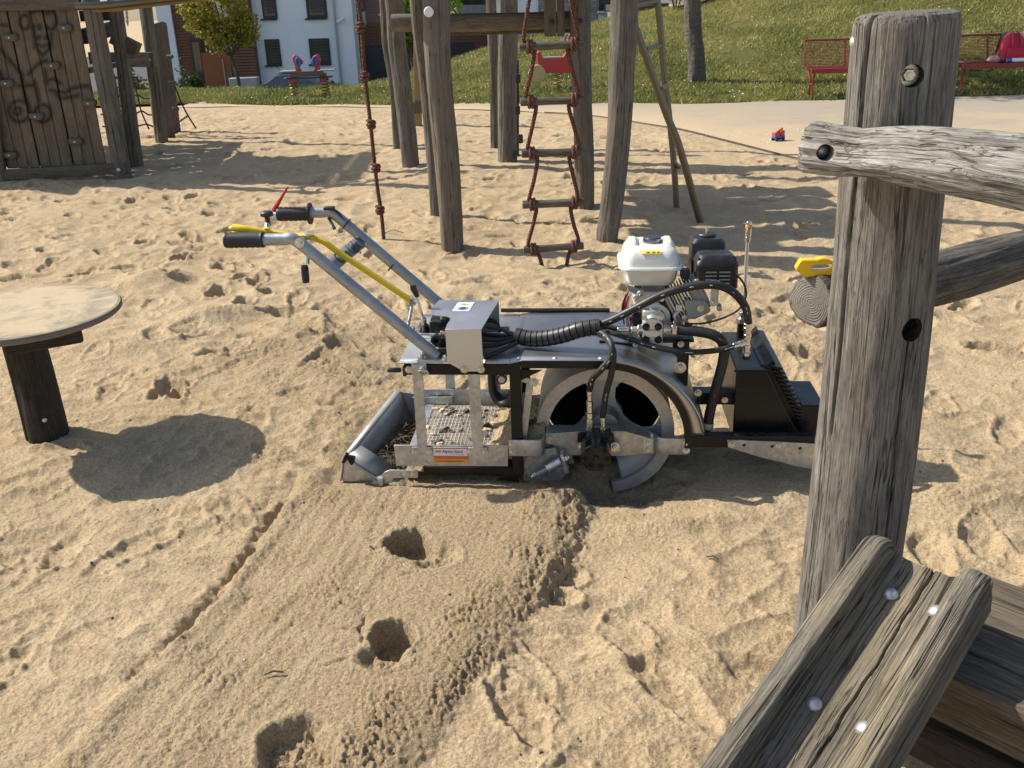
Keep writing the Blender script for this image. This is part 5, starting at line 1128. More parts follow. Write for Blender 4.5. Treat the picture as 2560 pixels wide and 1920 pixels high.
mtube('lever_rod', [mp(1104, 790, .2), mp(1104, 822, .18)], .004, 'zinc'); m = MB(); m.box(mp(1095, 805, .22), (.018, .02, .03)); m.box(mp(1112, 810, .2), (.014, .02, .04)); m.build('valve_spool', MT['drum'], SM, bevel=.002)
mtube('spool_tube', [mp(1075, 823, .19), mp(1112, 823, .19)], .006, 'nickel')
# short hoses under the cover
for P in ([(1212, 815, .1), (1250, 822, .12), (1285, 838, .12)], [(1205, 848, .1), (1240, 850, .12), (1290, 845, .13)], [(1205, 865, .08), (1240, 862, .1), (1292, 848, .12)], [(1208, 893, .03), (1245, 880, .06), (1295, 855, .11)], [(1218, 800, .2), (1240, 805, .2), (1250, 830, .18)], [(1200, 835, .15), (1230, 838, .15), (1290, 840, .15)]):
    mtube('hose', [mp(*p) for p in P], .0075, 'rubber', 12, 8)
m = MB(); m.lathe([(0, 0), (.0135, 0), (.0135, .02), (.0155, .022), (.0155, .04), (0, .04)], mp(1278, 835, .20), (.35, -.9, 0), 14); m.build('hose_coupling', MT['drum'], SM); mtube('hose_pipe', [mp(1245, 822, .24), mp(1275, 820, .22)], .007, 'zinc')
# --- handlebars
HB = []
for y, off in ((.035, 0.0), (.452, .0)):
    b0 = V(.155, y, .452); b1 = V(-.275, y, .850); g0 = V(-.318, y, .857); g1 = V(-.50, y, .856)
    if y > .1: b0 = V(.16, y, .452); b1 = V(-.262, y, .846); g0 = V(-.300, y, .854); g1 = V(-.47, y, .853)
    pts = [b0, b0+(b1-b0)*.5, b1-(b1-b0)*.03] + spline([b1-(b1-b0)*.03, b1+(g0-b1)*.35+V(-.002, 0, .006), g0], 5)[1:] + [g1]
    mtube('handlebar', pts, .0195, 'galvtube', 20)
    gm = MB(); ax_ = (g1-g0).normalized(); gl = .115
    pr = [(.0, 0), (.024, 0)] + [(.0265 if k % 2 == 0 else .0245, .004+gl*k/13) for k in range(14)]
    if y < .1: pr += [(.026, gl+.008), (.024, gl+.014), (.0, gl+.016)]; gs = g1-ax_*(gl-.0)
    else: pr = [(0, 0), (.039, 0), (.039, .006), (.026, .009)]+pr[2:]+[(.024, gl+.008), (0, gl+.008)]; gs = mp(777, 534, .452)
    gm.lathe(pr, gs, ax_, 24); gm.build('grip', MT['rubber'], SM)
bp = V(.155, .035, .449); m = MB(); m.box((.145, .035, .4485), (.105, .075, .010)); m.build('handlebar_foot', MT['galv'], SM, bevel=.001)
m = MB(); m.box((.145, .452, .4485), (.105, .075, .010)); m.build('handlebar_foot', MT['galv'], SM, bevel=.001)
for x in (.105, .185): bolt(SM, (x, .015, .4535), (0, 0, 1), .018); bolt(SM, (x, .055, .4535), (0, 0, 1), .018)
# far grip extension, red lever, knob, throttle lever
mtube('grip_tube', [mp(700, 539, .452), mp(678, 540, .452)], .019, 'alu', 18)
m = MB(); m.tube([mp(684, 527, .452), mp(700, 500, .452), mp(719, 468, .452)], [.010, .006, .004], 8); m.build('red_lever', MT['redlever'], SM)
m = MB(); m.lathe([(0, .022), (.016, .022), (.024, .016), (.024, .006), (.010, .0), (.009, -.03), (0, -.03)], mp(668, 543, .30), (0, 0, 1), 8); m.build('star_knob', MT['blackplastic'], SM, bevel=.002)
mtube('knob_spring', [mp(668, 560, .28), mp(668, 578, .26)], .009, 'zinc', 12)
m = MB(); m.box(mp(823, 521, .45), (.038, .03, .014)); m.build('throttle_clamp', MT['blackplastic'], SM, bevel=.003)
m = MB(); m.tube([mp(822, 545, .44), mp(832, 562, .42), mp(836, 572, .41)], [.006, .005, .007], 8); m.build('throttle_lever', MT['blackplastic'], SM)
m = MB(); m.tube(spline([mp(833, 523, .44), mp(848, 535, .44), mp(866, 556, .44), (.5*(mp(1000, 680, .44)+mp(1000, 676, .44)))], 8), .004, 6); m.build('throttle_cable', MT['rubber'], SM)
for px, py in ((866, 560), (980, 665)):
    c = mp(px, py, .452); dv_ = V(-.42, 0, .40).normalized(); n_, b_ = frame_for(dv_); m = MB(); m.tube([c+n_*(math.cos(a)*.0215)+b_*(math.sin(a)*.0215) for a in np.linspace(0, 2*math.pi, 20, endpoint=False)], .0028, 6, closed=True); m.build('cable_tie', MT['rubber'], SM)
# name plate between the bars
q0, q1, q2, q3 = mp(808, 655, .045), mp(838, 680, .045), mp(922, 613, .44), mp(891, 590, .44)
q2 = q1+(q3-q0); nx_ = (q3-q0); ny_ = (q1-q0); nz_ = nx_.cross(ny_).normalized(); nz_ = nz_ if nz_.z > 0 else -nz_
m = MB(); m.add([q0, q1, q2, q3], [(0, 1, 2, 3)]); NP = m.build('name_plate', plain('name_plate_sheet', (.24, .245, .25), .55, .2, .1, 30), SM, solid=.004)
ux_ = nx_.normalized(); uy_ = nz_.cross(ux_); ctr = (q0+q1)*.5
Mt = Matrix((ux_, uy_, nz_)).transposed()
for _w, _o in (('Citro', .085), ('Light', .228)): tx = text('lettering', _w, 'ink', .062, ctr+ux_*_o-uy_*.020+nz_*.0036, (0, 0, 0), NP, .0004, sx=.9); tx.rotation_euler = Mt.to_euler()
for q_, d_ in ((q0, .18), (q1, .18), (q2, -.18), (q3, -.18)): bolt(SM, q_+ux_*d_*.09+(ctr-q_)*.12*0+nz_*.003+(uy_*.006 if q_ in (q0, q3) else uy_*-.006)*-1, nz_, .012)
# yellow brake lever
m = MB(); y1 = .12
P = [(672, 579, .10), (705, 584, .11), (740, 590, .12), (768, 590, .13), (790, 597, .135), (815, 608, .14), (850, 633, .145), (1024, 749, .17)]
pts = spline([mp(*p) for p in P], 4); rr = [.0135 if i < 10 else (.017 if i < 16 else .009) for i in range(len(pts))]
for i in range(len(pts)-1):
    pass
m = MB(); sec = []
for i, p in enumerate(pts):
    T = (pts[min(i+1, len(pts)-1)]-pts[max(i-1, 0)]).normalized(); n_, b_ = frame_for(T, EY); k = min(1, i/8); w_ = .014 if i < 8 else (.022 if i < 15 else .012); h_ = .006 if i < 16 else .007
    sec.append([p+n_*(w_*c)+b_*(h_*d) for c, d in ((-.9, -1), (.9, -1), (1, 0), (.9, 1), (-.9, 1), (-1, 0), (-.9, -1))])
m.grid(sec); m.add(sec[0][:-1], [tuple(range(5, -1, -1))]); m.build('brake_lever', MT['yellow'], SM, angle=50)
m = MB(); g_ = [mp(574, 571, .06), mp(585, 570, .065), mp(620, 575, .08), mp(660, 582, .095), mp(674, 583, .10)]
sec = []
for i, p in enumerate(g_):
    s_ = (.45, 1, 1.1, 1.15, .9)[i]; sec.append([p+V(0, .017*math.cos(a)*s_, .0125*(max(math.sin(a), -.6))*s_) for a in np.linspace(0, 2*math.pi, 17)])
m.grid(sec); m.add(sec[0][:-1], [tuple(range(15, -1, -1))]); m.add(sec[-1][:-1], [tuple(range(16))]); m.build('brake_lever_grip', MT['yellow'], SM, angle=60)
m = MB(); m.lathe([(0, 0), (.010, 0), (.010, .01), (0, .012)], mp(667, 577, .098), (0, 0, 1), 12); m.build('knob_base', MT['yellow'], SM)
mtube('pivot_tube', [mp(748, 607, .035), mp(762, 598, .13)], .011, 'drum'); mbolt(749, 607, .012, .020)
m = MB(); m.lathe([(0, 0), (.016, 0), (.016, .005), (0, .006)], mp(772, 587, .13), (0, 0, 1), 16); m.build('lever_washer', MT['zinc'], SM)
mtube('lever_shaft', [mp(771, 603, .10), mp(768, 660, .08)], .008, 'zinc')
m = MB(); m.lathe([(0, 0), (.011, 0), (.0125, .01), (.0125, .05), (.0105, .058), (0, .058)], mp(765, 706, .08), (.03, 0, 1), 16); m.build('lever_knob', MT['rubber'], SM)
m = MB(); c = mp(1030, 755, .17); m.tube([c+V(math.cos(a)*.010, 0, math.sin(a)*.010) for a in np.linspace(0, 2*math.pi, 14, endpoint=False)], .006, 8, closed=True); m.tube([c-V(0, .02, 0), c+V(0, .02, 0)], .006, 8); m.build('clevis_joint', MT['nickel'], SM)
# ------------------------------------------------------------------ engine (part of the machine)
def rbox(cx, cy, hx, hy, r, n=5):       # rounded rectangle outline in x,y
    out = []
    for sx, sy, a0 in ((1, 1, 0), (-1, 1, 90), (-1, -1, 180), (1, -1, 270)):
        for k in range(n+1): a = math.radians(a0+90*k/n); out.append((cx+sx*(hx-r)+r*math.cos(a), cy+sy*(hy-r)+r*math.sin(a)))
    return out
def loft(name, secs, mat, parent, angle=40, cap=True, subd=0):   # secs: (z, cx, cy, hx, hy, r)
    m = MB(); n = 7; rows = []
    for z, cx, cy, hx, hy, r in secs: q = rbox(cx, cy, hx, hy, min(r, hx*.99, hy*.99), n); rows.append([V(a, b, z) for a, b in q]+[V(*q[0], z)])
    m.grid(rows)
    if cap: k = len(rows[0])-1; m.add(rows[0][:-1], [tuple(range(k-1, -1, -1))]); m.add(rows[-1][:-1], [tuple(range(k))])
    return m.build(name, MT[mat], parent, angle=angle)
tx0, ty0 = .866, .262
TANK = loft('fuel_tank', [(.648, tx0, ty0, .068, .075, .03), (.652, tx0, ty0, .078, .085, .032), (.668, tx0, ty0, .086, .096, .034), (.706, tx0, ty0, .092, .104, .036), (.708, tx0, ty0, .104, .116, .04), (.714, tx0, ty0, .107, .119, .042), (.720, tx0, ty0, .104, .116, .04), (.7205, tx0, ty0, .096, .108, .036), (.745, tx0, ty0, .091, .103, .036), (.762, tx0, ty0, .085, .095, .034), (.773, tx0, ty0, .077, .085, .032), (.780, tx0, ty0, .064, .070, .03)], 'cream', SM, 28)
m = MB(); pr = [(0, 0)] ; 
m.lathe([(0, .018), (.026, .018), (.031, .014), (.032, .004), (.030, -.004), (.0, -.004)], (tx0+.008, ty0+.0, .780), (0, 0, 1), 14); m.build('fuel_cap', MT['cap'], SM)
# tank shoulder lugs
for sx in (-1, 1):
    loft('tank_shoulder', [(.768, tx0+sx*.058, ty0, .020, .06, .014), (.786, tx0+sx*.058, ty0, .015, .05, .012), (.791, tx0+sx*.058, ty0, .009, .040, .008)], 'cream', SM)
m = MB(); lb0 = V(tx0-.036, ty0-.0985, .7635); m.prism([(0, 0), (.066, 0), (.066, .013), (0, .013)], lb0, V(1, 0, 0), V(0, .75, .66).normalized(), .0006); WL = m.build('tank_label', MT['labelyellow'], SM)
for k, (a, b) in enumerate(((.018, .032), (.036, .050), (.052, .064))):
    m = MB(); m.prism([(a, .003), (b, .003), ((a+b)/2, .009)], lb0+V(0, -.0006, .0004), V(1, 0, 0), V(0, .75, .66).normalized(), .0006); m.build('pictogram', MT['ink'], WL)
m = MB(); m.prism([(.003, .002), (.014, .002), (.014, .008), (.003, .008)], lb0+V(0, -.0006, .0004), V(1, 0, 0), V(0, .75, .66).normalized(), .0006); m.build('pictogram', MT['white'], WL)
# air cleaner box (rear) and slotted cover (front)
loft('air_cleaner', [(.655, 1.065, .305, .058, .06, .014), (.775, 1.062, .305, .056, .058, .014), (.788, 1.060, .305, .045, .048, .02)], 'blackplastic', SM)
m = MB(); m.lathe([(.030, .0), (.030, .010), (.026, .014), (.0, .014)], (1.058, .30, .785), (0, 0, 1), 24); m.build('cleaner_dome', MT['blackplastic'], SM)
m = MB(); m.lathe([(0, .0), (.004, .0), (.004, .016), (.007, .016), (.007, .02), (0, .022)], (1.058, .30, .799), (0, 0, 1), 8); m.build('wing_nut', MT['zinc'], SM)
loft('muffler_guard', [(.648, 1.082, .195, .066, .05, .014), (.652, 1.082, .195, .068, .052, .014), (.722, 1.080, .195, .068, .052, .015), (.726, 1.080, .195, .070, .054, .016), (.734, 1.079, .195, .069, .053, .02), (.752, 1.076, .20, .056, .044, .02), (.757, 1.075, .20, .050, .038, .02)], 'blackplastic', SM, 30)
for r_ in range(4):
    for c_ in range(2):
        if r_ == 3 and c_ == 0: continue
        m = MB(); m.box((1.060+c_*.044, .1415, .706-r_*.0125), (.036, .004, .0048)); m.build('slot', MT['hosegrey'] if False else MT['greyplastic'], SM, bevel=.001)
for c_ in range(9):
    for r_ in range(2):
        m = MB(); m.box((1.043+c_*.0083, .148+r_*.0035, .738+r_*.0045), (.0048, .004, .003)); m.build('vent_hole', MT['ink'], SM)
for sx in (-1, 1):
    for k in range(4): m = MB(); m.box((1.079+sx*(.0595-.002*k), .158+.012*k, .7455-.0), (.004, .006, .012)); m.build('vent_hole', MT['ink'], SM)
# crankcase with round side cover
m = MB(); cc = [mp(a, b, .165) for a, b in ((1586, 770), (1592, 742), (1606, 731), (1662, 731), (1680, 742), (1700, 780), (1712, 812), (1706, 858), (1600, 862), (1592, 820))]
m.prism([(p.x, p.z) for p in cc], V(0, .33, 0), EX, EZ, .165); m.build('crankcase', MT['alu'], SM, bevel=.008, seg=3)
c = mp(1640, 795, .155); m = MB(); m.lathe([(.0, .012), (.03, .012), (.034, .002), (.048, .0), (.052, -.004), (.054, -.018), (.062, -.02)], c, (0, -1, 0), 40); m.build('side_cover', MT['alu'], SM)
for a, b in ((1590, 746), (1654, 745), (1580, 777), (1711, 794), (1708, 858), (1602, 735)): 
    m = MB(); m.lathe([(0, .016), (.008, .016), (.008, .0), (.012, -.004), (.013, -.03)], mp(a, b, .16), (0, -1, 0), 12); m.build('boss', MT['alu'], SM); mbolt(a, b, .144, .012)
# cylinder with cooling fins, head
fn = V(math.cos(math.radians(28)), 0, math.sin(math.radians(28))); fu = V(-fn.z, 0, fn.x)
fc0 = mp(1672, 765, .20)
for k in range(11):
    c = fc0+fn*(.008+k*.0105)+fu*.002; m = MB(); hgt = .062+.006*math.sin(k); m.prism(rbox(0, 0, hgt, .055, .018, 3), c, fu, EY, .0035); m.build('cooling_fin', MT['alu' if k % 2 else 'drum'], SM)
m = MB(); m.prism(rbox(0, 0, .045, .045, .02, 3), fc0, fu, EY, .13); m.build('cylinder', MT['blackpaint'], SM)
m = MB(); m.prism(rbox(0, 0, .055, .055, .02, 4), fc0+fn*.128, fu, EY, .045); m.build('cylinder_head', MT['greyplastic'], SM, bevel=.005)
pl_ = [(1711, 753), (1765, 751), (1770, 758), (1777, 776), (1776, 782), (1738, 799), (1718, 799)]
plate('cylinder_shroud', pl_, .135, .05, 'greyplastic', bevel=.006); mbolt(1751, 771, .134, .015)
m = MB(); m.bar(mp(1789, 700, .135), mp(1785, 762, .135), .026, .005, (0, 1, 0)); m.build('muffler_strap', MT['galv'], SM, bevel=.001); mbolt(1784, 757, .131, .016)
m = MB(); m.bar(mp(1756, 700, .16), mp(1753, 716, .16), .024, .005, (0, 1, 0)); m.build('muffler_strap', MT['galv'], SM, bevel=.001)
for q__ in ((1798, 768, (.014, .03, .02)), (1742, 702, (.016, .02, .014))): m = MB(); m.box(mp(q__[0], q__[1], .15), q__[2]); m.build('linkage', MT['drum'], SM, bevel=.003)
m = MB(); m.box(mp(1712, 683, .18), (.03, .04, .03)); m.build('carburettor', MT['blackplastic'], SM, bevel=.004)
m = MB(); m.box(mp(1630, 718, .25), (.12, .10, .012)); m.build('tank_stay', MT['blackpaint'], SM, bevel=.003); plate('tank_stay_plate', [(1566, 712), (1600, 722), (1612, 730), (1600, 742), (1572, 728)], .18, .004, 'greyplastic')
m = MB(); m.tube([mp(1700, 775, .15), mp(1685, 790, .14), mp(1690, 805, .14)], .006, 8); m.box(mp(1697, 768, .15), (.022, .02, .022)); m.build('lifting_lug', MT['alu'], SM, bevel=.003)
for pts, mt in (([(1571, 728), (1563, 750), (1560, 775), (1568, 790)], 'redlever'), ([(1576, 735), (1570, 760), (1565, 785)], 'white'), ([(1566, 735), (1556, 765), (1558, 795), (1560, 810)], 'rubber'), ([(1572, 740), (1564, 770), (1572, 790), (1577, 810)], 'labelred')):
    mtube('wire', [mp(a, b, .19) for a, b in pts], .0032, mt, 6, 6)
# stand
for x0_ in (1694, ): plate('engine_stand', [(1693, 858), (1715, 858), (1715, 1000), (1693, 985)], .10, .006, 'blackpaint')
m = MB(); m.box((.905, .26, .468), (.22, .24, .012)); m.build('engine_base', MT['blackpaint'], SM, bevel=.002)
plate('engine_base', [(1498, 852), (1586, 860), (1586, 870), (1540, 868), (1498, 860)], .16, .01, 'blackpaint'); mbolt(1700, 918, .098, .026); mbolt(1702, 860, .098, .014); mbolt(1588, 862, .158, .012)
for y in (.15, .40): m = MB(); m.bar((.985, y, .30), (.985, y, .47), .03, .03, (0, 1, 0)); m.build('engine_stand', MT['blackpaint'], SM)
# pump
PX = mp(1632, 828, .07)
m = MB(); m.box(PX+V(0, .075, .042), (.058, .05, .022)); m.build('pump_flange', MT['alu'], SM, bevel=.004)
for a, b in ((1612, 795), (1652, 794)): mbolt(a, b, .085, .011)
bodyp = [(1608, 812), (1618, 800), (1632, 795), (1648, 800), (1657, 812), (1657, 860), (1648, 868), (1616, 868), (1608, 860)]
plate('pump_body', bodyp, .075, .08, 'alu', bevel=.005)
c = mp(1631, 834, .073); m = MB(); m.prism([(c.x+.026*math.copysign(abs(math.cos(a))**.7, math.cos(a)), c.z+.013*math.sin(a)) for a in np.linspace(0, 2*math.pi, 28, endpoint=False)], V(0, .078, 0), EX, EZ, .010); m.build('pump_boss', MT['alu'], SM, bevel=.003)
for a, b in ((1615, 817), (1646, 817), (1615, 848), (1646, 849)): 
    o = mbolt(a, b, .073, .016, name='pump_bolt'); o.data = BOLTK; m = MB(); m.lathe([(0, .008), (.0055, .008), (.0055, .0)], mp(a, b, .073), (0, -1, 0), 10); m.build('pump_bolt_head', MT['ink'], SM)
def cyl(name, p, q, r, mat, n=20): m = MB(); m.tube([p, q], r, n); return m.build(name, MT[mat], SM, bevel=.0012)
cyl('pump_port', mp(1594, 823, .115), mp(1608, 823, .115), .018, 'nickel'); cyl('pump_port', mp(1657, 823, .115), mp(1668, 823, .115), .019, 'nickel')
cyl('hex_fitting', mp(1578, 824, .115), mp(1594, 823, .115), .011, 'zinc', 6); cyl('hose_ferrule', mp(1543, 824, .115), mp(1572, 824, .115), .0095, 'zinc'); cyl('hex_fitting', mp(1668, 824, .115), mp(1677, 824, .115), .010, 'zinc', 6)
m = MB(); m.box(mp(1685, 822, .115), (.02, .034, .034)); m.build('hose_clamp', MT['nickel'], SM, bevel=.004); m = MB(); m.lathe([(0, .006), (.006, .006), (.007, 0)], mp(1685, 823, .095), (0, -1, 0), 12); m.build('clamp_bolt', MT['zinc'], SM)
cyl('clamp_stud', mp(1685, 812, .115), mp(1685, 804, .115), .0025, 'zinc', 8)
# --- hoses
def hose(pts, r, sp=10, dash=True):
    P = spline([mp(*p) for p in pts], sp); o = mtube('hose', P, r, 'rubber', 16)
    return P
def dashes(P, r, n, seed, mat='hosegrey'):
    rg_ = np.random.RandomState(seed); m = MB()
    for k in range(n):
        i = int((k+.5+.3*rg_.randn())*(len(P)-2)/n); i = max(1, min(len(P)-3, i)); T = (P[i+1]-P[i]).normalized(); t0 = P[i]; nrm = V(0, -1, .15); nrm = (nrm-T*nrm.dot(T)).normalized(); b_ = T.cross(nrm)
        L_ = .006+.012*rg_.rand(); c = t0+nrm*(r*.985+.0004); m.add([c-b_*.0012, c+T*L_-b_*.0012, c+T*L_+b_*.0012, c+b_*.0012], [(0, 1, 2, 3)])
    o = m.build('hose_print', MT[mat], SM, solid=.0004)
H1 = hose([(1480, 818, .10), (1530, 800, .09), (1590, 770, .08), (1660, 735, .075), (1730, 716, .075), (1790, 713, .075), (1832, 730, .08), (1862, 765, .09), (1871, 805, .09)], .0135); dashes(H1, .0135, 9, 3)
H2 = hose([(1485, 826, .09), (1510, 836, .05), (1528, 860, -.015), (1527, 893, -.035), (1502, 925, -.035), (1481, 948, -.02), (1474, 975, .0)], .0105); dashes(H2, .0105, 8, 4)
H3 = hose([(1490, 832, .10), (1515, 845, .05), (1533, 878, -.02), (1529, 930, -.03), (1515, 985, -.01), (1507, 1042, .005)], .0105); dashes(H3, .0105, 4, 5)
H4 = hose([(1515, 828, .12), (1570, 845, .09), (1640, 868, .05), (1720, 880, .04), (1790, 876, .05), (1832, 866, .07)], .0095); dashes(H4, .0095, 8, 6)
H5 = hose([(1694, 824, .115), (1740, 828, .10), (1785, 838, .09), (1808, 860, .09), (1808, 900, .09), (1790, 970, .09), (1775, 1030, .09), (1770, 1062, .09)], .0175); dashes(H5, .0175, 3, 7, 'labelred')
hose([(1490, 815, .13), (1530, 820, .13), (1560, 824, .12)], .010)
mtube('control_cable', [mp(*p) for p in ((1722, 810, .14), (1760, 808, .12), (1805, 796, .11), (1845, 775, .11), (1864, 745, .12), (1862, 715, .13), (1846, 692, .15), (1828, 682, .17))], .0035, 'rubber', 8, 8); cyl('cable_end', mp(1712, 812, .14), mp(1730, 812, .14), .007, 'blackplastic')
mtube('hose', [mp(*p) for p in ((1240, 850, .46), (1230, 930, .47), (1235, 985, .47), (1260, 1010, .44), (1290, 985, .40), (1296, 940, .36))], .017, 'rubber', 14, 8)
m = MB(); c = mp(1255, 946, .1); m.lathe([(0, .014), (.012, .014), (.012, .0), (.017, -.002), (.017, -.02), (0, -.02)], c, (0, -1, 0), 24); m.build('pipe_clamp', MT['white'], SM)
m = MB(); c = mp(1255, 946, .11); m.lathe([(.013, .012), (.018, .012), (.018, -.01)], c, (0, -1, 0), 24); m.build('pipe_clamp_ring', MT['rubber'], SM)
# spiral hose wrap
P = spline([mp(*p) for p in ((1288, 838, .13), (1320, 846, .12), (1360, 846, .11), (1405, 838, .10), (1450, 824, .09), (1495, 817, .09))], 40); rr = []; Ln = 0
for i, p in enumerate(P):
    if i: Ln += (p-P[i-1]).length
    f_ = (Ln/.0205) % 1; rr.append(.0265+.0025*f_ if f_ < .92 else .0245)
mtube('spiral_wrap', P, rr, 'rubber', 24)
cyl('wrap_end', P[-1]-(P[-1]-P[-8]).normalized()*.006, P[-1]+(P[-1]-P[-8]).normalized()*.008, .027, 'blackplastic')
# motor fittings
def fitting(x, y0, y1, ly, widths):
    top = mp(x, y0, ly); bot = mp(x, y1, ly); n = len(widths)
    for i, (w_, hx) in enumerate(widths):
        cyl('hose_fitting', bot+(top-bot)*(i/n), bot+(top-bot)*((i+.96)/n), w_, 'nickel', 6 if hx else 18)
fitting(1474, 972, 1088, .005, [(.0115, 1), (.014, 1), (.0155, 1), (.015, 1), (.0105, 0), (.0125, 1), (.0085, 0), (.0095, 0)])
fitting(1507, 1040, 1092, .005, [(.0115, 1), (.0125, 1), (.0085, 0), (.0095, 0)])
# --- oil tank with cooler
yf, yr = .10, .485
fr = [mp(a, b, yf) for a, b in ((1831, 1096), (1841, 925), (1914, 925), (1926, 945), (2000, 1096))]
m = MB(); m.prism([(p.x, p.z) for p in fr], V(0, yr, 0), EX, EZ, yr-yf); TK = m.build('oil_tank', MT['blackpaint'], SM, bevel=.004)
sA, sB = fr[2]+V(.0, 0, .0), fr[4]; dv_ = sB-sA; nrm_ = V(-dv_.z, 0, dv_.x).normalized(); nrm_ = nrm_ if nrm_.x > 0 else -nrm_
for k in range(15):
    c = sA+dv_*(.05+.93*k/15); m = MB(); m.bar(V(c.x, yf+.008, c.z)+nrm_*.036, V(c.x, yr, c.z)+nrm_*.036, .040, .009, (nrm_*.35+V(0, 0, 1)).normalized()); m.build('cooler_fin', MT['blackpaint'], SM, bevel=.001)
m = MB(); c = sA; m.box((c.x+.018, (yf+yr)/2+.01, c.z-.004), (.055, yr-yf-.05, .02)); m.build('cooler_header', MT['blackpaint'], SM, bevel=.004)
m = MB(); _q = [sA+V(-.01, 0, -.004), sA+nrm_*.034+V(.0, 0, .01), sB+nrm_*.034, sB]; m.prism([(p.x, p.z) for p in _q], V(0, yr-.01, 0), EX, EZ, yr-yf-.035); m.build('cooler_core', MT['blackpaint'], SM, bevel=.003)
plate('tank_flange', [(1836, 925), (1918, 924), (1918, 930), (1836, 931)], .094, .006, 'blackpaint')
m = MB(); a_, b_ = mp(1985, 1105, .10), mp(2030, 1020, .10); m.box(((a_.x+b_.x)/2+.03, .22, .185), (abs(b_.x-a_.x)+.03, .22, .12)); m.build('ballast_box', MT['blackpaint'], SM, bevel=.004)

plate('ballast_plate', [(1818, 1100), (1930, 1104), (2050, 1110), (2050, 1176), (2000, 1168), (1900, 1143), (1820, 1118)], .028, .006, 'galv'); mbolt(1829, 1111, .026, .016); mbolt(1945, 1114, .026, .012)
for px, py in ((1860, 1112), (1930, 1115), (2000, 1120)): cyl('dark_hole_disc', mp(px, py, .0265), mp(px, py, .028), .006, 'ink')  # flat black discs stand in for the dark inside of the plate's holes
# tank top fittings: filler neck, tee, sight rod
zt3 = fr[1].z
def on_top(px, py): return mz(px, py, zt3)
n0 = on_top(1852, 842); cyl('filler_neck', n0, n0+V(0, 0, .055), .016, 'blackpaint'); cyl('filler_cap', n0+V(0, 0, .055), n0+V(0, 0, .075), .021, 'zinc', 6); cyl('cap_nut', n0+V(0, 0, .075), n0+V(0, 0, .098), .013, 'nickel', 6)
m = MB(); p_ = n0+V(.004, .005, .098); q_ = mp(1869, 600, p_.y); m.tube([p_, q_], .0065, 12); m.build('sight_rod', MT['stainless'], SM)
cyl('rod_nut', q_-V(0, 0, .006), q_+V(.0005, 0, .012), .0105, 'nickel', 6); cyl('rod_nut', q_+V(.0005, 0, .013), q_+V(.001, 0, .042), .0115, 'nickel', 6); cyl('rod_collar', q_+V(.001, 0, .043), q_+V(.001, 0, .053), .012, 'labelamber', 18); cyl('rod_tip', q_+V(.001, 0, .054), q_+V(.001, 0, .066), .010, 'nickel', 14)
t0 = on_top(1865, 898); t0.y = .135; t0 = V(t0.x, .135, zt3)
tb = mp(1865, 896, .11); tt = mp(1870, 806, .09)
for i, (w_, hx, mt) in enumerate(((.013, 0, 'blackpaint'), (.0145, 1, 'nickel'), (.011, 0, 'nickel'), (.0125, 1, 'nickel'), (.0105, 0, 'nickel'), (.0105, 0, 'nickel'), (.0135, 1, 'nickel'), (.011, 0, 'nickel'), (.0145, 0, 'nickel'), (.0145, 0, 'nickel'))):
    cyl('tee_fitting', tb+(tt-tb)*(i/10), tb+(tt-tb)*((i+.97)/10), w_, mt, 6 if hx else 18)
cyl('tee_branch', mp(1832, 866, .075), mp(1862, 856, .095), .010, 'nickel'); cyl('tee_nut', mp(1848, 861, .085), mp(1862, 856, .095), .0125, 'nickel', 6)
# return line elbow at the foot of the thick hose
cyl('hose_clip', mp(1770, 1056, .09), mp(1768, 1070, .09), .0205, 'drum'); cyl('hex_fitting', mp(1768, 1070, .09), mp(1767, 1080, .09), .016, 'zinc', 6); cyl('elbow', mp(1766, 1078, .09), mp(1766, 1096, .09), .012, 'drum'); cyl('elbow', mp(1762, 1092, .09), mp(1788, 1090, .09), .012, 'drum'); cyl('hex_fitting', mp(1788, 1090, .09), mp(1812, 1089, .09), .014, 'zinc', 6); cyl('hose_fitting', mp(1812, 1089, .09), mp(1832, 1088, .10), .011, 'nickel')
# ------------------------------------------------------------------ benches and things on them
def bench(name, label, x, y, L, rz):
    B = thing(name, label, 'bench', (x, y, 0), rz, 'red benches along the path')
    m = MB(); m.tube([(0, .30, .42), (0, .44, .82), (L, .44, .82), (L, .30, .42)], .018, 8)
    for k in (1, 2, 3):
        if k*.62 < L-.1: m.tube([(k*.62, .30, .42), (k*.62, .43, .81)], .016, 8)
    m.build('back_frame', MT['red'], B)
    m = MB()
    for k in range(17):
        t = .06+.86*k/16; m.bar((0.0, .30+.13*t, .42+.40*t), (L, .30+.13*t, .42+.40*t), .008, .010, (0, 0, 1))
    tag(m.build('back_slats', plain('rust_red_slats', (.26, .07, .025), .5, 0, .2), B), kind='stuff')
    for k in range(7):
        m = MB(); m.bar((0.0, -.12+.066*k, .43-.008*math.sin(k)), (L, -.12+.066*k, .43-.008*math.sin(k)), .05, .018, (0, 0, 1)); m.build('seat_slat', MT['red'], B, bevel=.003)
    m = MB(); m.bar((0, -.16, .405), (L, -.16, .405), .03, .07, (0, 0, 1)); m.build('front_rail', MT['red'], B, bevel=.004)
    for xx in (.06, L-.06):
        m = MB(); m.tube(spline([(xx, -.14, .40), (xx, -.10, .33), (xx, -.08, .2), (xx, -.10, .0), (xx, -.10, -.05)], 5), .016, 8); m.tube(spline([(xx, .26, .40), (xx, .18, .33), (xx, .10, .2), (xx, .12, .0), (xx, .12, -.05)], 5), .016, 8); m.tube([(xx, -.08, .2), (xx, .10, .2)], .012, 8); m.tube([(xx, -.16, .41), (xx, .30, .41)], .02, 8); m.build('leg', MT['red'], B)
    return B
bl = gp(2028, 246); br = gp(2392, 236)
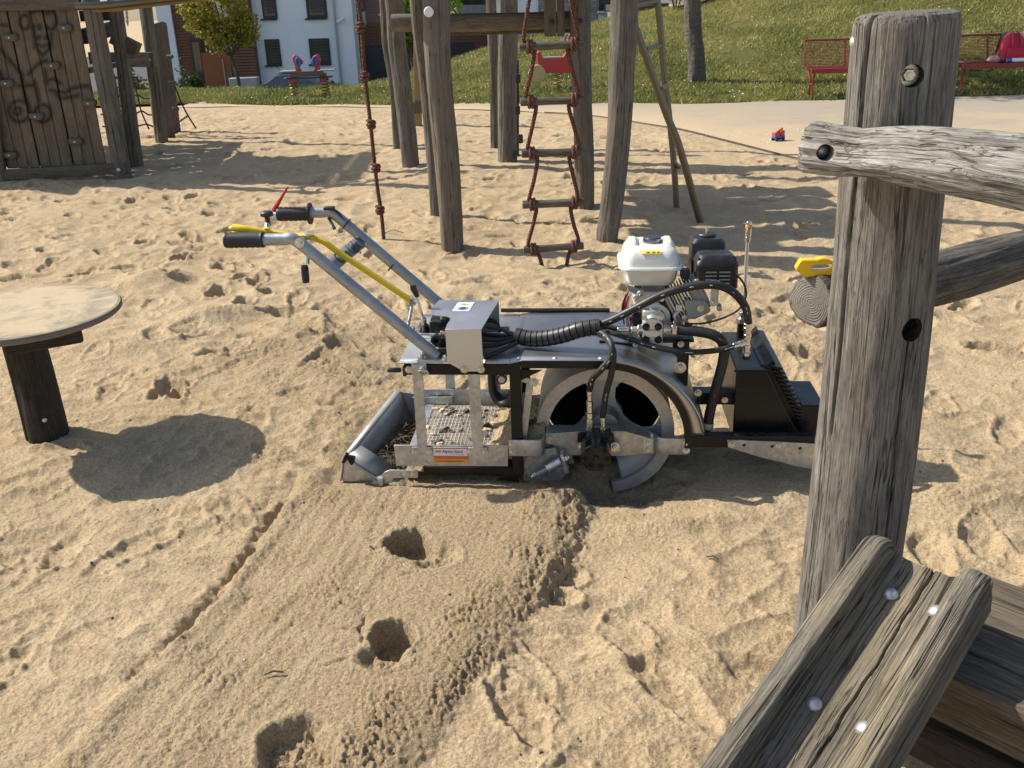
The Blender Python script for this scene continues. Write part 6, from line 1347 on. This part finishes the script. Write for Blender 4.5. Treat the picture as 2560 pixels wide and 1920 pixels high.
bench('park_bench', 'red slatted metal bench left of the thick post', bl.x-.05, bl.y+.08, 1.9, -.06)
bench('park_bench', 'red slatted metal bench with clothes and backpack right of the post', br.x-.02, br.y+.08, 2.3, .02)
def blob(name, c, rx, ry, rz, mat, parent=None, seed=0, bump=.18, n=28):
    m = MB(); rows = []
    for v in np.linspace(-math.pi/2, math.pi/2, n//2+1):
        row = []
        for u_ in np.linspace(0, 2*math.pi, n+1):
            uu = u_ % (2*math.pi-1e-9); d = V(math.cos(v)*math.cos(uu), math.cos(v)*math.sin(uu), math.sin(v)); k = 1+bump*float(pn(np.array(d.x*2.2+seed), np.array(d.y*2.2+d.z*1.7), seed))+bump*.5*float(pn(np.array(d.x*5+seed), np.array(d.z*5+d.y), seed+1)); row.append(V(c)+V(d.x*rx*k, d.y*ry*k, d.z*rz*k))
        rows.append(row)
    m.grid(rows); return m.build(name, mat, parent, angle=70)
MT['cloth_mauve'] = plain('mauve_cloth', (.24, .14, .19), .9, 0, .2, 20, .2); MT['cloth_grey'] = plain('pale_grey_cloth', (.42, .44, .48), .9, 0, .15, 20, .2); MT['pack'] = plain('crimson_pack_cloth', (.42, .015, .05), .8, 0, .15, 30, .2); MT['pinkbag'] = plain('pink_bag', (.55, .30, .30), .7, 0, .2, 20, .2)
bk_ = at(2530, 143, br.y+.18)
BP = thing('backpack', 'crimson backpack standing on the right red bench', 'backpack', (bk_.x, br.y+.20, .44))
loft('body', [(0, 0, 0, .17, .10, .06), (.05, 0, 0, .18, .11, .07), (.25, 0, .02, .17, .10, .07), (.36, 0, .04, .13, .08, .06), (.41, 0, .05, .07, .05, .04)], 'pack', BP)
loft('front_pocket', [(.03, 0, -.12, .13, .03, .02), (.17, 0, -.115, .13, .03, .02), (.21, 0, -.10, .11, .02, .015)], 'pack', BP)
for s in (-1, 1): m = MB(); m.tube(spline([(s*.06, -.10, .20), (s*.07, -.10, .30), (s*.055, -.03, .40), (s*.03, .04, .44)], 5), .012, 8); m.build('strap', MT['redlever'], BP)
def drape(name, label, px, mat, w_, seed):
    c = at(px, 112, br.y+.5); D = thing(name, label, 'jacket', (c.x, br.y+.53, .83))
    m = MB(); rows = []
    for j in range(14):
        t = j/13; row = []
        for i in range(14):
            u_ = i/13-.5; a = (t-.5)*2.6; y = math.sin(a)*.05+(.05 if a > .9 else 0); z = .025*math.cos(a)-abs(t-.5)*.5*(1+.3*math.sin(i*1.3+seed)); row.append(V(u_*w_*(1+.15*math.sin(t*7+seed)), -y*1.0*(1)-.02*math.sin(i*1.9+seed)*abs(t-.5), z+.012*math.sin(i*2.1+seed)))
        rows.append(row)
    m.grid(rows); m.build('fabric', MT[mat], D, solid=.015, angle=70)
drape('folded_jacket', 'mauve jacket draped over the back of the right bench', 2517, 'cloth_mauve', .22, 1); drape('folded_jacket', 'pale grey jacket draped beside the mauve one on the right bench', 2546, 'cloth_grey', .2, 3)
c = at(2483, 157, br.y+.1); tag(blob('pink_bag', (c.x, c.y, .485), .09, .07, .055, MT['pinkbag'], None, 5, .3), 'crumpled pink plastic bag on the right bench seat', 'bag')
c = at(2500, 157, br.y+.15); tag(blob('brown_bag', (c.x+.05, c.y, .48), .06, .05, .05, plain('brown_bag_cloth', (.22, .12, .10), .8, 0, .2), None, 7, .3), 'small brown bag beside the pink bag on the bench', 'bag')
c = at(2402, 163, br.y+.1); tag(blob('tissue', (c.x, c.y, .46), .05, .04, .02, MT['pinkbag'], None, 9, .3), 'crumpled pale tissue at the left end of the right bench', 'tissue')
c = at(2528, 156, br.y-.02); BT = thing('drink_bottle', 'white and blue drink bottle lying on the right bench', 'bottle', (c.x, c.y, .475))
m = MB(); m.tube([(0, 0, 0), (.20, 0, 0)], .030, 14); m.build('body', MT['white'], BT, bevel=.006); m = MB(); m.tube([(-.07, 0, 0), (-.001, 0, 0)], .028, 14); m.build('cap', MT['blue'], BT, bevel=.006)
# ------------------------------------------------------------------ toy truck on the sand
tc = gp(1945, 352); TT = thing('toy_truck', 'small red and blue toy truck standing on the sand by the path', 'toy', (tc.x, tc.y, max(0, SAND_Z(tc.x, tc.y))), .3)
m = MB(); m.box((0, 0, .045), (.13, .07, .03)); m.build('chassis', MT['blue'], TT, bevel=.005)
m = MB(); m.box((.035, 0, .085), (.055, .065, .06)); m.build('cab', MT['brightred'], TT, bevel=.01); m = MB(); m.box((-.035, 0, .075), (.06, .068, .035)); m.build('load_bed', MT['brightred'], TT, bevel=.005); m = MB(); m.bar((-.03, 0, .09), (.045, 0, .135), .02, .02, (0, 0, 1)); m.build('crane_arm', MT['brightred'], TT, bevel=.003)
for x in (-.04, .04):
    for y in (-.036, .036): m = MB(); m.lathe([(0, -.008), (.02, -.008), (.022, -.004), (.022, .004), (.02, .008), (0, .008)], (x, y, .022), (0, 1, 0), 18); m.build('wheel', MT['rubber'], TT)
# ------------------------------------------------------------------ spring rockers
MT['garage0'] = plain('navy_foot_board', (.02, .035, .07), .5, 0, .1); MT['spring'] = plain('spring_steel', (.28, .16, .05), .5, .2, .2, 20)
def coil(parent, x, y, z0, z1, r=.075, turns=6.5):
    m = MB(); m.tube([V(x+math.cos(t*turns*2*math.pi)*r, y+math.sin(t*turns*2*math.pi)*r, z0+(z1-z0)*t) for t in np.linspace(0, 1, 130)], .012, 6); m.build('spring', MT['spring'], parent)
s1_ = gp(736, 244); s2_ = gp(818, 242)
RK = thing('spring_rocker', 'double spring rocker with red heads and blue handles on the lawn', 'spring rocker', ((s1_.x+s2_.x)/2, (s1_.y+s2_.y)/2, 0)); RK.scale = (.94, .94, .90)
dx = (s2_.x-s1_.x)/2
for s in (-1, 1): coil(RK, s*dx, 0, -.03, .36)
m = MB(); m.prism(rbox(0, 0, .46, .17, .1, 4), (0, 0, .37), EX, EY, .03); m.build('foot_board', MT['garage0'], RK, bevel=.004)
m = MB(); m.bar((-.30, -.14, .46), (.32, -.14, .46), .03, .10, (0, 0, 1)); m.build('side_panel', MT['rung'], RK, bevel=.004)
for s in (-1, 1):
    m = MB(); m.prism(rbox(s*.36, 0, .15, .15, .05, 4), (0, 0, .50), EX, EY, .025); m.build('seat', MT['greyplastic'], RK, bevel=.004)
    m = MB(); m.box((s*.28, 0, .38), (.12, .2, .16)); m.build('bracket', MT['brightred'], RK, bevel=.01)
    hd = [(-.09, 0), (.09, 0), (.07, .10), (.05, .18), (.11, .19), (.10, .27), (.03, .35), (-.05, .38), (-.12, .34), (-.14, .26), (-.12, .15)]
    hd = [(-a*s*-1, b) for a, b in hd] if s > 0 else [(a, b) for a, b in hd]
    if s > 0: hd = [(-a, b) for a, b in hd][::1]
    hd = [(a if s < 0 else a, b) for a, b in hd]
    base = [(.78*a_, .80*b_) for a_, b_ in [(-.06, 0), (.10, 0), (.06, .10), (.05, .18), (.14, .17), (.15, .25), (.05, .36), (-.03, .40), (-.09, .36), (-.10, .26), (-.06, .13)]]
    hd = base if s < 0 else [(-a, b) for a, b in base]
    m = MB(); m.prism(hd, (s*.19, .02, .50), EX, EZ, .05); m.build('head_panel', MT['brightred'], RK, bevel=.01)
    m = MB(); m.tube([V(s*.19+(-.03*-s)*-1+.035*math.cos(a)*1.0, -.05, .685+.075*math.sin(a)) for a in np.linspace(0, 2*math.pi, 16, endpoint=False)], .024, 8, closed=True); m.build('handle', MT['blue'], RK)
s3 = gp(1394, 232)
RS = thing('spring_rocker', 'red scooter shaped spring rocker with yellow wheel on the lawn', 'spring rocker', (s3.x, s3.y, 0))
coil(RS, 0, 0, -.02, .33, .08, 5)
bd = [(-.34, .34), (.34, .34), (.36, .55), (.30, .66), (.30, .98), (.24, 1.0), (.18, .92), (.20, .76), (.10, .60), (-.24, .56), (-.30, .70), (-.36, .68)]
for y in (-.06, .06): m = MB(); m.prism([(a, b) for a, b in bd], (0, y, 0), EX, EZ, .03); m.build('side_panel', MT['brightred'], RS, bevel=.008)
m = MB(); m.box((-.08, .0, .59), (.34, .16, .03)); m.build('seat', MT['greyplastic'], RS, bevel=.006)
m = MB(); m.lathe([(0, -.02), (.14, -.02), (.15, 0), (.14, .02), (0, .02)], (-.36, -.10, .34), (0, 1, 0), 28); m.build('wheel', plain('cream_wheel', (.55, .42, .2), .5, 0, .1), RS)
m = MB(); m.tube([(.24, -.2, .95), (.24, .2, .95)], .016, 8); m.tube(spline([(.19, -.12, .95), (.13, -.12, .93), (.15, -.12, .82), (.22, -.12, .78)], 5), .014, 8); m.build('handle', MT['blue'], RS)
# ------------------------------------------------------------------ trees
def barkmat(name, a, b, birch=False):
    t = NT(name); c = t.coord('wc', (14, 14, 3) if not birch else (5, 5, 26)); n = t.noise(c, 1, 6, .7, .4); n2 = t.noise(t.coord('wc', (30, 30, 12)), 1, 4, .6)
    t.set(Base_Color=t.mix(t.ramp(t.math('ADD', t.math('MULTIPLY', n, .65), t.math('MULTIPLY', n2, .35)), [(.35, 0.0), (.62, 1.0)]), a, b), Roughness=.9); t.bump(t.math('ADD', n, n2), .7, .02); return t.m
MT['bark1'] = barkmat('grey_birch_bark', (.04, .034, .028), (.15, .135, .11), True); MT['bark2'] = barkmat('brown_bark', (.04, .03, .022), (.13, .10, .075))
def crown_mesh(name, blobs, n, size, mat, seed, aspect=1.0):
    rg_ = np.random.RandomState(seed); W_ = np.array([b[3] for b in blobs]); W_ = W_/W_.sum(); idx = rg_.choice(len(blobs), n, p=W_)
    C = np.array([b[:3] for b in blobs])[idx]; R = np.array([b[4:7] for b in blobs])[idx]
    d = rg_.randn(n, 3); d /= np.linalg.norm(d, axis=1)[:, None]; rad = rg_.rand(n, 1)**.45; p = C+d*R*rad*(1+.25*pn(d[:, 0]*3+idx, d[:, 2]*3+d[:, 1], seed)[:, None])
    keep = pn(p[:, 0]*2.2/aspect, p[:, 2]*2.2/aspect+p[:, 1], seed+5) > -.35; p = p[keep]; n = len(p)
    a = rg_.randn(n, 3); a /= np.linalg.norm(a, axis=1)[:, None]; b = np.cross(a, rg_.randn(n, 3)); b /= np.linalg.norm(b, axis=1)[:, None]; s = size*(.6+.8*rg_.rand(n, 1))
    q = np.stack([p-a*s, p+b*s*.5, p+a*s, p-b*s*.5], 1); return tri_mesh(name, q, 4, np.clip(.5+.3*rg_.randn(n)+.3*pn(p[:, 0]*1.5, p[:, 2]*1.5, seed+9), 0, 1), mat)
def tree(name, label, base, trunk_pts, radii, blobs, n, size, leaf, bark, seed, limbs=True, cat='tree'):
    T = thing(name, label, cat, base); log('trunk', trunk_pts, radii, bark, T, nseg=28, nlen=60, seed=seed, rough=.02*radii[0]/.15, cap_mat=bark)
    if limbs:
        rg_ = np.random.RandomState(seed+1); m = MB(); top = V(trunk_pts[-1])
        for b in blobs:
            st = top-V(0, 0, rg_.rand()*.2*abs(top.z)); e = V(b[:3]); m.tube(spline([st, (st+e)*.5+V(rg_.randn()*.1, rg_.randn()*.1, .1), e], 5), list(np.linspace(radii[-1]*.6, radii[-1]*.12, 11)), 6, caps=False)
        m.build('limbs', bark, T)
    inst('crown', crown_mesh('crown', blobs, n, size, leaf, seed+2), T); return T
LF1 = leafmat('yellow_green_leaves', (.16, .15, .02), (.42, .37, .07)); LF2 = leafmat('bright_green_leaves', (.10, .20, .02), (.30, .42, .06)); LF3 = leafmat('mid_green_leaves', (.035, .075, .012), (.12, .19, .035)); LF4 = leafmat('dark_shrub_leaves', (.02, .035, .012), (.07, .10, .03))
tb_ = gp(1740, 222)
tt_ = at(1728, 0, tb_.y+.1)
tree('lime_tree', 'grey barked tree trunk rising behind the steel ladder', (tb_.x, tb_.y, -.05), [(0, 0, -.1), (.0, 0, .06), (-.01, 0, .5), (tt_.x-tb_.x, 0, 1.5), (tt_.x-tb_.x, 0, 3.2)], [.21, .165, .14, .135, .12], [(rr_*math.cos(a), rr_*math.sin(a), 4.6+h_, 1, .9, .9, .8) for rr_, a, h_ in ((0, 0, 1.0), (1.1, 0, 0), (1.1, 1.3, .3), (1.0, 2.6, 0), (1.1, 3.9, .2), (1.0, 5.1, .1))], 5000, .07, LF3, MT['bark1'], 81)
q = at(2266, 12, 22.5); zl = float(lawn_z(q.x, 22.5))
tree('mound_tree', 'dark tree trunk on the mound directly above the thick post', (q.x, 22.5, zl), [(0, 0, -.2), (.0, 0, .5), (.02, 0, 1.6), (.0, 0, 3.2)], [.17, .15, .135, .11], [(rr_*math.cos(a), rr_*math.sin(a), 4.4+h_, 1, .9, .9, .8) for rr_, a, h_ in ((0, 0, 1.0), (1.1, .5, 0), (1.1, 1.9, .3), (1.0, 3.1, 0), (1.1, 4.6, .2))], 4000, .07, LF3, MT['bark2'], 84)
tb_ = at(597, 216, 20.8)
SB = []
tree('young_tree', 'young multi-stemmed tree with yellowish leaves before the clad house', (tb_.x, tb_.y, float(lawn_z(tb_.x, tb_.y))-.02), [(0, 0, -.1), (0, 0, .3), (-.08, 0, .8)], [.05, .04, .035], [(-.25, 0, 1.15, 1.2, .40, .45, .40), (-.6, .1, 1.35, 1, .38, .4, .35), (.05, 0, 1.55, 1.2, .42, .45, .45), (-.45, 0, 1.8, 1.2, .48, .5, .42), (.30, .1, 1.25, .8, .28, .3, .38), (-.1, 0, 2.2, 1.3, .55, .5, .45), (-.85, 0, 1.75, .6, .25, .3, .28), (-.5, 0, 2.6, 1, .5, .5, .4)], 8500, .042, LF1, MT['bark2'], 87)
for k, (dx_, sp_) in enumerate(((-.10, -.3), (.06, .15), (.10, -.05))):
    pass
c_ = at(985, -20, 32)
tree('street_tree', 'bright green street tree hanging behind the left tower posts', (c_.x+.5, 32, -3.4), [(0, 0, -.2), (0, 0, 2), (0, 0, 3.4)], [.14, .12, .1], [(a, 0, z, 1, r, r, r) for a, z, r in ((-.35, 4.6, .62), (.5, 4.4, .55), (1.1, 4.9, .6), (.1, 5.3, .8), (-.45, 5.4, .6), (.6, 5.9, .8), (-.4, 3.9, .38), (.25, 3.85, .35))], 5200, .08, LF2, MT['bark2'], 91)
def shrub(name, label, px, py, y, w_, h_, leaf, n, size, seed, onlawn=True):
    p = at(px, py, y); z = float(lawn_z(p.x, y)) if onlawn else p.z; S = thing(name, label, 'shrub', (p.x, y, z)); rg_ = np.random.RandomState(seed)
    bl_ = [(rg_.randn()*w_*.3, rg_.randn()*w_*.25, h_*(.35+.5*rg_.rand()), 1, w_*.35, w_*.35, h_*.33) for _ in range(7)]
    m = MB()
    for b in bl_: m.tube([(0, 0, -.2), (b[0]*.5, b[1]*.5, b[2]*.5), b[:3]], [.02, .014, .005], 5, caps=False)
    m.build('stems', MT['bark2'], S); inst('foliage', crown_mesh('foliage', bl_, n, size, leaf, seed, 1.0), S)
shrub('hedge_shrub', 'dense green shrub on the mound left of the grey tree trunk', 1690, 28, 25.5, 1.7, 1.0, LF3, 3400, .07, 95); shrub('hedge_shrub', 'dense green shrub on the mound right of the grey tree trunk', 1815, 14, 25.5, 1.7, 1.3, LF3, 3400, .07, 96); shrub('hedge_shrub', 'leafy green shrub at the top of the mound above the tree', 1895, -8, 26.5, 2.2, 1.5, LF3, 3400, .07, 97)
shrub('garden_shrub', 'dark garden shrub left of the orange door', 480, 200, 23, .8, .9, LF4, 1800, .045, 98); shrub('garden_shrub', 'thin brownish shrub beside the peg ladder posts', 452, 175, 24, .7, 1.5, leafmat('brownish_leaves', (.06, .045, .02), (.16, .13, .05)), 500, .04, 99); shrub('garden_shrub', 'grey green shrub seen between the left tower posts', 348, 190, 24, 1.1, 1.3, LF4, 1500, .05, 100)
# ------------------------------------------------------------------ houses
def masonry(name, a, b, mortar, sx, sy):
    t = NT(name); c = t.coord(); mpn = t.n('ShaderNodeMapping'); mpn.inputs['Rotation'].default_value = (math.radians(-90), 0, 0); t.l(c, mpn.inputs['Vector']); br_ = t.n('ShaderNodeTexBrick'); t.l(mpn.outputs[0], br_.inputs['Vector'])
    br_.inputs['Color1'].default_value = (*a, 1); br_.inputs['Color2'].default_value = (*b, 1); br_.inputs['Mortar'].default_value = (*mortar, 1); br_.inputs['Scale'].default_value = 1; br_.inputs['Brick Width'].default_value = sx; br_.inputs['Row Height'].default_value = sy; br_.inputs['Mortar Size'].default_value = .012
    t.set(Base_Color=br_.outputs['Color'], Roughness=.85); t.bump(br_.outputs['Fac'], -.4, .01); return t.m
MT['render'] = plain('white_render', (.86, .86, .84), .85, 0, .04, 3, .05); MT['clad'] = plain('brown_cladding', (.13, .062, .035), .7, 0, .3, 9, .1); MT['cladlit'] = plain('lit_reddish_cladding', (.20, .085, .042), .7, 0, .3, 9, .1); MT['door'] = plain('orange_door', (.28, .085, .02), .5, 0, .12, 5)  # cladlit is clad again, with a redder, lit look put into its colour
MT['frame'] = plain('anthracite_frame', (.022, .024, .026), .45, 0, .1); MT['garage'] = plain('navy_garage_door', (.012, .016, .026), .4, 0, .1); MT['pipe'] = plain('zinc_pipe', (.34, .37, .38), .5, .5, .1)
MT['brick'] = masonry('red_brick', (.16, .06, .045), (.11, .045, .035), (.25, .22, .2), .24, .08); MT['slate'] = masonry('grey_stone_wall', (.22, .20, .18), (.38, .35, .31), (.12, .11, .10), .35, .13); MT['tile'] = plain('dark_roof_tile', (.07, .06, .06), .7, 0, .2, 10)
def glassmat():
    t = NT('window_glass'); t.set(Base_Color=(.02, .03, .028), Roughness=.06, Metallic=0.0); t.b.inputs['Specular IOR Level'].default_value = .8; return t.m
MT['glass'] = glassmat(); MT['blind'] = plain('slat_blind', (.05, .06, .055), .5, .2, .15)
YH = 56.0
def hb(name, par, px0, px1, py0, py1, y, d, mat, bevel=0):     # facade box from pixel rect, front face at y, depth d
    a = at(px0, (py0+py1)/2, y); b = at(px1, (py0+py1)/2, y); z1_ = at((px0+px1)/2, py0, y).z; z0_ = at((px0+px1)/2, py1, y).z
    m = MB(); m.box(((a.x+b.x)/2, y+d/2, (z0_+z1_)/2), (b.x-a.x, d, z1_-z0_)); return m.build(name, MT[mat], par, bevel=bevel)
def hbz(name, par, px0, px1, z0, z1, y, d, mat):
    a = at(px0, 120, y); b = at(px1, 120, y); m = MB(); m.box(((a.x+b.x)/2, y+d/2, (z0+z1)/2), (b.x-a.x, d, z1-z0)); return m.build(name, MT[mat], par)
def window(par, px0, px1, py0, py1, y, blind=True):
    W_ = hb('window', par, px0, px1, py0, py1, y-.06, .12, 'frame')
    dx = (px1-px0)*.13; dy = (py1-py0)*.08; hb('pane', W_, px0+dx, px1-dx, py0+dy, py1-dy, y-.075, .02, 'glass')
    if blind:
        m = MB(); a = at(px0+dx, py0, y-.1); b = at(px1-dx, py0, y-.1); za_ = at(px0, py0+dy, y).z; zb2 = at(px0, py1-dy, y).z; n = int((za_-zb2)/.16)
        for k in range(n): m.bar((a.x, y-.11, za_-.04-.16*k), (b.x, y-.11, za_-.04-.16*k), .02, .07, (0, .5, 1))
        tag(m.build('blind_slats', MT['blind'], W_), kind='stuff')
    hb('sill', W_, px0-2, px1+2, py1, py1+4, y-.16, .2, 'frame')
WH = thing('white_house', 'white rendered house with dark windows and downpipe behind the lawn', 'house', (at(716, 120, YH).x, YH, -3.4))
WH.location = (0, 0, 0)
hbz('wall', WH, 540, 893, -3.6, 9.5, YH, 9, 'render')
for r in ((653, 689, -40, 47), (764, 815, -42, 45), (664, 701, 98, 163), (774, 825, 96, 160)): window(WH, *r, YH)
a = at(843, 100, YH-.12); m = MB(); m.tube([(a.x, YH-.12, -3.4), (a.x, YH-.12, 9.0)], .07, 10); m.build('downpipe', MT['pipe'], WH)
m = MB(); p = at(851, 50, YH-.3); m.tube([p+V(-.2, 0, -.12), p+V(.25, 0, .12)], .10, 10); m.build('wall_lamp', MT['white'], WH)
hbz('wall_edge', WH, 889, 895, -3.6, 9.5, YH-.02, .1, 'pipe')
def slats(par, px0, px1, z0, z1, y, mat, step=.16, d=.06):
    a = at(px0, 120, y); b = at(px1, 120, y); m = MB(); k = 0
    while z0+k*step < z1: m.box(((a.x+b.x)/2, y, z0+k*step), (b.x-a.x, d, step*.72)); k += 1
    return tag(m.build('cladding_slats', MT[mat], par), kind='stuff')
BH = thing('clad_house', 'brown slatted house with orange door behind the young tree', 'house')
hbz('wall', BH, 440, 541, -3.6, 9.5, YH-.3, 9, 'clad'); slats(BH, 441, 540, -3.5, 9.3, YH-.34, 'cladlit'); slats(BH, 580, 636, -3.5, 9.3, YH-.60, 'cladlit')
hbz('wall', BH, 579, 637, -3.6, 9.5, YH-.55, .5, 'clad')
hbz('wall', BH, 405, 441, -3.6, 9.5, YH-.5, 9, 'render'); hb('door', BH, 510, 580, 130, 240, YH-.62, .1, 'door'); hb('side_light', BH, 484, 511, 95, 240, YH-.6, .1, 'frame'); hb('pane', BH, 489, 506, 105, 235, YH-.63, .02, 'glass')
m = MB(); p = at(562, 190, YH-.75); m.tube([p+V(0, 0, -.9), p+V(0, 0, .9)], .03, 8); m.build('door_pull', MT['pipe'], BH)
GH = thing('garage_house', 'dark brick and slat house with navy garage doors right of the white house', 'house')
hbz('wall', GH, 896, 1216, -3.6, .55, YH+1, 9, 'clad'); slats(GH, 897, 1215, -3.5, .5, YH+.95, 'clad'); hbz('upper_wall', GH, 896, 1016, .55, 9, YH+1, 9, 'brick')
hb('garage_door', GH, 912, 963, 112, 250, YH+.85, .1, 'garage'); hb('garage_door', GH, 1128, 1187, 107, 250, YH+.85, .1, 'garage'); hb('door', GH, 1020, 1042, 112, 250, YH+.85, .1, 'garage'); hb('wall_panel', GH, 900, 914, 30, 62, YH+.8, .2, 'pipe'); hb('window', GH, 884+12, 908, -30, 22, YH+.8, .2, 'glass')
hb('lattice_parapet', GH, 1142, 1218, 12, 36, YH+.7, .15, 'tile'); hb('wall', GH, 1017, 1216, -160, 14, YH+4, 5, 'glass'); hb('parapet_edge', GH, 1138, 1220, 34, 40, YH+.6, .3, 'pipe')
m = MB()
for k in range(26):
    p = at(1144+k*2.9, 24, YH+.68); m.box((p.x, p.y, p.z), (.035, .05, .5))
tag(m.build('parapet_bars', MT['pipe'], GH), kind='stuff')
TH = thing('terrace_house', 'pale house with grey stone pillars seen behind the tower posts', 'house')
hb('wall', TH, 1225, 1532, -200, 140, YH-4, 9, 'render'); hb('stone_pillar', TH, 1345, 1366, -200, 140, YH-4.1, .3, 'slate'); hb('stone_pillar', TH, 1409, 1432, -200, 140, YH-4.1, .3, 'slate'); hb('stone_pillar', TH, 1474, 1494, -200, 140, YH-4.15, .3, 'slate')
window(TH, 1498, 1530, -60, 25, YH-4.1, False); hb('sill', TH, 1494, 1532, 27, 33, YH-4.3, .3, 'white'); hb('garage_door', TH, 1240, 1336, 84, 160, YH-4.1, .1, 'pipe'); hb('window', TH, 1240, 1300, -60, -2, YH-4.1, .1, 'glass'); hb('white_door', TH, 1334, 1360, 90, 160, YH-4.2, .1, 'white'); hb('wall_boards', TH, 1495, 1531, 36, 120, YH-4.15, .1, 'white')
RH = thing('low_garage', 'low grey garage with tiled roof edge behind the steel ladder', 'garage')
hb('wall', RH, 1532, 1670, 24, 90, YH-8, 5, 'pipe'); hb('roof', RH, 1530, 1672, 10, 25, YH-8.2, 5.4, 'tile')
# ------------------------------------------------------------------ parked car seen over the lawn edge
cz_ = -2.99; c0 = at(622, 200, 47); c1 = at(815, 200, 47); cl = 4.3
CR = thing('parked_car', 'dark grey parked car behind the lawn edge below the white house', 'car', (c0.x-.25, 47, cz_+.10))
sec = [(0, .35, .75), (.12, .30, .82), (.9, .25, .95), (1.05, .25, .98), (1.75, .25, 1.42), (2.2, .25, 1.48), (3.1, .25, 1.46), (3.9, .25, 1.10), (4.2, .3, 1.0), (4.3, .4, .8)]
m = MB(); rows = []
for x, zl_, zh in sec:
    w2 = .88 if zh < 1.1 else .74; row = [V(x, -.88, zl_), V(x, -.90, .6), V(x, -.88, min(zh, .95)), V(x, -w2, zh-.06), V(x, -w2+.12, zh), V(x, w2-.12, zh), V(x, w2, zh-.06), V(x, .88, min(zh, .95)), V(x, .90, .6), V(x, .88, zl_)]; rows.append(row)
m.grid(rows); m.build('body', plain('grey_car_paint', (.10, .105, .115), .3, .5, .05, 5, coat=.6), CR, angle=40)
m = MB(); m.prism([(1.15, 1.0), (1.75, 1.36), (2.35, 1.41), (2.35, 1.0)], (0, -.87, 0), EX, V(0, .22, 1), .01); m.build('side_window', MT['glass'], CR); m = MB(); m.prism([(2.42, 1.0), (2.42, 1.41), (3.1, 1.39), (3.6, 1.05)], (0, -.87, 0), EX, V(0, .22, 1), .01); m.build('side_window', MT['glass'], CR)
for x in (.8, 3.45):
    for y in (-.8, .8): m = MB(); m.lathe([(0, -.1), (.3, -.1), (.32, -.06), (.32, .06), (.3, .1), (0, .1)], (x, y, .32), (0, 1, 0), 28); m.build('wheel', MT['rubber'], CR)
m = MB(); m.tube([(1.9, -.62, 1.50), (3.1, -.62, 1.49)], .025, 8); m.build('roof_rail', MT['frame'], CR); m = MB(); m.tube([(1.9, .1, 1.46), (1.55, .1, 1.85)], .012, 6); m.build('aerial', MT['frame'], CR); m = MB(); m.box((.06, -.6, .78), (.14, .4, .16)); m.build('headlight', MT['white'], CR, bevel=.03)
# low white wall box left of the car
LW_ = tag(MB().box(at(612, 209, 46), (1.3, .6, .55)).build('garden_wall', MT['pipe'], None, bevel=.02), 'low pale concrete block left of the parked car', 'wall')
# ------------------------------------------------------------------ twigs and litter on the sand
rg = np.random.RandomState(77)
for k, (px, py, ln, lab_) in enumerate(((985, 585, .16, 'bent dry twig on the sand by the climbing rope'), (930, 1395, .03, 'short dark twig beside the deep footprint'), (1780, 1415, .05, 'thin twig on the sand left of the post'), (690, 1715, .05, 'dark twig in the machine track'))):
    p = gp(px, py); z = SAND_Z(p.x, p.y)+.004; m = MB(); a = rg.rand()*3; d = V(math.cos(a), math.sin(a)*.4, 0)*ln
    m.tube([V(p.x, p.y, z)-d*.5, V(p.x, p.y, z+.25*ln*.6), V(p.x, p.y, z)+d*.5], .0025, 6); tag(m.build('twig', MT['bark'], None), lab_, 'twig')
